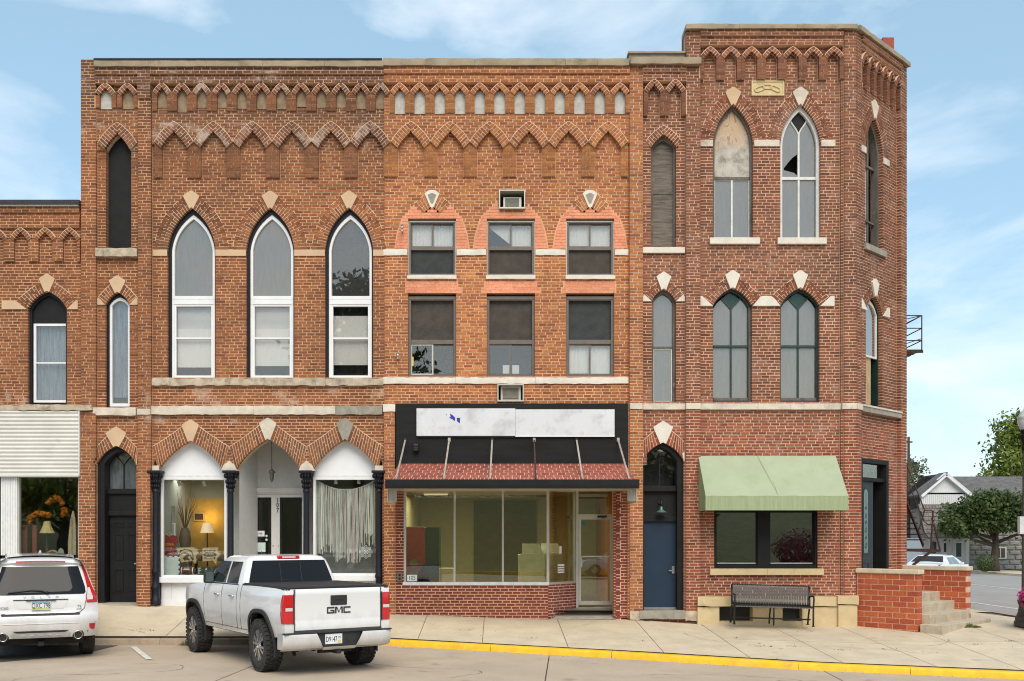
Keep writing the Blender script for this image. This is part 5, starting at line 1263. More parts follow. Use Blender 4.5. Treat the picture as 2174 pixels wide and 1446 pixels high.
H.fbox(m, dcx-.5, dcx+.5, va_+72, dz-80, -.156, -.152); m.build('etching', M['door_navy'], dl)
H.frame('door_panel', rect_frame(dcx-14, dcx+14, dz-52, dz-12), rect_frame(dcx-11, dcx+11, dz-49, dz-15), -.148, -.17, M['door_navy'], dl)
H.block('handle', dcx-20, dcx-17, dz-75, dz-62, -.16, -.12, M['metal_dark'], dl)
H.block('mailbox', ub+9, ub+12, 1075, 1082, -.1, -.06, M['white_d'])
H.build()
for a, b in ((0, W_*.33), (W_*.33+.4, W_*.66), (W_*.66+.4, W_)): H.rough_block('coping', a, b, 55, 65, -.5, .10, M['coping'], 14, .6)
# side, rear and roof behind
xe, ye = cham(W_, 0, 0).x, cham(W_, 0, 0).y
zt_ = front(0, 72, 0).z
MB().box(xe-.3, ye+.05, 0, xe, ye+18, zt_-.05).build('side_wall', M['brick_r'], rootC); MB().box(front(1340,0,0).x, D0+.42, .0, front(1340,0,0).x+.25, ye+18, front(0,142,0).z).build('side_wall', M['brick_r'], rootC); MB().box(front(1458,0,0).x, D0+.42, front(0,142,0).z-1, front(1458,0,0).x+.25, ye+18, zt_-.1).build('side_wall', M['brick_r'], rootC)
MB().box(front(1340,0,0).x+.25, ye+17.8, 0, xe-.3, ye+18, zt_-.1).build('rear_wall', M['brick_r'], rootC)
for zz, nm in ((zt_-.7, 'roof'), (front(0,862,0).z, 'floor_slab'), (front(0,545,0).z, 'floor_slab')):
    m = MB(); xa = front(1340,0,0).x+.25; xb = X0-.3; pts = [(xa, D0+.42), (xb, D0+.42), (xe-.32, ye+.4), (xe-.32, ye+17.7), (xa, ye+17.7)]
    if nm == 'roof': pts[0] = (front(1458,0,0).x+.25, D0+.42); pts[4] = (front(1458,0,0).x+.25, ye+17.7)
    n = 5; m.add([(x, y, zz) for x, y in pts] + [(x, y, zz-.25) for x, y in pts], [tuple(range(n)), tuple(reversed(range(n, 2*n)))] + [(i, n+i, n+(i+1) % n, (i+1) % n) for i in range(n)]); m.build(nm, M['roof_tar'] if nm == 'roof' else M['interior'], rootC)
MB().box(front(1340,0,0).x+.25, D0+.45, front(0,142,0).z-.7, front(1458,0,0).x, ye+17.7, front(0,142,0).z-.5).build('roof', M['roof_tar'], rootC)
# brick chimney on the side wall
m = MB(); cc = px(1879, 95, 27.6); m.box(cc.x-.17, 27.3, zt_-.4, cc.x+.13, 27.8, px(0, 91, 27.6).z); m.build('chimney', M['brick_pent'], rootC)
# fire escape on the side wall
def fe(x, y, Z): return px(x, y, Z)
Zf = 27.2
fo = MB(); p = lambda x, y, Z=Zf: fe(x, y, Z)
xw = xe
zl = p(0, 742).z; zr1, zr2, zr3 = p(0, 670).z, p(0, 697).z, p(0, 723).z; xo = p(1957, 0).x
for yy in (Zf, Zf+1.5, Zf+3.0): fo.tube([(xo, yy, zl), (xo, yy, zr1)], .016, 6)
for zz in (zr1, zr2, zr3):
    fo.tube([(xw, Zf, zz), (xo, Zf, zz)], .014, 6); fo.tube([(xo, Zf, zz), (xo, Zf+3, zz)], .014, 6); fo.tube([(xw, Zf+3, zz), (xo, Zf+3, zz)], .014, 6)
xm = (xw*1+xo*1.0)/2; fo.tube([(xm, Zf, zl), (xm, Zf, zr1-.15)], .012, 6)
fo.tube([(xw, Zf, p(0, 722).z), (xo, Zf, zr1)], .014, 6); fo.tube([(xm-.25, Zf, zl), (xo, Zf, zr3+.05)], .012, 6); fo.tube([(xw, Zf, p(0, 695).z), (xm, Zf, p(0, 682).z), (xo, Zf, zr1)], .012, 6)
for k in range(12): fo.box(xw, Zf+k*.26, zl-.03, xo+.02, Zf+k*.26+.16, zl)
fo.box(xw, Zf-.02, zl-.09, xo+.03, Zf+.02, zl-.02)
for yy in (Zf, Zf+3): fo.tube([(xo, yy, zl-.05), (xw+.1, yy, p(0, 765).z), (xw, yy, p(0, 790).z)], .022, 6); fo.tube([(xw+.22, yy, zl-.05), (xw, yy, p(0, 757).z)], .03, 6)
fe_o = fo.build('fire_escape', M['rust'], rootC)
# lower stair flight of the fire escape
lo = MB(); Zl = 26.2
q = lambda x, y, dz_=0: px(x, y, Zl+dz_)
for dd in (0, .75):
    lo.bar(q(1916, 1045, 2.2+dd), q(1960, 1158, dd), .03, .11); lo.tube([q(1920, 975, 2.2+dd), q(1963, 1083, dd), q(1950, 1128, dd)], .018, 6); lo.tube([q(1918, 1000, 2.2+dd), q(1962, 1108, dd)], .014, 6)
    lo.bar(q(1895, 1167, dd), q(1996, 1170, dd), .05, .07); lo.tube([q(1981, 1085, dd), q(1976, 1168, dd)], .02, 6); lo.tube([q(1963, 1084, dd), q(1983, 1085, dd)], .016, 6); lo.tube([q(1982, 1112, dd), q(1996, 1169, dd)], .022, 6)
    lo.bar(q(1978, 1170, dd), q(1938, 1200, dd), .04, .06); lo.tube([q(1955, 1085, dd), q(1962, 1108, dd), q(1970, 1113, dd), q(1983, 1113, dd)], .013, 6); lo.tube([q(1954, 1105, dd), q(1963, 1132, dd), q(1972, 1143, dd), q(1979, 1143, dd)], .013, 6)
for k in range(9):
    t = k/9; a = q(1916+44*t, 1052+106*t, 2.2*(1-t)); lo.box(a.x-.12, a.y, a.z-.015, a.x+.12, a.y+.75, a.z+.015)
for k in range(7): a = q(1930+10*k, 1165.5); lo.box(a.x-.05, a.y, a.z-.02, a.x+.05, a.y+.75, a.z)
lo.build('lower_flight', M['rust'], fe_o)
finish_bricks(rootC)
# ================================================================== neighbour on the far left (two storeys)
rootN = thing('brick_building', 'low two-storey brick building with corrugated white panel over its shop window', 'building', (front(30, 0, 0).x, D0+.2, .7), world=True)
N = Facade(rootN, -150, 168, 438, 1294, 'mortar_l', 'brick_l', seed=17)
N.rect(-150, 168, 438, 1294, PAN); N.rect(-150, 168, 872, 1294, np.nan)
N.rect(-150, 168, 438, 453, .02); N.rect(-150, 168, 453, 466, -.03); N.rect(-150, 168, 466, 481, .0); N.rect(-150, 168, 481, 510, -.07)
zigzag(N, [147-52*i for i in range(6)], 26, 509, 483, 15, 510, 495, 553, .0, -.03, -.10, 6, plaster=None)
cx = 96
N.poly(arch_poly(cx, 49, 654, 607, 654, .1), np.nan); N.rect(cx-42.5, cx+42.5, 650, 860, np.nan)
gothic(N, cx, 42.5, 654, 616, .10, 65, 637, 588, .03, 11, PAN+.006, kt=17, kb=5, kmat=M['tan_stone'], khigh=9, mode=3)
for pts in ([(53, 655), (0, 655), (0, 637), (30, 637)], [(139, 655), (162, 655), (162, 636), (158, 636)]): N.plate('skewback', pts, PAN+.03, -.3, M['tan_stone'])
w_ = N.frame('window', arch_poly(cx, 43, 654, 615.5, 860, .1), arch_poly(cx, 36, 654, 623, 855, .1), -.19, -.34, M['navy'])
N.plate('black_panel', arch_poly(cx, 37, 654, 622, 684, .1), -.25, -.28, M['black'], w_)
sash(N, 62, 136.5, 683, 852, -.215, M['white'], 5, (767,), (), M['pane'], w_, .06, 3, 'sash')
m = MB(); m.grid([[N.P(u, v, -.34+.016*math.sin(u*.7)) for u in range(62, 138, 2)] for v in (684, 760, 852)]); m.build('curtain', M['curtain_blue'], w_, True); N.block('window_back', 50, 142, 610, 862, -.7, -.69, M['interior'], w_)
cx2 = -90
N.poly(arch_poly(cx2, 49, 654, 607, 654, .1), np.nan); N.rect(cx2-42.5, cx2+42.5, 650, 860, np.nan); gothic(N, cx2, 42.5, 654, 616, .10, 65, 637, 588, .03, 11, PAN+.006, kt=17, kb=5, kmat=M['tan_stone'], khigh=9); N.plate('black_panel', arch_poly(cx2, 43, 654, 615, 860, .1), -.25, -.28, M['black'])
N.rough_block('ledge', -150, 42, 861, 872, -.3, .03, M['stone_rough'], 10, .9); N.rough_block('ledge', 42.4, 197, 860, 872, -.3, .06, M['stone_rough'], 10, 1.3)
# corrugated fascia
m = MB(); k = 0; rows = []; v = 872.
while v <= 1008.01:
    rows.append([N.P(u, v, .03 + (.012 if k % 4 in (1, 2) else -.012)) for u in (-150, 10, 169)]); v += 2.09; k += 1
m.grid(rows); cf = m.build('corrugated_panel', plain('cream_corrugated_metal', (.62,.60,.54), .5, var=.08, scale=2, dirt=(.46,.43,.36), dirt_lo=.62), rootN, True)
N.block('panel_edge', 168.5, 170.5, 872, 1010, -.1, .05, M['white_d'], cf); N.block('panel_edge', -150, 170, 1008, 1012, -.2, .05, M['offwhite'], cf)
# fluted pilaster and shop window
fp = N.block('pilaster', -1, 33, 1012, 1290, -.2, -.06, M['white']); 
for k in range(6): N.block('flute', 2+k*5.2, 4.2+k*5.2, 1014, 1290, -.06, -.045, M['white_d'], fp)
sh = N.frame('shop_window', rect_frame(33, 169, 1010, 1246), rect_frame(36, 162, 1013, 1240), -.10, -.2, M['alu']); N.block('pane', 35, 163, 1012, 1241, -.155, -.15, M['shop_glass_dk'], sh)
N.block('bulkhead', 33, 169, 1246, 1292, -.25, -.1, M['white_d'])
N.block('shop_window_pane', -150, -1, 1012, 1241, -.155, -.15, M['shop_glass_dk']); N.block('bulkhead', -150, -1, 1241, 1292, -.25, -.1, M['white_d'])
N.build()
N.block('roof_edge', -150, 172, 427, 436, -1.5, .10, M['roof_tar']); N.block('fascia_board', -150, 168, 436, 439, -.4, .06, M['white_d'])
shell(rootN, front(-150,0,0).x, front(170,0,0).x, front(0,440,0).z, .3, D0+14, M['brick_l'], M['interior'], (front(0,866,0).z,))
finish_bricks(rootN)

# ================================================================== corner stoop
c45 = math.sqrt(.5); P0 = Vector((X0, Y0, 0)); TT = Vector((c45, c45, 0)); NN = Vector((c45, -c45, 0))
def st(u, s, z): return P0 + TT*u + NN*s + Vector((0, 0, z))
stoop = thing('entrance_stoop', 'corner stoop with red block side walls, pale caps and worn concrete steps', 'stoop', tuple(st(1.3, .8, .15)), world=True)
M['cap'] = plain('pale_cap_stone', (.60,.50,.36), .85, var=.12, scale=5, bmp=.2)
M['step'] = plain('worn_step_concrete', (.46,.385,.28), .93, var=.18, scale=4, dirt=(.32,.26,.185), dirt_lo=.56, bmp=.4, bscale=30)
M['mortar_s'] = plain('mortar_stoop', (.66,.40,.29), .9, var=.2)
def ubox(m, u0, u1, s0, s1, z0, z1): return m.hexa([st(u0, s1, z0), st(u1, s1, z0), st(u1, s1, z1), st(u0, s1, z1)], [st(u0, s0, z0), st(u1, s0, z0), st(u1, s0, z1), st(u0, s0, z1)])
rs = random.Random(2); bcache = {}
def block_obj(cent, hu, hs, hz, parent):
    k = (round(hu, 3), round(hs, 3), round(hz, 3)); me = bcache.get(k)
    if me is None:
        m = MB(); e = .004
        for z_ in (1,):
            q = lambda a, b, c: TT*(a*hu) + NN*(b*hs) + Vector((0, 0, c*hz))
            m.hexa([q(-1, 1, -1), q(1, 1, -1), q(1, 1, 1), q(-1, 1, 1)], [q(-1, -1, -1), q(1, -1, -1), q(1, -1, 1), q(-1, -1, 1)])
        me = bpy.data.meshes.new('brick'); me.from_pydata(m.v, [], m.f); me.materials.append(M['stoop_brick']); bcache[k] = me
    o = link('brick', me, parent, cent); 
    return o
for (u0, u1, s1, ztop, zbot) in ((-.02, .22, 1.40, 1.375, .05), (2.36, 2.60, 1.52, 1.40, .05)):
    m = MB(); ubox(m, u0+.005, u1-.005, .02, s1-.016, zbot, ztop); wl_ = m.build('side_wall', M['mortar_s'], stoop)
    nr = 11; rh = (ztop-zbot)/nr; bl = .325
    for r_ in range(nr):
        z_ = zbot + (r_+.5)*rh
        s_ = .03 - (bl/2 if r_ % 2 else 0)
        while s_ < s1 - .02:
            a, b = max(s_, .03), min(s_+bl, s1)
            if b - a > .05: block_obj(st((u0+u1)/2, (a+b)/2, z_), (u1-u0)/2 + rs.uniform(-.002, .002), (b-a)/2-.009, rh/2-.008, wl_)
            s_ += bl
    m = MB(); ubox(m, u0-.03, u1+.03, .0, s1+.035, ztop+.003, ztop+.10); bev(fixn(m.build('cap', M['cap'], stoop)), .015)
steps = [(1.92, .31), (1.58, .51), (1.24, .71), (.90, .91)]
for i, (s_, z_) in enumerate(steps):
    m = MB(); u0, u1 = (.0, 2.72) if i == 0 else (.222, 2.358)
    n = 10; sb = steps[i+1][0]-.02 if i < 3 else .0
    if i == 0: sb = 1.30 if False else 1.42
    ubox(m, u0, u1, (sb if i else 1.44), s_, .06, z_); o = fixn(m.build('step', M['step'], stoop)); bev(o, .012)
m = MB(); ubox(m, .222, 2.358, .45, 1.45, .06, .30); m.build('step_fill', M['step'], stoop)
tuft('grass_tuft', 'tuft of grass growing at the foot of the corner steps', st(1.35, 1.95, 0).x, st(1.35, 1.95, 0).y, .20, .30, 260, .13)
for k, (x_, y_) in enumerate(((4.62, 21.2), (4.95, 20.6), (5.1, 20.25), (5.25, 20.0))):
    tuft('weed', ('thin weed in the pavement joint closest to the bench', 'weed mid-way along the cracked pavement joint', 'ragged weed near the kerb end of the cracked joint', 'last weed of the cracked joint at the yellow kerb')[k], x_, y_, zsw(x_, y_), .10, 26, .04, 'weeds in the pavement joint')
tuft('weed', 'leafy weed at the plain kerb beside the pickup', px(395, 1360, 20.6).x, 20.55, .02, .16, 70, .16)

# ================================================================== bench
bx0 = px(1556, 0, 22.25).x; bx1 = px(1725, 0, 22.25).x; by = 22.25; bz = .27
bench = thing('park_bench', 'black slatted steel bench in front of the cream plinth', 'bench', ((bx0+bx1)/2, by, bz))
bench.rotation_euler = (0, R(1.6), R(-3))
bl = bx1-bx0; M['bench'] = plain('black_bench_coating', (.006,.006,.007), .4, var=.2)
prof = [(.42, .845), (.40, .86), (.375, .85), (.355, .80), (.30, .56), (.26, .445), (.20, .425), (.05, .43), (-.06, .435), (-.10, .42), (-.115, .385)]
m = MB(); m.grid([[(-.022, p, z_) for p, z_ in prof], [(.022, p, z_) for p, z_ in prof]]); m.grid([[(-.020, p+.006, z_-.005) for p, z_ in prof], [(.020, p+.006, z_-.005) for p, z_ in prof]])
sl = None; ns = 30
for k in range(ns):
    x_ = -bl/2+.06 + (bl-.12)*k/(ns-1)
    if sl is None: sl = m.build('slat', M['bench'], bench, True, (x_, 0, 0))
    else:
        c_ = sl.copy(); col.objects.link(c_); c_.parent = bench; c_.location = (x_, 0, 0)
for sx in (-1, 1):
    x_ = sx*(bl/2-.02)
    m = MB(); m.tube([(x_, -.10, 0), (x_, -.09, .20), (x_, -.07, .41), (x_, -.10, .60), (x_, -.06, .645), (x_, .10, .645), (x_, .29, .62)], .02, 8); m.tube([(x_, .40, 0), (x_, .36, .2), (x_, .27, .41), (x_, .36, .84)], .02, 8); m.tube([(x_, -.08, .40), (x_, .27, .40)], .02, 8)
    m.box(x_-.03, -.14, 0, x_+.03, -.06, .012); m.box(x_-.03, .36, 0, x_+.03, .44, .012); m.build('end_frame', M['bench'], bench, True)
m = MB()
for p, z_ in ((.405, .84), (.255, .43), (-.09, .41), (.16, .13)): m.tube([(-bl/2+.02, p, z_), (bl/2-.02, p, z_)], .016, 8)
m.build('rail', M['bench'], bench, True)
m = MB(); m.tube([(0, .40, 0), (0, .36, .2), (0, .27, .41)], .018, 8); m.tube([(0, -.09, .41), (0, -.10, 0)], .018, 8); m.tube([(0, -.1, .13), (0, .38, .13)], .014, 8); m.build('leg', M['bench'], bench, True)

# ================================================================== street lamp and flowers
lx, ly, lz = 11.40, 22.7, .21
lamp = thing('street_lamp', 'fluted dark grey street lamp with acorn globe at the corner', 'street lamp', (lx, ly, lz))
M['lamp_metal'] = plain('dark_grey_cast_iron', (.085,.075,.066), .6, .4, var=.25, scale=10, bmp=.3)
M['globe'] = plain('milky_globe', (.50,.52,.52), .2, var=.06)
MB().lathe([(.28, 0), (.28, .10), (.255, .12), (.255, .20), (.225, .24), (.20, .30), (.175, .45), (.20, .50), (.20, .54), (.155, .62), (.145, .66)], (0,0,0), 16).build('base', M['lamp_metal'], lamp)
m = MB(); n = 32
rows = []
for z_, r_ in ((.6, .125), (2.0, .115), (3.9, .098)):
    rows.append([((r_*(1 if k % 2 else .90))*math.cos(2*math.pi*k/n), (r_*(1 if k % 2 else .90))*math.sin(2*math.pi*k/n), z_) for k in range(n+1)])
m.grid(rows); m.build('shaft', M['lamp_metal'], lamp)
MB().lathe([(.12, 3.88), (.13, 3.95), (.10, 4.0), (.11, 4.05), (.16, 4.17), (.17, 4.22), (.13, 4.25), (.15, 4.30), (.15, 4.34)], (0,0,0), 20).build('capital', M['black'], lamp)
MB().lathe([(.14, 4.34), (.18, 4.42), (.205, 4.52), (.20, 4.58), (.215, 4.60), (.20, 4.64), (.15, 4.72), (.08, 4.80), (.0, 4.82)], (0,0,0), 24).build('globe', M['globe'], lamp, True)
MB().lathe([(.05, 4.79), (.03, 4.84), (.045, 4.88), (.015, 4.94), (0, 4.97)], (0,0,0), 12).build('finial', M['lamp_metal'], lamp)
m = MB(); m.box(-.20, -.06, 2.03, -.10, .06, 2.42); bev(m.build('meter_box', plain('pale_grey_box', (.58,.58,.57), .5), lamp), .01)
m = MB(); m.lathe([(.119, 2.20), (.121, 2.20), (.121, 2.22), (.119, 2.22)], (0,0,0), 20); m.build('strap', M['steel'], lamp)
fx, fy = 11.30, 22.2
pot = thing('flower_planter', 'planter of pink flowers beside the street lamp', 'planter', (fx, fy, .205))
MB().lathe([(.0, 0), (.18, 0), (.19, .05), (.14, .10), (.12, .2), (.16, .3), (.24, .45), (.27, .55), (.25, .56), (.2, .5), (0, .5)], (0,0,0), 20).build('pot', M['lamp_metal'], pot, True)
M['pink'] = leaf_mat('pink_petal', (.55,.03,.20), (.70,.06,.32), (.62,.10,.40)); rg = random.Random(8)
for nm, mt, n, rr in (('foliage', M['weed'], 500, .30), ('blossom', M['pink'], 420, .36)):
    m = MB()
    for k in range(n):
        d = Vector((rg.gauss(0, 1), rg.gauss(0, 1), rg.gauss(0, 1))).normalized(); p = Vector((0, 0, .66)) + Vector((d.x, d.y, d.z*.75))*rr*rg.uniform(.7, 1); a = d.orthogonal().normalized()*.028; b = d.cross(a)
        m.add([p-a-b, p+a-b, p+a+b, p-a+b], [(0,1,2,3)])
    m.build(nm, mt, pot)
# ================================================================== vehicles
def carpaint(name, c, coat=.6):
    m, n, l, b = newmat(name); tcn = n.new('ShaderNodeTexCoord'); sp = n.new('ShaderNodeSeparateXYZ'); l.new(tcn.outputs['Object'], sp.inputs[0])
    t = tex(n, l, 4.5, 6, .7, 'obj', (1, 1, .5)); ad = n.new('ShaderNodeMath'); ad.operation = 'MULTIPLY_ADD'; ad.inputs[1].default_value = -.7; l.new(t.outputs[0], ad.inputs[0]); l.new(sp.outputs[2], ad.inputs[2])
    mr = n.new('ShaderNodeMapRange'); mr.inputs[1].default_value = .05; mr.inputs[2].default_value = .62; mr.inputs[3].default_value = .55; mr.inputs[4].default_value = .0; l.new(ad.outputs[0], mr.inputs[0])   # road dust towards the sills
    o = mixc_(n, l, c, (.33,.28,.22), mr.outputs[0]); l.new(o.outputs[0], b.inputs['Base Color']); b.inputs['Roughness'].default_value = .28; b.inputs['Coat Weight'].default_value = 1.0; b.inputs['Coat Roughness'].default_value = .03
    return m
M['car_white'] = carpaint('white_car_paint', (.74,.74,.74)); M['car_glass'] = None
def cg():
    m, n, l, b = newmat('tinted_car_glass'); b.inputs['Base Color'].default_value = (.012,.014,.016,1); b.inputs['Roughness'].default_value = .04; b.inputs['Specular IOR Level'].default_value = .18; return m
M['car_glass'] = cg()
M['plastic'] = plain('black_plastic', (.018,.018,.02), .6, var=.2); M['rubber'] = plain('tyre_rubber', (.030,.028,.026), .9, var=.35, scale=9, bmp=.4, coord='obj', dirt=(.075,.066,.055), dirt_lo=.58)
M['seam'] = plain('panel_gap', (.05,.05,.05), .9); M['lamp_red'] = plain('red_lamp_lens', (.52,.008,.012), .12, var=.12, scale=14, coat=.8, coord='obj'); M['lamp_clear'] = plain('clear_lamp_lens', (.62,.60,.58), .12, var=.1, coat=.8)
M['underbody'] = plain('underbody', (.02,.018,.016), .9); M['gunmetal'] = plain('gunmetal_rim', (.16,.16,.165), .35, .8); M['alloy'] = plain('machined_alloy', (.60,.60,.60), .25, .9, var=.05)

def wheel(parent, x, y, r, w, side, offroad, rim_r):
    """side: -1 outer face towards -x"""
    root_ = MB(); n = 40; h = w/2
    root_.lathe([(rim_r*.55, side*(h-.045)), (rim_r*.93, side*(h-.05)), (rim_r*1.0, side*(h-.012)), (rim_r*1.04, side*(h-.02)), (rim_r*1.0, side*(-h+.02)), (0, side*(-h+.05))], (x, y, r), n, 'x')
    wh = root_.build('wheel', M['gunmetal'], parent, True)
    t = MB(); rt = r - (.014 if offroad else 0)
    t.lathe([(rim_r*1.01, -h+.02), (rim_r*1.05, -h+.005), ((rim_r+r)*.5, -h-.008), (r*.93, -h+.004), (rt, -h+.035), (rt, h-.035), (r*.93, h-.004), ((rim_r+r)*.5, h+.008), (rim_r*1.05, h-.005), (rim_r*1.01, h-.02)], (x, y, r), n, 'x')
    ty = t.build('tyre', M['rubber'], wh, True)
    t = MB()
    if offroad:
        for k in range(34):
            for row, (u0, u1) in enumerate(((-h-.006, -h+.055), (-h+.065, -.008), (.008, h-.065), (h-.055, h+.006))):
                a0 = 2*math.pi*(k + (.5 if row in (1, 2) else (.0 if row == 0 else .25)))/34; a1 = a0 + 2*math.pi*.66/34
                sk = .05 if row in (1, 2) else 0
                def P_(u, a, rr): return (x+u, y+rr*math.sin(a), r+rr*math.cos(a))
                ri, ro = rt-.012, r
                if row in (0, 3): ri = r*.90
                t.hexa([P_(u0, a0, ro), P_(u1, a0+sk, ro), P_(u1, a1+sk, ro), P_(u0, a1, ro)], [P_(u0, a0, ri), P_(u1, a0+sk, ri), P_(u1, a1+sk, ri), P_(u0, a1, ri)])
    else:
        for u in (-.07, -.025, .025, .07): t.lathe([(r+.001, u-.018), (r+.005, u-.014), (r+.005, u+.014), (r+.001, u+.018)], (x, y, r), n, 'x')
    t.build('tread', M['rubber'], wh)
    s = MB(); ns = 6 if offroad else 5
    for k in range(ns):
        a = 2*math.pi*k/ns + .2
        for da in (-.16, .16):
            d0 = Vector((0, math.sin(a+da*.4), math.cos(a+da*.4))); d1 = Vector((0, math.sin(a+da*1.25), math.cos(a+da*1.25))); c = Vector((x+side*(h-.028), y, r))
            s.bar(c + d0*rim_r*.22 + Vector((side*.012, 0, 0)), c + d1*rim_r*.97 + Vector((side*.008, 0, 0)), .034, .03, (1, 0, 0))
    s.lathe([(0, side*(h+.0)), (rim_r*.18, side*(h-.005)), (rim_r*.24, side*(h-.03)), (rim_r*.24, side*(h-.06))], (x, y, r), 20, 'x')
    s.build('spoke', M['alloy'], wh)
    s = MB(); s.lathe([(rim_r*.97, side*(h-.018)), (rim_r*1.015, side*(h-.006)), (rim_r*1.03, side*(h-.016))], (x, y, r), n, 'x'); s.build('rim_lip', M['alloy'] if not offroad else M['gunmetal'], wh, True)
    return wh
def rring(x0, x1, y0, y1, rad, z, n=5, rows=None):
    """rounded rectangle ring, counter-clockwise from rear right"""
    pts = []
    for (cx, cy, a0) in ((x1-rad, y0+rad, -90), (x1-rad, y1-rad, 0), (x0+rad, y1-rad, 90), (x0+rad, y0+rad, 180)):
        for k in range(n+1):
            a = R(a0 + 90*k/n); pts.append((cx+rad*math.cos(a), cy+rad*math.sin(a), z))
    return pts
def side_body(name, ys, zb, zt, hw, parent, mat, nz_=9, curve=None):
    """both flanks of a body: stations along y, arch outlines below, shoulder line above"""
    m = MB()
    for sx in (-1, 1):
        m.grid([[(sx*hw(y, zb(y)+(zt(y)-zb(y))*k/nz_), y, zb(y)+(zt(y)-zb(y))*k/nz_) for y in ys] for k in range(nz_+1)])
    return fix_s(m.build(name, mat, parent))
def fix_s(o): return sharp(o, 38)
def plate_tex(parent, cx_, y, cz, w, h, chars, blue, name='licence_plate'):
    m = MB(); m.box(cx_-w/2, y-.006, cz-h/2, cx_+w/2, y, cz+h/2); p = m.build(name, plain('plate_white', (.70,.72,.72), .4, coord='obj'), parent)
    if blue:
        m = MB(); m.box(cx_-w/2+.008, y-.008, cz+h*.22, cx_+w/2-.008, y-.0055, cz+h/2-.008); m.build('plate_band', plain('plate_blue', (.22,.36,.46), .4), p)
        m = MB(); m.box(cx_-w/2+.008, y-.008, cz-h/2+.008, cx_+w/2-.008, y-.0055, cz-h*.27); m.build('plate_band', plain('plate_green', (.44,.50,.16), .4), p)
    else:
        m = MB(); m.box(cx_+w*.24, y-.008, cz-h/2+.01, cx_+w*.44, y-.0055, cz-.02); m.build('plate_sticker', plain('plate_yellow', (.60,.52,.22), .4), p)
        text_mesh('lettering', 'MI', h*.33, M['black'], p, Matrix.Translation((cx_+w*.34, y-.008, cz+h*.14)) @ Matrix.Rotation(R(90), 4, 'X'), .001, .8)
    text_mesh('lettering', chars, h*.78, M['seam'] if blue else M['black'], p, Matrix.Translation((cx_ - (0 if blue else w*.13), y-.0085, cz-.008)) @ Matrix.Rotation(R(90), 4, 'X'), .002, .60 if not blue else .62)
    return p

# ------------------------------------------------------------------ pickup
TR = thing('pickup_truck', 'lifted white crew-cab pickup with black bed cover and off-road tyres at the kerb', 'pickup truck', (-3.31, 17.15, 0.0), R(34.4))
TR.scale = (.942, .942, .985)
RW, WB = .435, 3.645
def hwT(y, z):
    b = interp(z, [(.45,.93),(.62,.955),(.85,.985),(1.08,.99),(1.25,.975),(1.36,.945),(1.42,.93)])
    f = interp(y, [(-1.17,.965),(-1.10,.993),(-.9,1),(3.9,1),(4.25,.975),(4.5,.90),(4.58,.80)])
    fl = 0
    for c in (0, WB): fl = max(fl, max(0, 1-((y-c)/.80)**4)*.022*max(0, 1-((z-1.0)/.42)**2))
    return b*f + fl
def archT(y, base):
    z = base
    for c in (0, WB):
        d = abs(y-c)
        if d < .56: z = max(z, .42 + .57*math.sqrt(max(0, 1-(d/.56)**2.6)))
    return z
def zbT(y): return archT(y, interp(y, [(-1.17,.70),(-.6,.60),(.5,.56),(3.1,.56),(4.2,.60),(4.58,.66)]))
def ztT(y): return interp(y, [(-1.17,1.385),(.95,1.40),(1.0,1.375),(3.0,1.36),(3.3,1.345),(4.0,1.29),(4.4,1.22),(4.58,1.12)])
ysT = sorted(set([-1.17,-1.15,-1.10,-1.0,-.9,-.75,-.65] + [c+.56*s_ for c in (0, WB) for s_ in (-1.0001,-.999,-.97,-.92,-.85,-.72,-.55,-.35,-.15,.0,.15,.35,.55,.72,.85,.92,.97,.999,1.0001)] + [.8,.95,1.0,1.3,1.6,1.9,2.2,2.5,2.8,3.0,4.25,4.3,4.4,4.5,4.58]))
bodyT = side_body('body', ysT, zbT, ztT, hwT, TR, M['car_white'], 12)
m = MB()   # hood, front, rear corners
hy = [2.95,3.2,3.5,3.8,4.1,4.3,4.45,4.54,4.58]
m.grid([[(hwT(y, ztT(y))*k/6, y, ztT(y)+.06*(1-(k/6)**2)*(1 if y < 4.3 else .5)) for k in range(-6, 7)] for y in hy]); m.grid([[(hwT(4.58, z)*k/6, 4.58+.03*(1-abs(k)/6), z) for k in range(-6, 7)] for z in (.62,.8,1.0,1.12)])
sharp(m.build('hood', M['car_white'], TR), 45)
m = MB(); m.box(-.6, 4.56, .72, .6, 4.63, 1.1); m.build('grille', M['plastic'], TR)
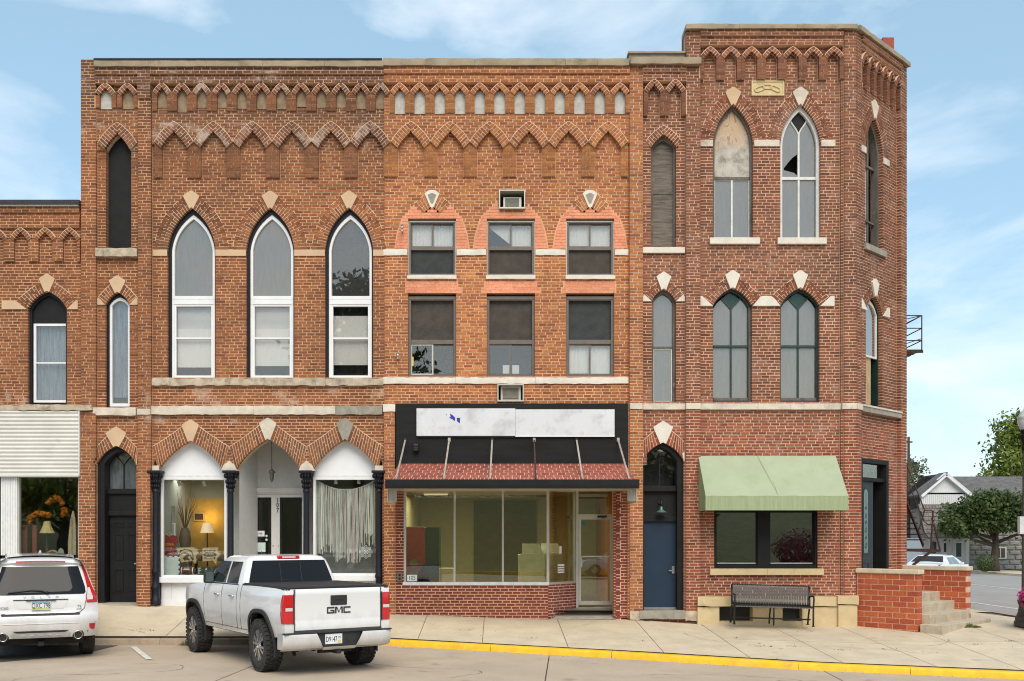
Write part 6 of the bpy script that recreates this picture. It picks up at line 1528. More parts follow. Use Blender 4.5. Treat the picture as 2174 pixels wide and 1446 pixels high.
# cab
lv = [(1.355, .925, .99, 3.15, .10), (1.50, .885, 1.04, 2.98, .10), (1.68, .825, 1.10, 2.72, .10), (1.80, .78, 1.14, 2.50, .12), (1.855, .735, 1.19, 2.38, .14), (1.885, .66, 1.28, 2.25, .16), (1.90, .45, 1.45, 2.05, .2)]
m = MB(); rows = [(lambda q: q + q[:1])(rring(-h_, h_, a, b, rd, z)) for z, h_, a, b, rd in lv]; m.grid(rows); m.add([p for p in rows[-1][:-1]], [tuple(range(len(rows[-1])-1))])
cab = sharp(m.build('cab', M['car_white'], TR), 60)
def cs(z):   # cab half width, rear y, front y at height z
    return (interp(z, [(l_[0], l_[1]) for l_ in lv]), interp(z, [(l_[0], l_[2]) for l_ in lv]), interp(z, [(l_[0], l_[3]) for l_ in lv]))
for sx in (-1, 1):
    for nm, fy0, fy1, z0, z1 in (('rear_door_window', lambda z: 1.30+(z-1.4)*.16, lambda z: 1.90+(z-1.4)*.02, 1.395, 1.775), ('front_door_window', lambda z: 1.98+(z-1.4)*.02, lambda z: 2.92-(z-1.4)*1.02, 1.395, 1.775)):
        m = MB(); m.grid([[(sx*(cs(z)[0]+.006), fy0(z)+(fy1(z)-fy0(z))*k/4, z) for k in range(5)] for z in [z0+(z1-z0)*q/5 for q in range(6)]]); m.build(nm, M['car_glass'], cab, True)
    m = MB(); m.grid([[(sx*(cs(z)[0]+.004), 1.915+(z-1.4)*.02+.055*k, z) for k in (0, 1)] for z in (1.38, 1.5, 1.65, 1.79)]); m.build('pillar_trim', M['car_white'], cab)
    m = MB(); m.tube([(sx*(cs(1.372)[0]+.012), 1.24, 1.378), (sx*(cs(1.37)[0]+.012), 2.98, 1.372)], .012, 6); m.build('belt_moulding', M['plastic'], cab)
m = MB(); m.grid([[(cs(z)[0]*.90*k/6, cs(z)[1]-.008, z) for k in range(-6, 7)] for z in (1.40, 1.5, 1.6, 1.7, 1.80)]); rg_ = m.build('rear_window', M['car_glass'], cab, True)
m = MB()
for a, b in (((-.20, 1.41), (-.20, 1.76)), ((.20, 1.41), (.20, 1.76)), ((-.20, 1.76), (.20, 1.76)), ((-.20, 1.46), (.20, 1.46))): m.bar((a[0], cs(a[1])[1]-.012, a[1]), (b[0], cs(b[1])[1]-.012, b[1]), .012, .01)
m.build('slider_frame', M['plastic'], rg_)
m = MB(); m.grid([[(cs(z)[0]*.92*k/6, cs(z)[2]+.006, z) for k in range(-6, 7)] for z in (1.38, 1.5, 1.65, 1.79)]); m.build('windshield', M['car_glass'], cab, True)
m = MB(); zz = 1.835; m.box(-.22, cs(zz)[1]-.02, 1.812, .22, cs(zz)[1]+.05, 1.885); o = bev(m.build('high_brake_lamp', M['lamp_red'], cab), .02); m = MB(); m.box(-.13, cs(zz)[1]-.026, 1.838, .13, cs(zz)[1]-.015, 1.868); m.build('cargo_lamp', M['lamp_clear'], o)
m = MB(); m.lathe([(.03, 0), (.012, .05), (0, .06)], (-.3, 1.75, 1.895), 8); m.build('antenna', M['plastic'], cab)
for sx in (-1, 1):
    m = MB(); m.box(sx*1.0-.10, 2.66, 1.36, sx*1.0+.10, 2.76, 1.60); mo = bev(m.build('mirror', M['plastic'], TR), .04, 3); m = MB(); m.bar((sx*.90, 2.72, 1.38), (sx*.98, 2.70, 1.42), .06); m.build('mirror_arm', M['plastic'], mo)
    m = MB(); m.box(sx*1.0-.075, 2.652, 1.39, sx*1.0+.075, 2.658, 1.57); m.build('mirror_glass', plain('mirror_glass', (.12,.16,.15), .08, .3), mo)
# bed walls, cover
m = MB(); m.box(-.915, -1.14, 1.385, .915, 1.0, 1.425); bc = bev(m.build('bed_cover', M['plastic'], TR), .012)
m = MB(); m.box(-.94, -1.16, 1.37, -.86, 1.0, 1.41); m.box(.86, -1.16, 1.37, .94, 1.0, 1.41); m.build('bed_rail', M['plastic'], bc)
for yy in (-.45, .28): MB().box(-.915, yy-.008, 1.424, .915, yy+.008, 1.429).build('cover_seam', M['seam'], bc)
# tailgate
def yr(z): return -1.175 + .02*max(0, (z-1.0)/.4)**2
def rearpatch(name, rows, off, mat, parent, n=8):
    m = MB(); m.grid([[(a+(b-a)*k/n, yr(z)-off, z) for k in range(n+1)] for z, a, b in rows]); return m.build(name, mat, parent, True)
m = MB(); m.grid([[(x_, yr(z), z) for x_ in (-.955,-.93,-.5,0,.5,.93,.955)] for z in (.62,.74,.9,1.1,1.3,1.385)]); m.build('rear_panel', M['car_white'], TR)
tgr = [(.735,-.775,.775),(.80,-.775,.775),(.83,-.778,.778)]
m = MB(); prof = [(.735, .018), (.845, .022), (.865, .010), (.90, .012), (1.25, .012), (1.29, .028), (1.345, .034), (1.375, .018), (1.385, .0)]
m.grid([[(x_, yr(z)-o_, z) for x_ in (-.775, -.4, 0, .4, .775)] for z, o_ in prof])
for sx in (-.775, .775): m.add([(sx, yr(z)-o_, z) for z, o_ in prof] + [(sx, yr(1.0), 1.385), (sx, yr(.8)+.02, .735)], [tuple(range(len(prof)+2))])
tg = sharp(m.build('tailgate', M['car_white'], TR), 40)
m = MB(); m.box(-.80, yr(.9)-.004, .70, -.783, yr(.9)+.01, 1.38); m.box(.783, yr(.9)-.004, .70, .80, yr(.9)+.01, 1.38); m.box(-.8, yr(.7)-.02, .695, .8, yr(.7)+.01, .735); m.build('tailgate_gap', M['seam'], TR)
m = MB(); m.box(-.15, yr(1.2)-.035, 1.115, .15, yr(1.2), 1.275); h_ = bev(m.build('tailgate_handle', M['plastic'], tg), .025, 3); m = MB(); m.box(-.075, yr(1.2)-.037, 1.185, .075, yr(1.2)-.03, 1.215); m.build('handle_slot', M['underbody'], h_)
# maker's lettering
m = MB(); yb_ = yr(1.02)-.022; zc_, hh_ = 1.035, .052
def gl(x0, polys):
    for (a, b, c, d) in polys: m.box(x0+a, yb_, zc_+b, x0+c, yb_+.012, zc_+d)
tk = .022
gl(-.215, [(0,-hh_,.022,hh_), (.022,hh_-tk,.135,hh_), (.022,-hh_,.135,-hh_+tk), (.113,-hh_+tk,.135,.004), (.06,-.014,.113,.004)])
gl(-.068, [(0,-hh_,.024,hh_), (.116,-hh_,.14,hh_)])
for a, b in ((-.052, .0), (.056, .0)): m.hexa([(a, yb_, zc_+hh_) , (a+.02*(1 if a < 0 else -1)+.0, yb_, zc_+hh_), (.008, yb_, zc_-hh_*.75), (-.006, yb_, zc_-hh_*.75)], [(a, yb_+.012, zc_+hh_), (a+.02*(1 if a < 0 else -1), yb_+.012, zc_+hh_), (.008, yb_+.012, zc_-hh_*.75), (-.006, yb_+.012, zc_-hh_*.75)])
gl(.085, [(0,-hh_,.022,hh_), (.022,hh_-tk,.13,hh_), (.022,-hh_,.13,-hh_+tk)])
m.build('lettering', M['plastic'], tg)
for sx in (-1, 1):
    rows = [(.845, .805, .952), (.88, .80, .968), (1.0, .80, .985), (1.15, .80, .985), (1.26, .805, .965), (1.30, .83, .945)]
    m = MB(); m.grid([[(sx*(a+(.945-a)*t), yr(z)-.022+.006*t, z) for t in (0, .3, .6, .85, 1.0)] + [(sx*.975, yr(z)+.012, z), (sx*(hwT(-1.10, z)+.010), -1.12, z), (sx*(hwT(-1.03, z)+.007), -1.05+.04*math.cos((z-1.07)*9), z), (sx*(hwT(-1.03, z)-.02), -1.02+.04*math.cos((z-1.07)*9), z)] for z, a, b in rows])
    tl = sharp(m.build('tail_lamp', M['lamp_red'], TR), 60)
    m = MB(); m.box(min(sx*.83, sx*.95), yr(1.06)-.03, 1.045, max(sx*.83, sx*.95), yr(1.06)-.012, 1.095); m.build('reverse_lamp', M['lamp_clear'], tl)
    m = MB(); m.box(min(sx*.80, sx*.815), yr(1.06)-.028, .84, max(sx*.80, sx*.815), yr(1.06), 1.31); m.build('lamp_surround', M['plastic'], tl)
# bumper
m = MB(); bp = [(.43,.0),(.45,-.06),(.55,-.10),(.645,-.105),(.675,-.095)]
def by_(x_): return -1.17 + .10*max(0, (abs(x_)-.72)/.27)**2
xs_ = [-.99,-.95,-.88,-.78,-.6,-.42]; 
for sx in (-1, 1):
    m.grid([[(sx*abs(x_), by_(x_)+o_, z-.0) for x_ in [-.99,-.95,-.88,-.78,-.6,-.45,-(.42-.12*(.675-z)/.23)]] for z, o_ in bp])
m.grid([[(x_, by_(x_)+o_, z) for x_ in (-.30,-.1,.1,.30)] for z, o_ in ((.40,.0),(.42,-.05),(.455,-.09))])
m.grid([[(x_, by_(x_)+o_, z) for x_ in (-.99,-.9,-.7,-.3,.3,.7,.9,.99)] for z, o_ in ((.41,.06),(.43,0),(.44,-.03))])
for sx in (-1, 1): m.grid([[(sx*.99, by_(.99)+o_, z), (sx*.975, -.80, z)] for z, o_ in bp])
bo = sharp(m.build('bumper', M['car_white'], TR), 50)
m = MB(); m.box(-.985, -1.25, .675, .985, -1.12, .70); o = bev(m.build('bumper_step', M['plastic'], bo), .01)
m = MB(); m.box(-.44, -1.20, .44, .44, -1.10, .68); m.build('bumper_recess', M['plastic'], bo)
plate_tex(bo, -.10, -1.205, .575, .31, .16, 'D9147', False)
m = MB(); m.lathe([(0, 0), (.05, 0), (.055, .02), (.03, .03), (0, .02)], (.19, -1.21, .57), 16, 'y'); m.build('trailer_socket', M['plastic'], bo)
m = MB(); m.box(-.04, -1.20, .33, .04, -.9, .40); m.box(-.30, -1.0, .34, .30, -.9, .42); m.box(-.028, -1.205, .342, .028, -1.19, .388); m.build('tow_hitch', M['underbody'], bo)
# seams, handles, arches, underside
m = MB()
for yy, z0, z1 in ((1.20, .60, 1.36), (2.02, .60, 1.36), (3.02, .75, 1.34), (1.0, .62, 1.39)):
    for sx in (-1, 1):
        pts = [(sx*(hwT(yy, z)+.0015), yy, z) for z in (z0, .8, 1.0, 1.15, 1.25, z1)]; m.tube(pts, .0045, 5)
for sx in (-1, 1): m.tube([(sx*(hwT(y_, .66)+.0015), y_, .635) for y_ in (.62, 1.2, 1.8, 2.4, 3.02)], .004, 5)
m.build('door_gap', M['seam'], bodyT)
for sx in (-1, 1):
    for yy in (1.42, 2.25):
        m = MB(); xx = sx*(hwT(yy, 1.18)+.0); m.tube([(xx+sx*.004, yy-.10, 1.175), (xx+sx*.035, yy-.07, 1.18), (xx+sx*.035, yy+.07, 1.18), (xx+sx*.004, yy+.10, 1.175)], .017, 8); m.build('door_handle', M['chrome'], bodyT, True)
    for c in (0, WB):
        m = MB(); pts_i, pts_o = [], []
        for k in range(25):
            a = math.pi*(k/24*1.10-.05); cx_, sy_ = math.cos(a), math.sin(a); e = 2/2.6
            dx = math.copysign(abs(cx_)**e, cx_); dz_ = math.copysign(abs(sy_)**e, sy_)
            pts_i.append((c+.545*dx, .42+.555*dz_)); pts_o.append((c+.60*dx, .42+.615*dz_))
        m.grid([[(sx*(hwT(y_, z_)-.10), y_, z_) for y_, z_ in pts_i], [(sx*(hwT(y_, z_)+.030), y_, z_) for y_, z_ in pts_i], [(sx*(hwT(y_, z_)+.030), y_, z_) for y_, z_ in pts_o], [(sx*(hwT(y_, z_)+.001), y_, z_) for y_, z_ in pts_o]])
        sharp(m.build('fender_flare', M['plastic'], bodyT), 40)
m = MB(); m.box(-.93, -.62, .98, .93, .62, 1.02); m.box(-.6, -.62, .5, .6, .62, 1.0); m.box(-.93, WB-.62, .98, .93, WB+.62, 1.02); m.box(-.6, WB-.62, .5, .6, WB+.62, 1.0); m.box(-.90, .6, .54, .90, WB-.6, .62); m.box(-.55, -1.05, .48, .55, -.5, .7); m.tube([(-.9, 0, RW), (.9, 0, RW)], .06, 8); m.lathe([(0,-.16),(.13,-.1),(.16,0),(.13,.1),(0,.16)], (0, 0, RW), 12, 'x'); m.build('underside', M['underbody'], TR)
m = MB(); m.tube([(.45, 1.0, .50), (.5, .5, .52), (.55, -.4, .50), (.72, -.9, .45), (.88, -.98, .44)], .045, 10); m.build('exhaust_pipe', M['rust'], TR, True)
m = MB(); m.tube([(-.62, -.55, .40), (-.62, -.62, .30)], .035, 8); m.box(-.66, -.68, .36, -.56, -.5, .48); m.build('shock_absorber', M['underbody'], TR)
for sx in (-1, 1):
    wheel(TR, sx*.885, 0, RW, .285, sx, True, .255); wheel(TR, sx*.885, WB, RW, .285, sx, True, .255)

def squeeze_tail(o):      # the short rear overhang of this bed
    if o.data and not o.data.get('_sq'):
        for vv in o.data.vertices:
            if vv.co.y < -.62: vv.co.y = -.62 + (vv.co.y+.62)*.74
        o.data['_sq'] = 1
    for c_ in o.children: squeeze_tail(c_)
squeeze_tail(TR)
# ------------------------------------------------------------------ estate SUV
SV = thing('white_suv', 'white SUV with tall red tail lamps parked beside the asphalt patch', 'car', (-8.67, 18.85, 0), R(26))
SV.scale = (1, 1, 1.06)
def hwS(z): return interp(z, [(.28,.86),(.42,.90),(.60,.935),(.82,.945),(1.0,.93),(1.12,.895),(1.22,.855),(1.45,.775),(1.60,.705),(1.665,.64),(1.70,.55)])
def yS(z): return interp(z, [(.28,-.86),(.40,-.93),(.58,-.965),(.74,-.955),(.80,-.90),(1.0,-.905),(1.12,-.885),(1.22,-.84),(1.45,-.73),(1.60,-.66),(1.665,-.60),(1.70,-.45)])
def sv(x, z, off=0):       # point of the rear face, rounded into the flanks
    h = hwS(z); t = min(1, abs(x)/h); return (x, yS(z)+.34*max(0, t-.62)**2/.1444*.42 - off, z)
zl_ = [.385,.42,.5,.58,.66,.74,.775,.80,.9,1.0,1.06,1.12,1.17,1.22,1.3,1.38,1.45,1.53,1.60,1.64,1.665,1.69,1.70]
m = MB(); m.grid([[sv(hwS(z)*k/16, z) for k in range(-16, 17)] for z in zl_])
tail = sharp(m.build('tail_shell', M['car_white'], SV), 50)
# flanks, roof, front as a loft
st_ = [(-.66,1.0),(-.2,1.0),(.6,1.005),(1.6,1.01),(2.3,1.0),(2.9,.985),(3.3,.95),(3.55,.86)]
def top(y): return interp(y, [(-.66,1.70),(0,1.735),(.8,1.745),(1.5,1.70),(2.05,1.42),(2.35,1.12),(3.2,1.0),(3.55,.80)])
m = MB()
WBs = 2.774
def zbS(y):
    z = .34
    for c in (0, WBs):
        d = abs(y-c)
        if d < .40: z = max(z, .36 + .38*math.sqrt(max(0, 1-(d/.40)**2.4)))
    return z
ysS = sorted(set([-.72,-.6,-.5,.55,.9,1.3,1.7,2.05,2.2,3.3,3.45,3.55] + [c+.40*q for c in (0, WBs) for q in (-1.001,-.99,-.9,-.7,-.4,0,.4,.7,.9,.99,1.001)]))
def hwF(y, z): return hwS(min(z, 1.7))*interp(y, [(-.7,.985),(-.4,1),(2.6,1),(3.2,.95),(3.55,.82)])
for sx in (-1, 1):
    m.grid([[(sx*hwF(y, z_), y, z_) for y in ysS for z_ in [zbS(y)+(min(top(y), 1.0 if y > 2.3 else 1.12)-zbS(y))*k/8]] for k in range(9)])
    m.grid([[(sx*hwF(y, min(top(y), z_)), y, min(top(y), z_)) for y in [q for q in ysS if q < 2.3]] for z_ in (1.12,1.22,1.45,1.60,1.665,1.70)])
yt = [-.46,-.2,.2,.6,1.0,1.5,1.8,2.05,2.2,2.35,2.8,3.2,3.45,3.55]
m.grid([[(hwF(y, min(top(y), 1.70))*k/8, y, top(y)+(.035*(1-(k/8)**2))) for k in range(-8, 9)] for y in yt])
m.grid([[(hwF(3.55, z_)*k/6, 3.55+.06*(1-(k/6)**2), z_) for k in range(-6, 7)] for z_ in (.35, .6, .8)])
bodyS = sharp(m.build('body', M['car_white'], SV), 42)
for sx in (-1, 1):
    for nm, a, b in (('quarter_window', -.42, .12), ('rear_door_window', .2, .95), ('front_door_window', 1.02, 1.75)):
        m = MB(); m.grid([[(sx*(hwF(y, z_)+.006), y + (.18*(z_-1.16) if nm == 'quarter_window' and y < 0 else (-.55*(z_-1.16) if nm == 'front_door_window' and y > 1.4 else 0)), z_) for y in [a+(b-a)*k/4 for k in range(5)]] for z_ in (1.165,1.22,1.35,1.45,1.55)]); m.build(nm, M['car_glass'], bodyS, True)
m = MB(); m.grid([[(hwF(y, 1.2)*.86*k/6, y, top(y)+.045) for k in range(-6, 7)] for y in (1.55, 1.8, 2.05, 2.25)]); m.build('windshield', M['car_glass'], bodyS, True)
for sx in (-1, 1): m = MB(); m.tube([(sx*.55, -.30, 1.70), (sx*.555, -.1, 1.728), (sx*.56, 1.1, 1.745), (sx*.55, 1.4, 1.69)], .014, 8); m.build('roof_rail', M['alloy'], bodyS, True)
def rp(name, rows, off, mat, parent, n=10, curve=None):
    m = MB(); m.grid([[sv(a+(b-a)*k/n, z+(curve(a+(b-a)*k/n) if curve else 0), off) for k in range(n+1)] for z, a, b in rows]); return m.build(name, mat, parent, True)
rw = rp('rear_window', [(1.10,-.70,.70),(1.13,-.73,.73),(1.22,-.72,.72),(1.35,-.68,.68),(1.48,-.64,.64),(1.56,-.615,.615)], .008, M['car_glass'], SV, 16)
# roof spoiler with brake lamp
m = MB(); m.grid([[(x_, -.72+.10*(x_/.64)**2+dy, z_-.025*(x_/.64)**2) for x_ in [-.64+1.28*k/12 for k in range(13)]] for dy, z_ in ((.10,1.565),(.0,1.60),(-.03,1.635),(.0,1.665),(.12,1.69),(.28,1.715))])
sp_o = sharp(m.build('roof_spoiler', M['car_white'], SV), 50)
m = MB(); m.grid([[(x_, -.75+.10*(x_/.64)**2+dy, z_-.025*(x_/.64)**2) for x_ in [-.40+.80*k/10 for k in range(11)]] for dy, z_ in ((-.005,1.637),(.012,1.652),(.03,1.662))]); m.build('high_brake_lamp', M['lamp_red'], sp_o, True)
m = MB(); m.add([(-.03,-.2,1.765),(.03,-.2,1.765),(.012,-.34,1.83),(-.012,-.34,1.83),(0,-.1,1.77)], [(0,1,2,3),(1,4,2),(0,3,4),(2,4,3)]); m.build('antenna_fin', M['car_white'], bodyS)
m = MB(); m.tube([sv(.10, 1.13, .03), sv(.02, 1.165, .03), sv(-.15, 1.175, .028), sv(-.52, 1.14, .02)], .014, 6); m.lathe([(.03,0),(.03,.04),(0,.05)], sv(.10, 1.125, .03), 8, 'y'); m.build('rear_wiper', M['plastic'], SV)
# tail lamps climbing the pillars
for sx in (-1, 1):
    rows = [(.95,.745,.925),(1.0,.735,.928),(1.06,.73,.915),(1.12,.745,.893),(1.17,.755,.868),(1.22,.755,.845),(1.32,.735,.80),(1.42,.71,.765),(1.52,.68,.725),(1.585,.66,.69)]
    m = MB(); m.grid([[sv(sx*(a+(b-a)*t), z, .010) for t in (0, .25, .5, .75, 1)] for z, a, b in rows]); tl = m.build('tail_lamp', M['lamp_red'], SV, True)
    m = MB(); m.grid([[sv(sx*(a+(b-a)*t), z, .016) for t in (0, .5, 1)] for z, a, b in [(1.0,.75,.85),(1.05,.745,.85),(1.10,.755,.83),(1.20,.762,.80)]]); m.build('reverse_lamp', M['lamp_clear'], tl, True)
# hatch lines, number plate recess, trim, bumper
m = MB(); m.tube([sv(x_, z_, .002) for x_, z_ in ((-.745,1.08),(-.72,.95),(-.71,.86),(-.64,.80),(-.5,.775),(.5,.775),(.64,.80),(.71,.86),(.72,.95),(.745,1.08))], .005, 5); m.build('hatch_gap', M['seam'], tail)
rp('bumper_trim', [(.755,-.62,.62),(.79,-.64,.64)], .012, M['plastic'], SV, 12)
rp('plate_recess', [(.86,-.36,.36),(.99,-.44,.44)], .004, M['car_white'], tail)
m = MB(); m.tube([sv(-.44,1.015,.008), sv(.44,1.015,.008)], .008, 6); m.box(-.24, sv(0,1.01)[1]-.035, 1.0, .24, sv(0,1.01)[1], 1.022); m.build('hatch_grip', M['plastic'], tail)
plate_tex(SV, 0, sv(0, .92)[1]-.02, .925, .305, .155, 'QXC 798', True)
m = MB(); m.tube([sv(x_, .62, .004) for x_ in (-.9,-.6,0,.6,.9)], .007, 5); m.build('bumper_crease', M['car_white'], tail, True)
rp('diffuser_slot', [(.475,-.38,.38),(.505,-.46,.46)], .012, M['plastic'], SV, 10); rp('skid_plate', [(.385,-.42,.42),(.40,-.45,.45),(.45,-.48,.48),(.47,-.44,.44)], .014, plain('silver_skid_plate', (.46,.46,.46), .4, .5), SV, 10)
for k in range(5): MB().box(-.28+.14*k-.035, sv(0,.40)[1]-.03, .42, -.28+.14*k+.035, sv(0,.40)[1]-.012, .432).build('skid_slot', M['alloy'], SV)
for k, ch_ in enumerate('VOLVO'): text_mesh('lettering', ch_, .05, M['steel'], tail, Matrix.Translation(Vector(sv(-.26+.13*k, 1.055, .006))) @ Matrix.Rotation(R(90), 4, 'X'), .003, 1.25)
text_mesh('lettering', 'XC60', .065, M['steel'], tail, Matrix.Translation(Vector(sv(-.60, .885, .008))) @ Matrix.Rotation(R(90), 4, 'X'), .003, 1.1); text_mesh('lettering', 'T6', .055, M['steel'], tail, Matrix.Translation(Vector(sv(.62, .895, .008))) @ Matrix.Rotation(R(90), 4, 'X'), .003, 1.1); text_mesh('lettering', 'AWD', .035, M['steel'], tail, Matrix.Translation(Vector(sv(.62, .85, .008))) @ Matrix.Rotation(R(90), 4, 'X'), .003, 1.1)
for sx in (-1, 1):
    rows = [(.50,.83,.875),(.53,.79,.88),(.60,.785,.89)]
    m = MB(); m.grid([[sv(sx*(a+(b-a)*t), z, .010) for t in (0, .5, 1)] for z, a, b in rows]); m.build('reflector', M['lamp_red'], SV, True)
    p = sv(sx*.60, .42, -.06); m = MB(); m.lathe([(.055,.10),(.06,-.09),(.072,-.10),(.072,-.08)], p, 20, 'y'); e_ = m.build('exhaust_tip', M['chrome'], SV, True); m = MB(); m.lathe([(.0,-.07),(.058,-.07)], p, 16, 'y'); m.build('exhaust_bore', M['underbody'], e_); m = MB(); m.lathe([(.072,-.07),(.095,-.06),(.098,-.02)], p, 20, 'y'); m.build('exhaust_surround', M['plastic'], e_, True)
    m = MB(); m.lathe([(0,-.006),(.011,-.006),(.011,.01)], sv(sx*.76, .47, .004), 10, 'y'); m.build('parking_sensor', M['plastic'], SV)
    wheel(SV, sx*.80, 0, .36, .235, sx, False, .235); wheel(SV, sx*.80, WBs, .36, .235, sx, False, .235)
m = MB(); m.box(-.70, -.70, .26, .70, 3.3, .36); m.box(-.05, -.86, .25, .05, -.6, .32); m.box(-.66, -.42, .3, .66, .42, .75); m.box(-.66, WBs-.42, .3, .66, WBs+.42, .75); m.build('underside', M['underbody'], SV)

# ------------------------------------------------------------------ sedan in the side street
SD = thing('white_sedan', 'white sedan parked in the side street behind the stoop', 'car', tuple(Vector((18.25, 45.15, .06))), R(-40))
SD.scale = (1, 1, .94)
M['sedan_glass'] = plain('pale_tinted_glass', (.16,.21,.21), .1)
def hs(z): return interp(z, [(.2,.80),(.5,.88),(.8,.89),(.95,.84),(1.2,.70),(1.38,.58)])
def tp(y): return interp(y, [(-.95,.90),(-.85,.98),(-.1,1.02),(.5,1.36),(1.0,1.42),(1.6,1.40),(2.4,1.0),(3.4,.88),(3.6,.70)])
ysd = [-.95,-.85,-.5,-.34,-.2,0,.2,.34,.5,.8,1.2,1.6,2.0,2.3,2.4,2.46,2.6,2.8,3.0,3.14,3.3,3.5,3.6]
def zbd(y):
    z = .25
    for c in (0, 2.8):
        d = abs(y-c)
        if d < .36: z = max(z, .30+.36*math.sqrt(1-(d/.36)**2))
    return z
m = MB()
for sx in (-1, 1):
    m.grid([[(sx*hs(zbd(y)+(min(tp(y), .93)-zbd(y))*k/5)*interp(y, [(-.95,.88),(-.6,1),(3,1),(3.6,.85)]), y, zbd(y)+(min(tp(y), .93)-zbd(y))*k/5) for y in ysd] for k in range(6)])
    m.grid([[(sx*hs(min(tp(y), z_)), y, min(tp(y), z_)) for y in ysd if y < 2.5] for z_ in (.93, 1.1, 1.25, 1.38)])
m.grid([[(hs(min(tp(y), 1.38))*k/6*interp(y, [(-.95,.88),(-.6,1),(3,1),(3.6,.85)]), y, tp(y)+.03*(1-(k/6)**2)) for k in range(-6, 7)] for y in ysd]); m.grid([[(.76*k/4, y_, z_) for k in range(-4, 5)] for y_, z_ in ((3.6,.3),(3.62,.7))]); m.grid([[(.76*k/4, y_, z_) for k in range(-4, 5)] for y_, z_ in ((-.95,.3),(-.95,.9))])
sb = sharp(m.build('body', M['car_white'], SD), 40)
for sx in (-1, 1):
    for nm, a, b in (('rear_window_side', .45, 1.0), ('front_window_side', 1.06, 1.85)):
        m = MB(); m.grid([[(sx*(hs(z_)+.006), y - (.8*(z_-.98) if y > 1.7 else 0) + (.5*(z_-.98) if y < .5 else 0), z_) for y in [a+(b-a)*k/3 for k in range(4)]] for z_ in (.98, 1.1, 1.2, 1.3)]); m.build(nm, M['sedan_glass'], sb, True)
    m = MB(); m.box(sx*.95-.08, 1.75, .95, sx*.95+.08, 1.85, 1.06); bev(m.build('mirror', M['car_white'], SD), .02); m = MB(); m.box(sx*.62-.14, 3.52, .58, sx*.62+.14, 3.66, .70); bev(m.build('headlight', M['lamp_clear'], SD), .02)
    for yy in (0, 2.8): wheel(SD, sx*.80, yy, .32, .2, sx, False, .2)
m = MB(); m.grid([[(hs(z_)*.88*k/4, y_, z_+.03) for k in range(-4, 5)] for y_, z_ in ((1.72,1.36),(1.9,1.27),(2.1,1.15),(2.34,1.03))]); m.build('windshield', plain('pale_windshield', (.25,.30,.31), .08), sb, True)
m = MB(); m.grid([[(hs(z_)*.88*k/4, y_, z_+.035) for k in range(-4, 5)] for y_, z_ in ((-.02,1.06),(.2,1.19),(.42,1.32))]); m.build('rear_window', M['car_glass'], sb, True)

# cars across the street (they show only as reflections in the shop glass)
for k, (x_, y_, r_, lab) in enumerate(((-7.5, -11.5, 90, 'sedan across the street, mirrored in the arched shop windows'), (7.4, -11.8, 84, 'sedan across the street, mirrored in the corner shop window'))):
    cc_ = copy_tree(SD); cc_.location = (x_, y_, 0); cc_.rotation_euler = (0, 0, R(r_)); cc_['label'] = lab; cc_['category'] = 'car'
# ================================================================== background on the right
rb2 = random.Random(12)
def tree(name, label, base, trunk, lobes, n, leaf, mats, group=None, limbs=7, seed=1, bark=None):
    """lobes: (dx, dy, dz, rx, ry, rz) ellipsoids relative to the base"""
    rg = random.Random(seed); t = thing(name, label, 'tree', base, group=group)
    m = MB(); h, r = trunk
    m.tube([(0, 0, -.1), (rg.uniform(-.08,.08), 0, h*.35), (rg.uniform(-.15,.15), rg.uniform(-.1,.1), h*.7), (0, 0, h)], [r*1.25, r, r*.85, r*.7], 9)
    for k in range(limbs):
        L = lobes[k % len(lobes)]; e = Vector(L[:3]) + Vector((rg.uniform(-.5,.5)*L[3], rg.uniform(-.5,.5)*L[4], rg.uniform(-.2,.5)*L[5])); s_ = Vector((0, 0, h*rg.uniform(.65, 1)))
        mid = s_.lerp(e, .5) + Vector((0, 0, -.1*h*rg.random())); m.tube([s_, mid, e], [r*.55, r*.35, r*.1], 6)
        for q in range(3): b = mid.lerp(e, rg.random()); m.tube([b, b + Vector((rg.gauss(0, 1), rg.gauss(0, 1), rg.gauss(.3, .6)))*L[3]*.3], [r*.15, r*.05], 5)
    m.build('trunk', bark or M['bark'], t, True)
    # leaf clumps spread through the lobes, mostly near their skins
    m = MB(); vol = [L[3]*L[4]*L[5] for L in lobes]; tot = sum(v**.67 for v in vol)
    cl = []
    for L, v in zip(lobes, vol):
        for k in range(max(3, int(n/14*v**.67/tot))):
            d = Vector((rg.gauss(0, 1), rg.gauss(0, 1), rg.gauss(0, 1))).normalized(); rr = rg.uniform(.45, 1.05) if rg.random() < .85 else rg.uniform(.2, .5)
            cl.append((Vector(L[:3]) + Vector((d.x*L[3], d.y*L[4], d.z*L[5]))*rr, d))
    for c, d in cl:
        cr = leaf*rg.uniform(2.0, 3.6)
        for k in range(14):
            p = c + Vector((rg.gauss(0, 1), rg.gauss(0, 1), rg.gauss(0, .8)))*cr*.5; nn = (d + Vector((rg.gauss(0, .8), rg.gauss(0, .8), rg.gauss(.3, .8)))).normalized(); a = nn.orthogonal().normalized(); a = Matrix.Rotation(rg.uniform(0, 6.28), 3, nn) @ a; b = nn.cross(a); s_ = leaf*rg.uniform(.55, 1.15)
            m.add([p - a*s_, p + b*s_*.55, p + a*s_, p - b*s_*.55], [(0,1,2,3)])
    m.build('crown', mats, t); return t
M['bark'] = plain('bark', (.075,.055,.042), .95, var=.4, scale=8, bmp=.6)
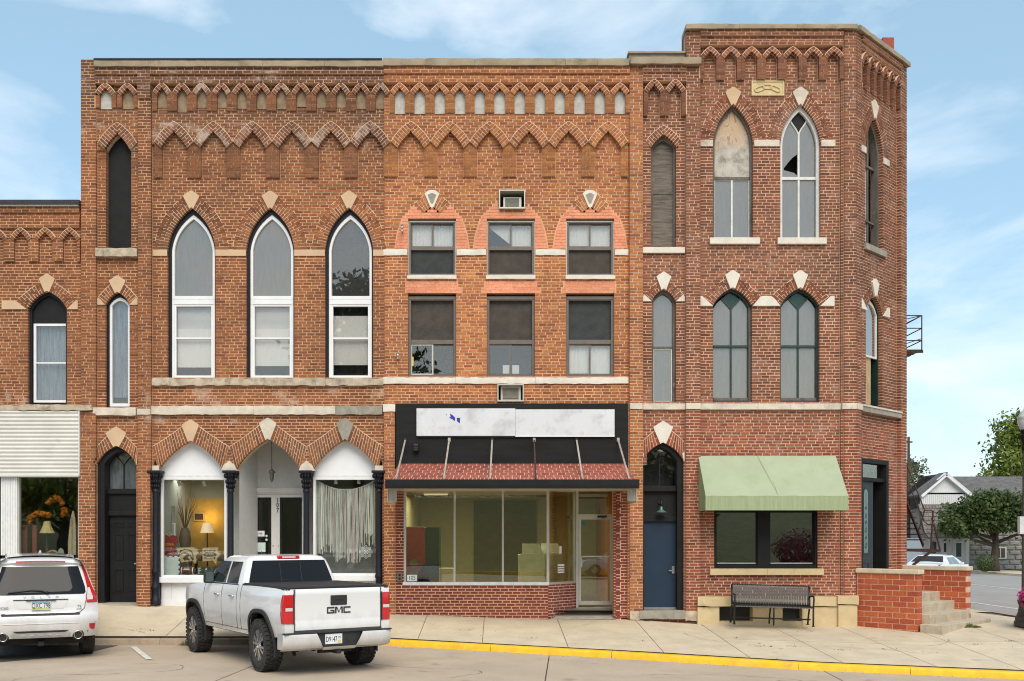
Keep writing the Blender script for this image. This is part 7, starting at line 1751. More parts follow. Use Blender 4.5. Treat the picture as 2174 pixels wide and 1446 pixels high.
M['leaf_dark'] = leaf_mat('dark_leaf', (.035,.065,.016), (.065,.11,.026), (.11,.15,.04)); M['leaf_bright'] = leaf_mat('bright_leaf', (.12,.17,.022), (.18,.24,.035), (.25,.30,.06)); M['leaf_grey'] = leaf_mat('grey_leaf', (.11,.13,.075), (.16,.18,.11), (.21,.22,.14)); M['leaf_black'] = leaf_mat('shade_leaf', (.02,.035,.012), (.035,.055,.018), (.05,.075,.022))
# round ornamental tree in front of the stone-faced house
b = px(2113, 1207, 60); tree('ornamental_tree', 'round dark green tree in front of the stone-faced house', (b.x, 60, .2), (2.2, .22), [(-1.9,0,3.0,1.5,1.4,.95),(0,0,3.6,1.7,1.5,1.0),(1.8,0,3.1,1.5,1.4,1.0),(-.9,-.4,3.9,1.2,1.2,.7),(1.0,-.4,3.9,1.3,1.2,.7),(-2.4,-.3,2.5,.9,.9,.6),(2.6,0,2.6,.9,.9,.7),(.2,-.8,3.0,1.4,1.0,.8)], 17000, .13, M['leaf_dark'], seed=3, limbs=9)
b = px(2170, 1207, 84); tree('maple_tree', 'tall bright green tree rising behind the long grey roof', (b.x+2.2, 88, .2), (5, .4), [(0,0,8.4,3.6,3,3.2),(-2.2,0,6.2,2.2,2,1.8),(2.5,0,7,3,2.5,2.6),(-.8,0,10.9,2,2,1.7),(.9,-.5,12.2,1.4,1.4,1.1),(-3.3,0,5.5,1.5,1.4,1.2),(2.6,0,10.5,2,2,1.7)], 15000, .22, M['leaf_bright'], seed=5)
b = px(1958, 1207, 110); tree('grey_tree', 'pale feathery tree beyond the fire escape', (b.x-.8, 112, .2), (5, .4), [(0,0,7.6,2.6,2.4,2.4),(-1.4,0,6.0,2,2,1.6),(1.3,0,5.6,2,2,1.6),(.4,0,9.4,1.6,1.5,1.2)], 2600, .26, M['leaf_grey'], seed=6)
b = px(1950, 1207, 100); tree('bushy_tree', 'low dark bushy tree beyond the fire escape', (b.x, 100, .2), (2, .3), [(0,0,3.4,2.4,2,1.7),(-1.5,0,4.4,1.6,1.4,1.2),(1.6,0,3.0,1.6,1.5,1.3)], 4000, .22, M['leaf_dark'], seed=7)
for k, (x_, rr, lab) in enumerate(((2022, 1.6, 'small pale tree top just left of the bright green tree'), (2042, 1.9, 'rusty tinted tree top beside the bright green tree'), (1990, 1.8, 'thin grey tree behind the white gable'))):
    b = px(x_, 1200, 125); tree('distant_tree', lab, (b.x, 125, .2), (5, .3), [(0,0,6.6 if k < 2 else 5.4,rr,rr,1.6),(.8,0,5.6,rr*.8,rr,1.2)], 1500, .28, M['leaf_grey'] if k != 1 else leaf_mat('rusty_leaf', (.16,.13,.08), (.20,.17,.11), (.24,.20,.13)), seed=20+k)
bsh = px(2092, 1200, 58.5); bo_ = thing('shrub', 'low dark shrub at the foot of the round tree', 'shrub', (bsh.x, 58.5, .2)); m = MB()
for k in range(900):
    d = Vector((rb2.gauss(0,1), rb2.gauss(0,1), rb2.gauss(0,1))).normalized(); p = Vector((d.x*.55, d.y*.5, .5+d.z*.5))*rb2.uniform(.6, 1.1); a = d.orthogonal().normalized()*.06; b2 = d.cross(a); m.add([p-a, p+b2*.6, p+a, p-b2*.6], [(0,1,2,3)])
m.build('foliage', M['leaf_dark'], bo_)
# ---- white gabled shop with shingled pent and stone-faced wing
ZH = 63.0
hs_ = thing('gabled_shop', 'low white gabled shop with shingled pent roof and grey stone-faced wall', 'house', (px(2060, 1205, ZH).x, ZH+2, .2), world=True)
def hp(x, y, d=0): return px(x, y, ZH) + Vector((0, d, 0))
zg = .15; xa, xb, xc = hp(1958, 0).x, hp(2058, 0).x, hp(2240, 0).x
M['clad'] = plain('white_cladding', (.66,.66,.65), .6, var=.05); M['shingle'] = plain('grey_shingle', (.12,.11,.105), .95, var=.35, scale=3, bmp=.5); M['pent_sh'] = plain('brown_grey_shake', (.19,.165,.15), .95, var=.35, scale=4); M['stonef'] = plain('grey_stone_face', (.27,.27,.265), .95, var=.2, scale=2.5, bmp=.6, bscale=8)
z1, z2, z3, z4 = hp(0, 1143).z, hp(0, 1075).z, hp(0, 1050).z, hp(0, 1010).z
m = MB(); m.box(xa, ZH, zg, xb, ZH+14, z1); fw = m.build('wall', M['clad'], hs_)
k = 0; x_ = xa
while x_ < xb-.1: MB().box(x_+.03, ZH-.03, zg, x_+.2, ZH, z1).build('board', M['clad'], fw); x_ += .26
m = MB(); m.box(xb, ZH+.1, zg, xc, ZH+14, z2+.1); sw_ = m.build('stone_wall', M['mortar_stone'] if 'mortar_stone' in M else M['stone_grey'], hs_)
cr = .30; nrow = int((z1+.9-zg)/cr); rr_ = random.Random(4); blk = {}
for r_ in range(nrow):
    x_ = xb + .01 - (.35 if r_ % 2 else 0)
    while x_ < xc-.3:
        a, b_ = max(x_, xb+.01), min(x_+.70, xc); 
        if b_-a > .2:
            key_ = round(b_-a, 2); me = blk.get(key_)
            if me is None:
                w2 = (b_-a)/2-.012; h2 = cr/2-.012; mm = MB(); mm.grid([[(-w2,0,-h2),(0,0,-h2),(w2,0,-h2)],[(-w2*.85,-.05,-h2*.6),(0,-.07,-h2*.5),(w2*.8,-.05,-h2*.7)],[(-w2*.8,-.06,h2*.5),(.05,-.05,h2*.6),(w2*.85,-.06,h2*.6)],[(-w2,0,h2),(0,0,h2),(w2,0,h2)]])
                me = bpy.data.meshes.new('stone_block'); me.from_pydata(mm.v, [], mm.f); me.materials.append(M['stonef']); blk[key_] = me
            link('stone_block', me, sw_, ((a+b_)/2, ZH+.098, zg+(r_+.5)*cr))
        x_ += .70
# pent roof of shakes
m = MB(); n = 8
sl_ = lambda u, t: Vector((xa-.25+(xb-xa+.35)*u, ZH-1.1*t-.02, z2+.15+(z1-.1-z2)*t))
m.hexa([sl_(0,1), sl_(1,1), sl_(1,0), sl_(0,0)], [sl_(0,1)+Vector((0,.2,-.05)), sl_(1,1)+Vector((0,.2,-.05)), sl_(1,0)+Vector((0,.3,0)), sl_(0,0)+Vector((0,.3,0))]); pr = m.build('pent_roof', M['shingle'], hs_)
for r_ in range(8):
    u = -.02*(r_ % 2)
    while u < 1:
        w2 = rr_.uniform(.055, .085); a, b_ = max(0, u+.004), min(1, u+w2-.004)
        if b_-a > .02:
            t0, t1 = r_/8, (r_+1.1)/8; q = [sl_(a,t1), sl_(b_,t1), sl_(b_,t0), sl_(a,t0)]; up = Vector((0,-.03,.02))
            c = sum(q, Vector())/4; mm = MB(); mm.hexa([p-c+up*(1.4 if i_ < 2 else .2) for i_, p in enumerate(q)], [p-c for p in q]); o = mm.build('shingle', M['pent_sh'], pr, loc=c)
        u += w2
# gable
zr, xr_g = hp(0, 1010).z, hp(2006, 0).x; ze = hp(0, 1046).z
m = MB(); m.box(xa-.1, ZH-.12, z2+.1, xb+.05, ZH+.1, z3); fb = m.build('fascia', M['clad'], hs_)
for k in range(24): MB().box(xa-.1+k*(xb-xa)/24+.02, ZH-.145, z2+.12, xa-.1+k*(xb-xa)/24+.10, ZH-.12, z3-.02).build('board', M['clad'], fb)
xg0, xg1 = hp(1965, 0).x, hp(2049, 0).x
m = MB(); m.add([(xg0, ZH, ze), (xg1, ZH, ze), (xr_g, ZH, zr)], [(0,1,2)]); m.build('gable', M['clad'], hs_)
m = MB()
for xx in (xg0-.35, xg1+.35): m.bar((xx, ZH-.15, ze-.22), (xr_g, ZH-.15, zr+.08), .28, .2)
m.build('barge_board', M['white'], hs_)
m = MB(); m.hexa([(xg0-.5, ZH-.3, ze-.25), (xr_g, ZH-.3, zr+.12), (xr_g+.1, ZH-.3, zr+.22), (xg0-.6, ZH-.3, ze-.15)], [(xg0-.5, ZH+1.2, ze-.25), (xr_g, ZH+1.2, zr+.12), (xr_g+.1, ZH+1.2, zr+.22), (xg0-.6, ZH+1.2, ze-.15)])
# main roof: ridge runs to the right
xR = hp(2300, 0).x
m.add([(xr_g-.1, ZH+3.2, zr+.14), (xR, ZH+3.2, zr+.14), (xR, ZH-.4, z2+.55), (xg1+.2, ZH-.35, ze-.2)], [(0,1,2,3)]); m.add([(xr_g-.1, ZH+3.2, zr+.14), (xR, ZH+3.2, zr+.14), (xR, ZH+9, z2), (xr_g, ZH+9, z2)], [(3,2,1,0)]); m.add([(xr_g, ZH-.3, zr+.16), (xg1+.45, ZH-.3, ze-.25), (xg1+.45, ZH+.6, ze-.2), (xr_g, ZH+3.3, zr+.16)], [(0,1,2,3)])
m.build('roof', M['shingle'], hs_)
for (x0_, x1_, y0_, y1_, mt) in ((2029, 2040, 1153, 1182, 'green_glass'), (2003, 2008, 1153, 1172, 'interior'), (1982, 1987, 1150, 1175, 'interior'), (1976, 1979, 1150, 1175, 'interior')):
    a, b_ = hp(x0_, y1_), hp(x1_, y0_); m = MB(); m.box(a.x-.07, ZH-.06, a.z-.07, b_.x+.07, ZH+.02, b_.z+.07); wn_ = m.build('window', M['white'], hs_); m = MB(); m.box(a.x, ZH-.075, a.z, b_.x, ZH-.061, b_.z); m.build('pane', M[mt], wn_)
a, b_ = hp(2115, 1184), hp(2134, 1164); m = MB(); m.box(a.x-.1, ZH+.0, a.z-.08, b_.x+.1, ZH+.12, b_.z+.08); wn_ = m.build('window', M['white_d'], hs_)
for q in (0, .55): m = MB(); m.box(a.x+(b_.x-a.x)*q, ZH-.012, a.z, a.x+(b_.x-a.x)*(q+.42), ZH-.001, b_.z); m.build('pane', plain('brown_shutter', (.09,.06,.05), .6), wn_)
# ---- buildings seen under the fire escape
b1 = thing('pink_building', 'low pinkish building with dark garage opening behind the fire escape', 'building', (px(1945, 1190, 85).x, 86, .2), world=True)
q = lambda x, y: px(x, y, 85)
m = MB(); m.box(q(1900,0).x, 85, .1, q(1958,0).x, 92, q(0,1078).z); m.build('wall', plain('pink_siding', (.42,.32,.29), .8), b1); m = MB(); m.box(q(1930,0).x, 84.9, .1, q(1956,0).x, 85.02, q(0,1150).z); m.build('garage_opening', M['interior'], b1); m = MB(); m.box(q(1900,0).x-.3, 84.6, q(0,1078).z, q(1959,0).x, 92.4, q(0,1073).z); m.build('roof_edge', M['rust'], b1)
b2_ = thing('grey_house', 'far grey house roof with white gable under the pale tree', 'house', (px(1945, 1100, 105).x, 106, .2), world=True); q = lambda x, y: px(x, y, 105)
m = MB(); m.box(q(1900,0).x, 105, .1, q(1955,0).x, 112, q(0,1080).z); m.build('wall', M['clad'], b2_); m = MB(); m.add([(q(1900,0).x, 104.6, q(0,1080).z), (q(1958,0).x, 104.6, q(0,1080).z), (q(1950,0).x, 109, q(0,1062).z), (q(1900,0).x, 109, q(0,1062).z)], [(0,1,2,3)]); m.build('roof', M['shingle'], b2_)
up = thing('utility_pole', 'thin utility pole rising beside the corner building', 'pole', (px(1929, 1190, 70).x, 70, .1)); m = MB(); m.tube([(0, 0, 0), (0, 0, 8.9)], [.14, .09], 8); m.build('pole', M['bark'], up); m = MB(); m.box(-.35, -.05, 8.5, .25, .05, 8.6); m.build('crossarm', M['bark'], up)
# trees on the green behind the camera, seen only as reflections
tree('park_tree', 'broad shade tree on the green opposite the fronts', (-10.2, -22, 1.2), (8, .4), [(0,0,12,4.6,4,5),(-2.5,0,9,3,3,3),(2.6,0,9.5,3.2,3,3),(.5,0,16.5,3.0,3,2.4)], 12000, .30, M['leaf_black'], seed=41)
tree('park_tree', 'low spreading tree on the green opposite the corner', (9, -20, .9), (2.5, .3), [(0,0,4.5,3.2,3,2.2),(1.8,0,3.8,2,2,1.6)], 2000, .35, M['leaf_black'], seed=42)

pb = thing('flowering_bush', 'pink flowering bush on the green, mirrored in the corner shop window', 'bush', (17.4, -16.2, .2)); m = MB()
for q in range(1500):
    d = Vector((rb2.gauss(0,1), rb2.gauss(0,1), rb2.gauss(0,1))).normalized(); p = Vector((d.x*1.5, d.y*1.2, 1.3+d.z*1.2))*rb2.uniform(.7, 1.05); a = d.orthogonal().normalized()*.11; b2 = d.cross(a); m.add([p-a, p+b2*.6, p+a, p-b2*.6], [(0,1,2,3)])
m.build('blossom', leaf_mat('dusky_pink_leaf', (.16,.03,.06), (.24,.05,.10), (.10,.10,.04)), pb)

tree('park_tree', 'tree on the green mirrored in the far-left shop window', (-29, -20, .8), (2.5, .3), [(0,0,4.8,4.2,3,2.6),(-3,0,4.2,2.6,2.4,2.0),(3,0,4.4,2.6,2.4,2.2)], 5000, .26, M['leaf_bright'], seed=43)
# ================================================================== rooms behind the shop windows and what stands in them
def room(root, name, x0, x1, y0, y1, z0, z1, wall, floor, ceil):
    m = MB(); m.add([(x0,y1,z0),(x1,y1,z0),(x1,y1,z1),(x0,y1,z1)], [(0,1,2,3)]); m.add([(x0,y0,z0),(x0,y1,z0),(x0,y1,z1),(x0,y0,z1)], [(0,1,2,3)]); m.add([(x1,y0,z0),(x1,y1,z0),(x1,y1,z1),(x1,y0,z1)], [(3,2,1,0)]); w = m.build(name, wall, root)
    m = MB(); m.add([(x0,y0,z0),(x1,y0,z0),(x1,y1,z0),(x0,y1,z0)], [(0,1,2,3)]); m.build('room_floor', floor, w)
    m = MB(); m.add([(x0,y0,z1),(x1,y0,z1),(x1,y1,z1),(x0,y1,z1)], [(3,2,1,0)]); m.build('room_ceiling', ceil, w); return w
def lamp_in(name, kind, loc, energy, size, color, parent, rot=(0, 0, 0)):
    l_ = bpy.data.lights.new(name, kind); l_.energy = energy; l_.color = color
    if kind == 'AREA': l_.shape = 'RECTANGLE'; l_.size, l_.size_y = size
    else: l_.shadow_soft_size = size
    o = bpy.data.objects.new(name, l_); col.objects.link(o); o.location = loc; o.rotation_euler = rot
    return o
# ---- shop 107
zp = front(0, 1224, 0).z; xL0, xL1 = front(328, 0, 0).x, front(810, 0, 0).x
wl7 = plain('grey_green_shop_wall', (.30,.32,.29), .9, var=.05); fl7 = plain('dark_wood_floor', (.10,.07,.05), .5)
room(rootL, 'shop_room', xL0, xL1, D0+1.48, D0+6.5, .65, front(0, 985, 0).z, wl7, fl7, M['offwhite'])
for a, b in ((329, 482), (655, 811)):   # display bays beside the recessed entrance
    x0, x1 = front(a, 0, 0).x, front(b, 0, 0).x
    m = MB(); m.box(x0, D0+.34, .62, x1, D0+1.5, zp-.01); m.build('display_platform', M['white'], rootL)
    m = MB(); m.box(x0, D0+.34, front(0,1012,0).z+.0, x1, D0+1.5, front(0,1004,0).z); m.build('bay_ceiling', M['offwhite'], rootL)
m = MB(); m.box(xL0, D0+.34, .65, xL0+.03, D0+1.5, 3.6); m.box(xL1-.03, D0+.34, .65, xL1, D0+1.5, 3.6); m.build('bay_wall', wl7, rootL)
# track heads with an added soft fill and a warm lamp at the back (seen glowing in the window)
trk = thing('track_light', 'track of small white spot heads inside the left arched shop window', 'light', tuple(px(405, 1016, D0+.8)), world=True)
for u in (380, 433):
    p = px(u, 1026, D0+.8); m = MB(); m.tube([p+Vector((0, 0, .12)), p+Vector((0, 0, .03))], .008, 6); m.tube([p+Vector((-.02, 0, .05)), p+Vector((.03, 0, -.06))], [.03, .042], 12); m.build('spot_head', M['white'], trk, True)
trk2 = thing('track_light', 'pair of white spot heads above the ribbon garland', 'light', tuple(px(735, 1016, D0+.6)), world=True)
for u in (713, 762):
    p = px(u, 1022, D0+.55); m = MB(); m.tube([p+Vector((0, 0, .12)), p+Vector((0, 0, .03))], .008, 6); m.tube([p+Vector((0, 0, .05)), p+Vector((0, 0, -.06))], [.03, .042], 12); m.build('spot_head', M['white'], trk2, True)
fl_ = thing('floor_lamp', 'warm glowing lamp at the back of the gift shop', 'lamp', tuple(Vector((px(440, 1100, D0+2.35).x, D0+2.35, .66))))
m = MB(); m.lathe([(.14,0),(.14,.03),(.015,.05),(.015,1.65)], (0,0,0), 12); m.build('stand', M['metal_dark'], fl_); m = MB(); m.lathe([(.17,1.62),(.10,1.86)], (0,0,0), 16)
em = bpy.data.materials.new('lit_lamp_shade'); em.use_nodes = True; em.node_tree.nodes['Principled BSDF'].inputs['Emission Color'].default_value = (1,.62,.2,1); em.node_tree.nodes['Principled BSDF'].inputs['Emission Strength'].default_value = .35; m.build('lamp_shade', em, fl_, True)
lb = lamp_in('warm_bulb', 'POINT', (0, 0, 2.0), 5.5, .08, (1, .62, .22), fl_); lb.parent = fl_
lt = lamp_in('bay_fill', 'AREA', tuple(px(405, 1012, D0+1.5) + Vector((0, 0, -.10))), 9, (1.0, .6), (1, .95, .85), None); lt.parent = trk; lt.matrix_parent_inverse = Matrix.Translation(-Vector(trk.location))  # soft area fill added to light the bay, not the beams of the heads
YP = D0+2.62; qa_ = px(404, 1120, YP); qb_ = px(520, 1058, YP); m = MB(); m.box(qa_.x-.3, YP, qb_.z, qb_.x, YP+.06, 3.6); m.build('rear_partition', wl7, rootL)
m = MB(); m.box(qa_.x-.3, YP, .66, qb_.x, YP+.06, qb_.z); m.build('glow_yellow_partition', plain('lamp_glow_wall', (.50,.33,.07), .9), rootL)  # yellow of the lamp's glow is put into the wall colour
# stock in the left window
Zs = D0+.62
def flat(name, label, cat, pts, Z, th, mat, zoff=0):
    """thin cut-out standing in the window: outline in photograph pixels at depth Z"""
    n = len(pts); f_ = [px(x, y, Z) for x, y in pts]; c = Vector((sum(p.x for p in f_)/n, Z, min(p.z for p in f_)))
    m = MB(); m.add([p-c for p in f_] + [p-c+Vector((0, th, 0)) for p in f_], [tuple(range(n)), tuple(reversed(range(n, 2*n)))] + [(i, n+i, n+(i+1) % n, (i+1) % n) for i in range(n)])
    return tag(m.build(name, mat, None, loc=c), label, cat) if label else (m, c)
def sub(parent, name, pts, Z, th, mat):
    n = len(pts); f_ = [px(x, y, Z) - Vector(parent.location) for x, y in pts]
    m = MB(); m.add(f_ + [p+Vector((0, th, 0)) for p in f_], [tuple(range(n)), tuple(reversed(range(n, 2*n)))] + [(i, n+i, n+(i+1) % n, (i+1) % n) for i in range(n)]); return m.build(name, mat, parent)
M['tanwood'] = plain('tan_burlap', (.46,.36,.20), .9, var=.12, scale=20); M['brownline'] = plain('brown_print', (.06,.04,.025), .9)
ts = flat('t_shirt', 'maroon t-shirt with yellow lettering hanging in the gift shop window', 't-shirt', [(345,1138),(352,1136),(359,1140),(366,1136),(374,1138),(378,1150),(373,1154),(371,1150),(371,1180),(347,1180),(347,1151),(343,1154),(340,1148)], Zs, .05, plain('maroon_cloth', (.20,.015,.018), .9, var=.2, scale=8))
text_mesh('lettering', 'IOWA', .085, plain('gold_print', (.65,.30,.03), .7), ts, Matrix.Translation(px(359, 1156, Zs)-Vector(ts.location)+Vector((0,-.004,0))) @ Matrix.Rotation(R(90), 4, 'X'), .001, .9); text_mesh('lettering', 'STATE', .06, plain('gold_print', (.65,.30,.03), .7), ts, Matrix.Translation(px(359, 1164, Zs)-Vector(ts.location)+Vector((0,-.004,0))) @ Matrix.Rotation(R(90), 4, 'X'), .001, .9)
m = MB(); o_ = Vector(ts.location); m.tube([px(352,1136,Zs)-o_, px(359,1129,Zs)-o_, px(366,1136,Zs)-o_], .008, 5); m.tube([px(359,1129,Zs)-o_, px(359,1112,Zs)-o_], .004, 5); m.build('hanger', plain('brass', (.45,.40,.12), .4, .6), ts)
bd_ = flat('display_board', 'pale blue display board with scalloped edge in the gift shop window', 'board', [(339,1181),(380,1181),(380,1222),(339,1222)], Zs-.1, .06, plain('pale_blue_board', (.48,.55,.53), .85, var=.05))
for k in range(8):
    for (x_, y_) in ((340.5+k*5.4, 1181.5), (380, 1184+k*5)): p = px(x_, y_, Zs-.105)-Vector(bd_.location); m = MB(); m.lathe([(0,0),(.018,0),(.018,.012),(0,.012)], tuple(p), 8, 'y'); m.build('scallop', M['brownline'] if k % 2 else M['white_d'], bd_)
iw = flat('state_pillow', 'tan state-shaped pillow with curled bird emblem in the gift shop window', 'pillow', [(374,1163),(411,1162),(414,1166),(419,1168),(420,1175),(415,1181),(417,1189),(414,1197),(409,1191),(384,1194),(378,1176)], Zs, .08, M['tanwood'])
sub(iw, 'emblem', [(379,1176),(383,1168),(393,1165),(405,1168),(410,1175),(411,1189),(408,1190),(403,1180),(398,1183),(404,1190),(398,1189),(391,1190),(388,1185),(393,1180),(399,1176),(390,1175),(384,1177),(379,1182)], Zs-.006, .008, M['brownline'])
sub(iw, 'emblem', [(382,1176),(386,1169.5),(394,1167),(403,1169.5),(408,1175.5),(409,1186),(404,1177),(400,1174),(392,1172.5),(386,1174)], Zs-.012, .008, M['tanwood'])
i2_ = flat('state_pillow', 'tan state-shaped pillow with lettered bar emblem in the gift shop window', 'pillow', [(430,1163),(462,1162),(463,1170),(468,1176),(463,1183),(460,1186),(459,1198),(455,1194),(452,1190),(430,1192)], Zs, .08, M['tanwood'])
for pts in ([(434,1168),(457,1168),(457,1172),(450,1174),(441,1174),(434,1172)], [(434,1187),(434,1183),(441,1181),(450,1181),(457,1183),(457,1187)], [(433,1174.5),(458,1174.5),(460,1177.5),(458,1180.5),(433,1180.5),(431,1177.5)]): sub(i2_, 'emblem', pts, Zs-.006, .008, M['brownline'])
for pts in ([(436,1169),(455,1169),(455,1171.5),(449,1173),(442,1173),(436,1171.5)], [(436,1186),(436,1183.7),(442,1182),(449,1182),(455,1183.7),(455,1186)]): sub(i2_, 'emblem', pts, Zs-.010, .008, M['tanwood'])
text_mesh('lettering', 'STATE', .065, M['tanwood'], i2_, Matrix.Translation(px(445.5, 1177.5, Zs)-Vector(i2_.location)+Vector((0,-.010,0))) @ Matrix.Rotation(R(90), 4, 'X'), .002, 1.0)
fb = thing('football_pillow', 'brown football-shaped pillow with white stripes in the gift shop window', 'pillow', tuple(px(399, 1221, Zs-.12)))
m = MB(); m.lathe([(0,-.19),(.05,-.17),(.095,-.10),(.105,0),(.095,.10),(.05,.17),(0,.19)], (0,0,.105), 20, 'x'); m.build('body', plain('brown_plush', (.10,.04,.025), .9), fb, True)
for sx in (-1, 1): m = MB(); m.lathe([(.081,sx*.118),(.076,sx*.135)], (0,-.004,.105), 20, 'x'); m.build('stripe', M['white'], fb)
m = MB(); m.box(-.07,-.112,.12,.07,-.10,.135); m.box(-.06,-.112,.155,.06,-.085,.168); m.build('lacing', M['white'], fb)
fs = flat('letter_sign', 'dark green sign with pale letters beside the football pillow', 'sign', [(418,1203),(466,1203),(466,1222),(418,1222)], Zs-.08, .05, plain('dark_green_sign', (.035,.05,.035), .8))
for k, c_ in enumerate('FA'): text_mesh('lettering', c_, .20, plain('pale_letter', (.55,.56,.50), .8), fs, Matrix.Translation(px(424+14*k, 1212.5, Zs-.08)-Vector(fs.location)+Vector((0,-.004,0))) @ Matrix.Rotation(R(90), 4, 'X'), .003, .8)
vs_ = thing('vase', 'floor vase of tall dried branches in the gift shop', 'vase', tuple(px(393, 1165, D0+1.5)))
m = MB(); m.lathe([(.10,0),(.14,.2),(.12,.4),(.08,.5)], (0,0,0), 14); m.build('pot', plain('brown_vase', (.12,.085,.055), .7), vs_, True); m = MB(); rv = random.Random(3)
for k in range(26): e = Vector((rv.uniform(-.35,.35), rv.uniform(-.2,.2), rv.uniform(1.0,1.45))); m.tube([(0,0,.4), (e.x*.4,e.y*.4,.8), tuple(e)], [.008,.006,.003], 4)
m.build('branches', plain('dry_twig', (.16,.09,.05), .9), vs_)
for k, (a, b, c, d, lab) in enumerate(((350,372,1074,1108,'framed pale print on the left wall of the gift shop'), (352,372,1110,1138,'white framed panel below the pale print'), (411,434,1088,1106,'small framed picture on the yellow lit wall'))):
    p = [(a,d),(b,d),(b,c),(a,c)]; Z_ = D0+1.1 if k < 2 else D0+2.58; o = flat('picture', lab, 'picture', p, Z_, .03, M['tanwood'] if k != 1 else M['white']); sub(o, 'print', [(a+2.5,d-2.5),(b-2.5,d-2.5),(b-2.5,c+2.5),(a+2.5,c+2.5)], Z_-.004, .005, plain('pale_print', (.36,.40,.37), .8) if k < 2 else M['rust'])
tb = thing('display_table', 'dark table with boxes in the back of the gift shop', 'table', tuple(Vector((px(447, 0, D0+2.0).x, D0+2.0, .66))))
m = MB(); m.box(-.45,-.25,.94,.75,.25,.98); m.build('tabletop', M['brownline'], tb)
for sx in (-.42,.72):
    for sy in (-.22,.22): MB().box(sx-.03,sy-.03,0,sx+.03,sy+.03,.94).build('leg', M['brownline'], tb)
for k in range(4): MB().box(-.4+.27*k,-.2,.98,-.17+.27*k,.1,1.08+.05*(k % 2)).build('box', plain('brown_box', (.16,.08,.04), .8), tb)
# ---- ribbon garland in the right window
gar = thing('ribbon_garland', 'garland of long white and blush ribbons across the right arched shop window', 'garland', tuple(px(735, 1028, D0+.5)), world=True)
Zg = D0+.45; sagy = lambda t: 1016 + 24*(1-(2*t-1)**2)
m = MB(); m.tube([px(668+132*t/20, sagy(t/20), Zg) for t in range(21)], .008, 6); m.build('cord', M['white'], gar)
rcols = [M['white'], plain('ivory_ribbon', (.66,.63,.56), .8), plain('blush_ribbon', (.62,.50,.48), .8), plain('grey_lace', (.42,.43,.41), .9, var=.3, scale=40), plain('sage_ribbon', (.50,.55,.49), .8)]; rr2 = random.Random(9)
for k in range(74):
    t = (k+.5)/74; u = 668+132*t + rr2.uniform(-.6,.6); bot = 1165 + rr2.uniform(-16, 14) + (22*math.sin(t*math.pi) if .3 < t < .75 else 0) - (18 if t > .8 else 0); w = rr2.uniform(.5, 1.3); dz_ = rr2.uniform(-.03,.03); ph = rr2.uniform(0, 6)
    m = MB(); m.grid([[px(u-w+.7*math.sin(ph+q*.9), sagy(t)+(bot-sagy(t))*q/7, Zg+dz_), px(u+w+.7*math.sin(ph+q*.9), sagy(t)+(bot-sagy(t))*q/7, Zg+dz_+.012*math.sin(ph+q))] for q in range(8)]); m.build('ribbon', rr2.choice(rcols), gar)
m = MB(); m.box(front(657,0,0).x, D0+1.30, .65, xL1, D0+1.34, front(0,1030,0).z); m.build('display_backdrop', plain('dim_backdrop', (.33,.33,.31), .9), rootL)
dc = thing('crochet_flower', 'white crochet flower hanging low in the right arched window', 'ornament', tuple(px(777, 1172, Zg-.08)), world=True); m = MB()
for r_ in (.05, .09, .13):
    pts = [px(777, 1172, Zg-.08) + Vector((r_*(1+.14*math.cos(8*a))*math.cos(a), 0, r_*(1+.14*math.cos(8*a))*math.sin(a))) for a in [2*math.pi*q/40 for q in range(41)]]; m.tube(pts, .006, 4, False)
for q in range(8): a = math.pi*q/4; m.tube([px(777,1172,Zg-.08), px(777,1172,Zg-.08)+Vector((.14*math.cos(a),0,.14*math.sin(a)))], .005, 4)
m.build('lace', M['white'], dc)
lt2 = lamp_in('bay_fill', 'AREA', tuple(px(735, 1014, D0+.9)), 32, (1.0, .3), (1, .97, .9), None); lt2.parent = trk2; lt2.matrix_parent_inverse = Matrix.Translation(-Vector(trk2.location))  # area fill added to whiten the ribbons
# ---- laundry 105
x0, x1 = front(842, 0, 0).x, front(1332, 0, 0).x
wl5 = plain('olive_cream_wall', (.44,.395,.26), .9, var=.06); dk5 = plain('dim_back_room', (.10,.085,.045), .9)
r5 = MB(); zt5 = front(0, 1034, 0).z; yb5 = D0+6.0
r5.add([(x0,yb5,.5),(x1,yb5,.5),(x1,yb5,zt5),(x0,yb5,zt5)], [(0,1,2,3)]); r5.add([(x0,D0+.2,.5),(x0,yb5,.5),(x0,yb5,zt5),(x0,D0+.2,zt5)], [(0,1,2,3)]); r5.add([(x1,ZR+.1,.5),(x1,yb5,.5),(x1,yb5,zt5),(x1,ZR+.1,zt5)], [(3,2,1,0)]); w5 = r5.build('laundry_room', wl5, rootM)
m = MB(); m.add([(x0,D0+.2,.52),(x1,D0+.2,.52),(x1,yb5,.52),(x0,yb5,.52)], [(0,1,2,3)]); m.build('room_floor', plain('grey_floor_tile', (.20,.19,.15), .5), w5); m = MB(); m.add([(x0,D0+.2,zt5),(x1,D0+.2,zt5),(x1,yb5,zt5),(x0,yb5,zt5)], [(3,2,1,0)]); m.build('room_ceiling', wl5, w5)
qa, qb = px(1006, 0, yb5-.05).x, px(1138, 0, yb5-.05).x; m = MB(); m.box(qa, yb5-.08, .52, qb, yb5-.02, zt5-.1); m.build('back_doorway', dk5, w5)
fx_ = thing('fluorescent_fixture', 'long fluorescent ceiling fixture inside the laundry window', 'light', tuple(px(925, 1046, D0+2.0)), world=True)
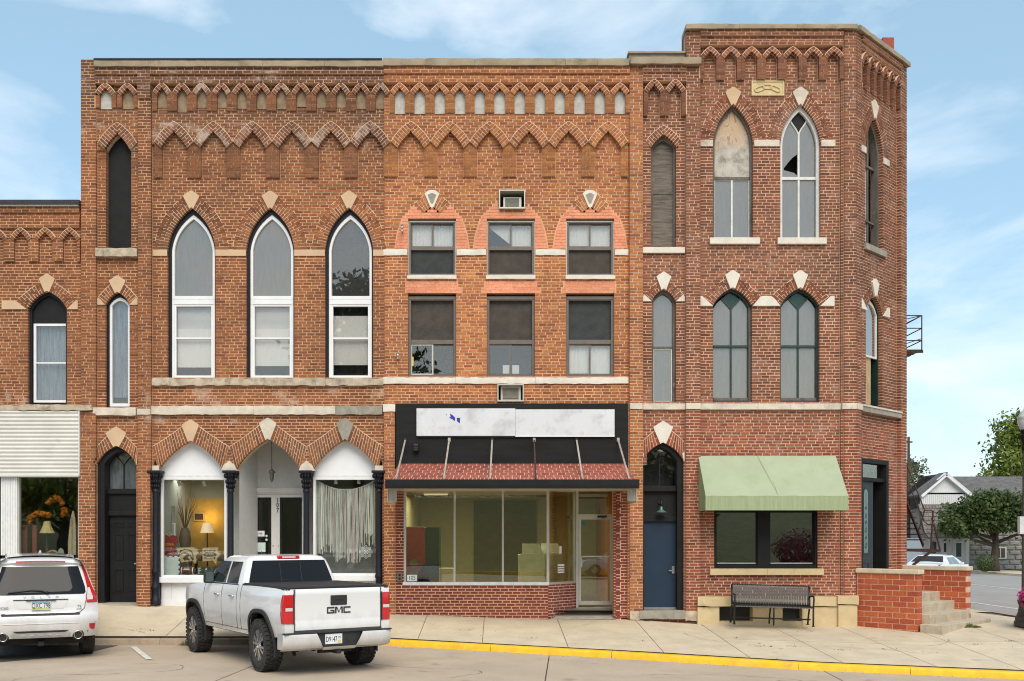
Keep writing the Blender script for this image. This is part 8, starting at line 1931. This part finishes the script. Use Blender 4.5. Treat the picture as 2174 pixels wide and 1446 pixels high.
a, b = px(898, 1044, D0+2.0), px(952, 1048, D0+2.0); m = MB(); m.box(a.x, a.y, b.z, b.x, a.y+.15, a.z); m.build('housing', M['white'], fx_); em2 = bpy.data.materials.new('tube_added_glow'); em2.use_nodes = True; em2.node_tree.nodes['Principled BSDF'].inputs['Emission Color'].default_value = (1,.95,.75,1); em2.node_tree.nodes['Principled BSDF'].inputs['Emission Strength'].default_value = .5  # the tube's glow is added, to go with the room fill
m = MB(); m.tube([(a.x+.02, a.y+.05, b.z-.02), (b.x-.02, a.y+.05, b.z-.02)], .018, 8); m.build('tube', em2, fx_)
lt3 = lamp_in('laundry_fill', 'AREA', ((x0+x1)/2-.9, D0+2.2, zt5-.12), 85, (3.0, 1.6), (1, .95, .72), None); lt3.parent = fx_; lt3.matrix_parent_inverse = Matrix.Translation(-Vector(fx_.location))  # area fill added to brighten the room, much wider than the fixture
def standing(name, label, cat, u, vtop, Z, w, d, floor=.52):
    p = px(u, vtop, Z); return thing(name, label, cat, (p.x, Z, floor)), p.z - floor
vm, h_ = standing('vending_machine', 'red and dark green vending machine inside the laundry window', 'vending machine', 896, 1119, D0+1.2, 0, 0)
m = MB(); m.box(-.42,-.35,0,.10,.35,h_); bev(m.build('cabinet', plain('red_machine', (.55,.03,.02), .4), vm), .02); m = MB(); m.box(.101,-.32,.02,.42,.34,h_-.01); m.build('side', plain('dark_green_machine', (.012,.04,.02), .4), vm); m = MB(); m.lathe([(0,0),(.10,0),(.10,.01),(0,.01)], (-.16,-.362,h_*.55), 16, 'y'); m.box(-.26,-.358,.3,-.06,-.35,h_*.45); m.build('picture', plain('machine_art', (.32,.30,.12), .5), vm)
bg_, h_ = standing('bin_bag', 'black bag on a stand beside the vending machine', 'bag', 907, 1196, D0+.9, 0, 0); m = MB(); m.lathe([(.0,0),(.2,.02),(.24,h_*.4),(.2,h_*.8),(.1,h_)], (0,0,0), 14); m.build('bag', M['black'], bg_, True)
for k, (u, w, vt, Z_, lab) in enumerate(((1128, .62, 1177, D0+1.0, 'white top-loading washer with raised console behind the right pane'), (1168, .62, 1176, D0+1.6, 'white washer standing behind the angled pane'), (945, .42, 1206, D0+1.2, 'small pale cabinet below the middle pane'))):
    ws, h_ = standing('washing_machine' if k < 2 else 'cabinet', lab, 'washer' if k < 2 else 'cabinet', u, vt, Z_, 0, 0)
    wm = plain('appliance_white', (.78,.78,.70), .4); m = MB(); m.box(-w/2,-.3,0,w/2,.3,h_); bd = bev(m.build('body', wm, ws), .015)
    if k < 2: m = MB(); m.hexa([(-w/2+.1,-.05,h_), (w/2-.02,-.05,h_), (w/2-.12,.1,h_+.25), (-w/2+.1,.1,h_+.25)], [(-w/2+.1,.3,h_), (w/2-.02,.3,h_), (w/2-.12,.3,h_+.25), (-w/2+.1,.3,h_+.25)]); m.build('console', wm, ws); m = MB(); m.box(-w/2+.05,-.28,h_,w/2-.05,-.06,h_+.02); m.build('lid', wm, ws)
# ---- far-left shop: dark room with goods close to the glass
room(rootN, 'shop_room', front(-148,0,0).x, front(166,0,0).x, D0+.3, D0+5, .65, front(0,1012,0).z, plain('dark_shop_wall', (.05,.06,.045), .9), fl7, M['interior'])
Zn = D0+.42
lp = thing('table_lamp', 'table lamp with yellow bell shade in the far-left shop window', 'lamp', tuple(px(100, 1178, Zn)))
h0 = px(0, 1132, Zn).z-px(0, 1178, Zn).z; m = MB(); m.lathe([(.10,0),(.10,.03),(.03,.06),(.05,.2),(.02,.35),(.02,h0)], (0,0,0), 14); m.build('stand', M['metal_dark'], lp, True); m = MB(); m.lathe([(.165,h0),(.12,h0+.10),(.085,h0+.18),(.07,h0+.27)], (0,0,0), 10); m.build('shade', plain('yellow_shade', (.62,.52,.22), .8), lp)
M['orange_fl'] = leaf_mat('orange_petal', (.60,.14,.01), (.70,.24,.02), (.62,.32,.03)); rf = random.Random(6)
def garland_f(label, pts):
    c = px(*pts[0], Zn); g_ = thing('flower_garland', label, 'garland', tuple(c), world=True); m = MB(); m2 = MB()
    m2.tube([px(x, y, Zn) for x, y in pts], .006, 5); m2.build('wire', M['weed'], g_)
    for x, y in pts:
        for k in range(46):
            d = Vector((rf.gauss(0,1), rf.gauss(0,1), rf.gauss(0,1))).normalized(); p = px(x, y, Zn)+d*rf.uniform(.02,.075); a = d.orthogonal().normalized()*.022; b = d.cross(a); m.add([p-a-b, p+a-b, p+a+b, p-a+b], [(0,1,2,3)])
    m.build('blossom', M['orange_fl'], g_)
garland_f('lower orange flower garland left of the bell lamp', [(62,1107),(65,1100),(70,1094),(78,1090),(85,1090),(92,1092),(99,1092),(104,1094)]); garland_f('arched orange flower garland above the bell lamp', [(103,1067),(110,1061),(117,1056),(123,1057),(129,1063),(132,1069),(136,1082),(139,1088),(134,1092)])
for k, (u, lab) in enumerate(((54, 'red post beside the window edge in the far-left shop'), (74, 'short red post behind the flower garland'))):
    p = px(u, 1115, Zn+.1); o = thing('red_post', lab, 'post', (p.x, Zn+.1, .66)); m = MB(); m.box(-.05,-.03,0,.05,.03,p.z-.66); bev(m.build('post', plain('faded_red', (.24,.05,.04), .7), o), .008)
ib = thing('ironing_board', 'tall beige ironing board leaning at the right of the far-left window', 'ironing board', tuple(px(152, 1215, Zn-.1)))
m = MB(); hB = px(0,1085,Zn).z-px(0,1215,Zn).z; m.grid([[(-.09,0,0),(.09,0,0)],[(-.085,.02,hB*.5),(.09,.02,hB*.5)],[(-.05,.04,hB*.85),(.07,.04,hB*.85)],[(0,.05,hB),(.03,.05,hB)]]); m.build('top', plain('beige_cloth', (.48,.40,.28), .9), ib); m = MB(); m.box(-.01,-.02,0,.01,.0,hB*.9); m.build('rib', M['tanwood'], ib)
bk = thing('wicker_basket', 'round wicker basket at the foot of the far-left window', 'basket', tuple(px(113, 1190, Zn-.15))); m = MB(); m.lathe([(.0,.06),(.15,.0),(.165,-.03),(.13,-.06)], (0,0,.08), 18, 'y'); m.build('body', plain('wicker', (.36,.24,.11), .9, var=.3, scale=40), bk)
pl = thing('green_leaf_plate', 'pale green oval dish standing beside the wicker basket', 'dish', tuple(px(129, 1190, Zn-.1))); m = MB(); m.add([(.07*math.cos(a),0,.15+.13*math.sin(a)) for a in [2*math.pi*k/20 for k in range(20)]]+[(.07*math.cos(a),.02,.15+.13*math.sin(a)) for a in [2*math.pi*k/20 for k in range(20)]], [tuple(range(20)), tuple(reversed(range(20,40)))]); m.build('dish', plain('pale_green_glaze', (.38,.46,.34), .4), pl)
m = MB(); m.box(front(36,0,0).x, D0+.35, .66, front(163,0,0).x, D0+1.4, px(0,1192,Zn).z); m.build('display_platform', M['brownline'], rootN)
# ---- dark room behind the corner shop window
room(rootC, 'corner_room', front(1490,0,0).x, front(1760,0,0).x, D0+.4, D0+5, .3, front(0,985,0).z, plain('corner_room_wall', (.09,.085,.07), .9), fl7, M['interior'])

# ---- leaf litter and grit on the pavement
m = MB(); rl = random.Random(31)
for k in range(420):
    if rl.random() < .55:
        cx_, cy_ = rl.choice(((2.6, 20.6), (5.6, 20.3), (6.4, 20.0), (7.4, 20.2), (8.2, 19.8), (9.3, 20.6), (10.2, 21.0), (-7.6, 21.3), (.4, 20.9), (4.9, 20.3), (-1.0, 21.6), (10.9, 20.0))); x_ = rl.gauss(cx_, .12); y_ = rl.gauss(cy_, .05)
    else: x_ = rl.uniform(-9, 11.5); y_ = rl.uniform(yk(x_)+.25, 22.6)
    if y_ < yk(x_)+.2: continue
    z_ = zsw(x_, y_)+.006; a = rl.uniform(0, 6.28); s_ = rl.uniform(.006, .022); p = Vector((x_, y_, z_)); d = Vector((math.cos(a), math.sin(a), rl.uniform(-.1, .4)))*s_; w2 = Vector((-math.sin(a), math.cos(a), rl.uniform(0, .3)))*s_*.55
    m.add([p-d, p+w2, p+d, p-w2], [(0,1,2,3)])
for k in range(160):
    x_ = rl.uniform(-9, 9); y_ = yk(x_) - abs(rl.gauss(0, .12)) - .02; p = Vector((x_, y_, zst(x_, y_)+.008)); s_ = rl.uniform(.006, .02); a = rl.uniform(0, 6.28); d = Vector((math.cos(a), math.sin(a), .2))*s_; w2 = Vector((-math.sin(a), math.cos(a), .1))*s_*.5; m.add([p-d, p+w2, p+d, p-w2], [(0,1,2,3)])
o = m.build('leaf_litter', M['leaf_dead']); o['kind'] = 'stuff'; o['label'] = 'scattered dead leaves and grit on the pavement'; o['category'] = 'leaf litter'
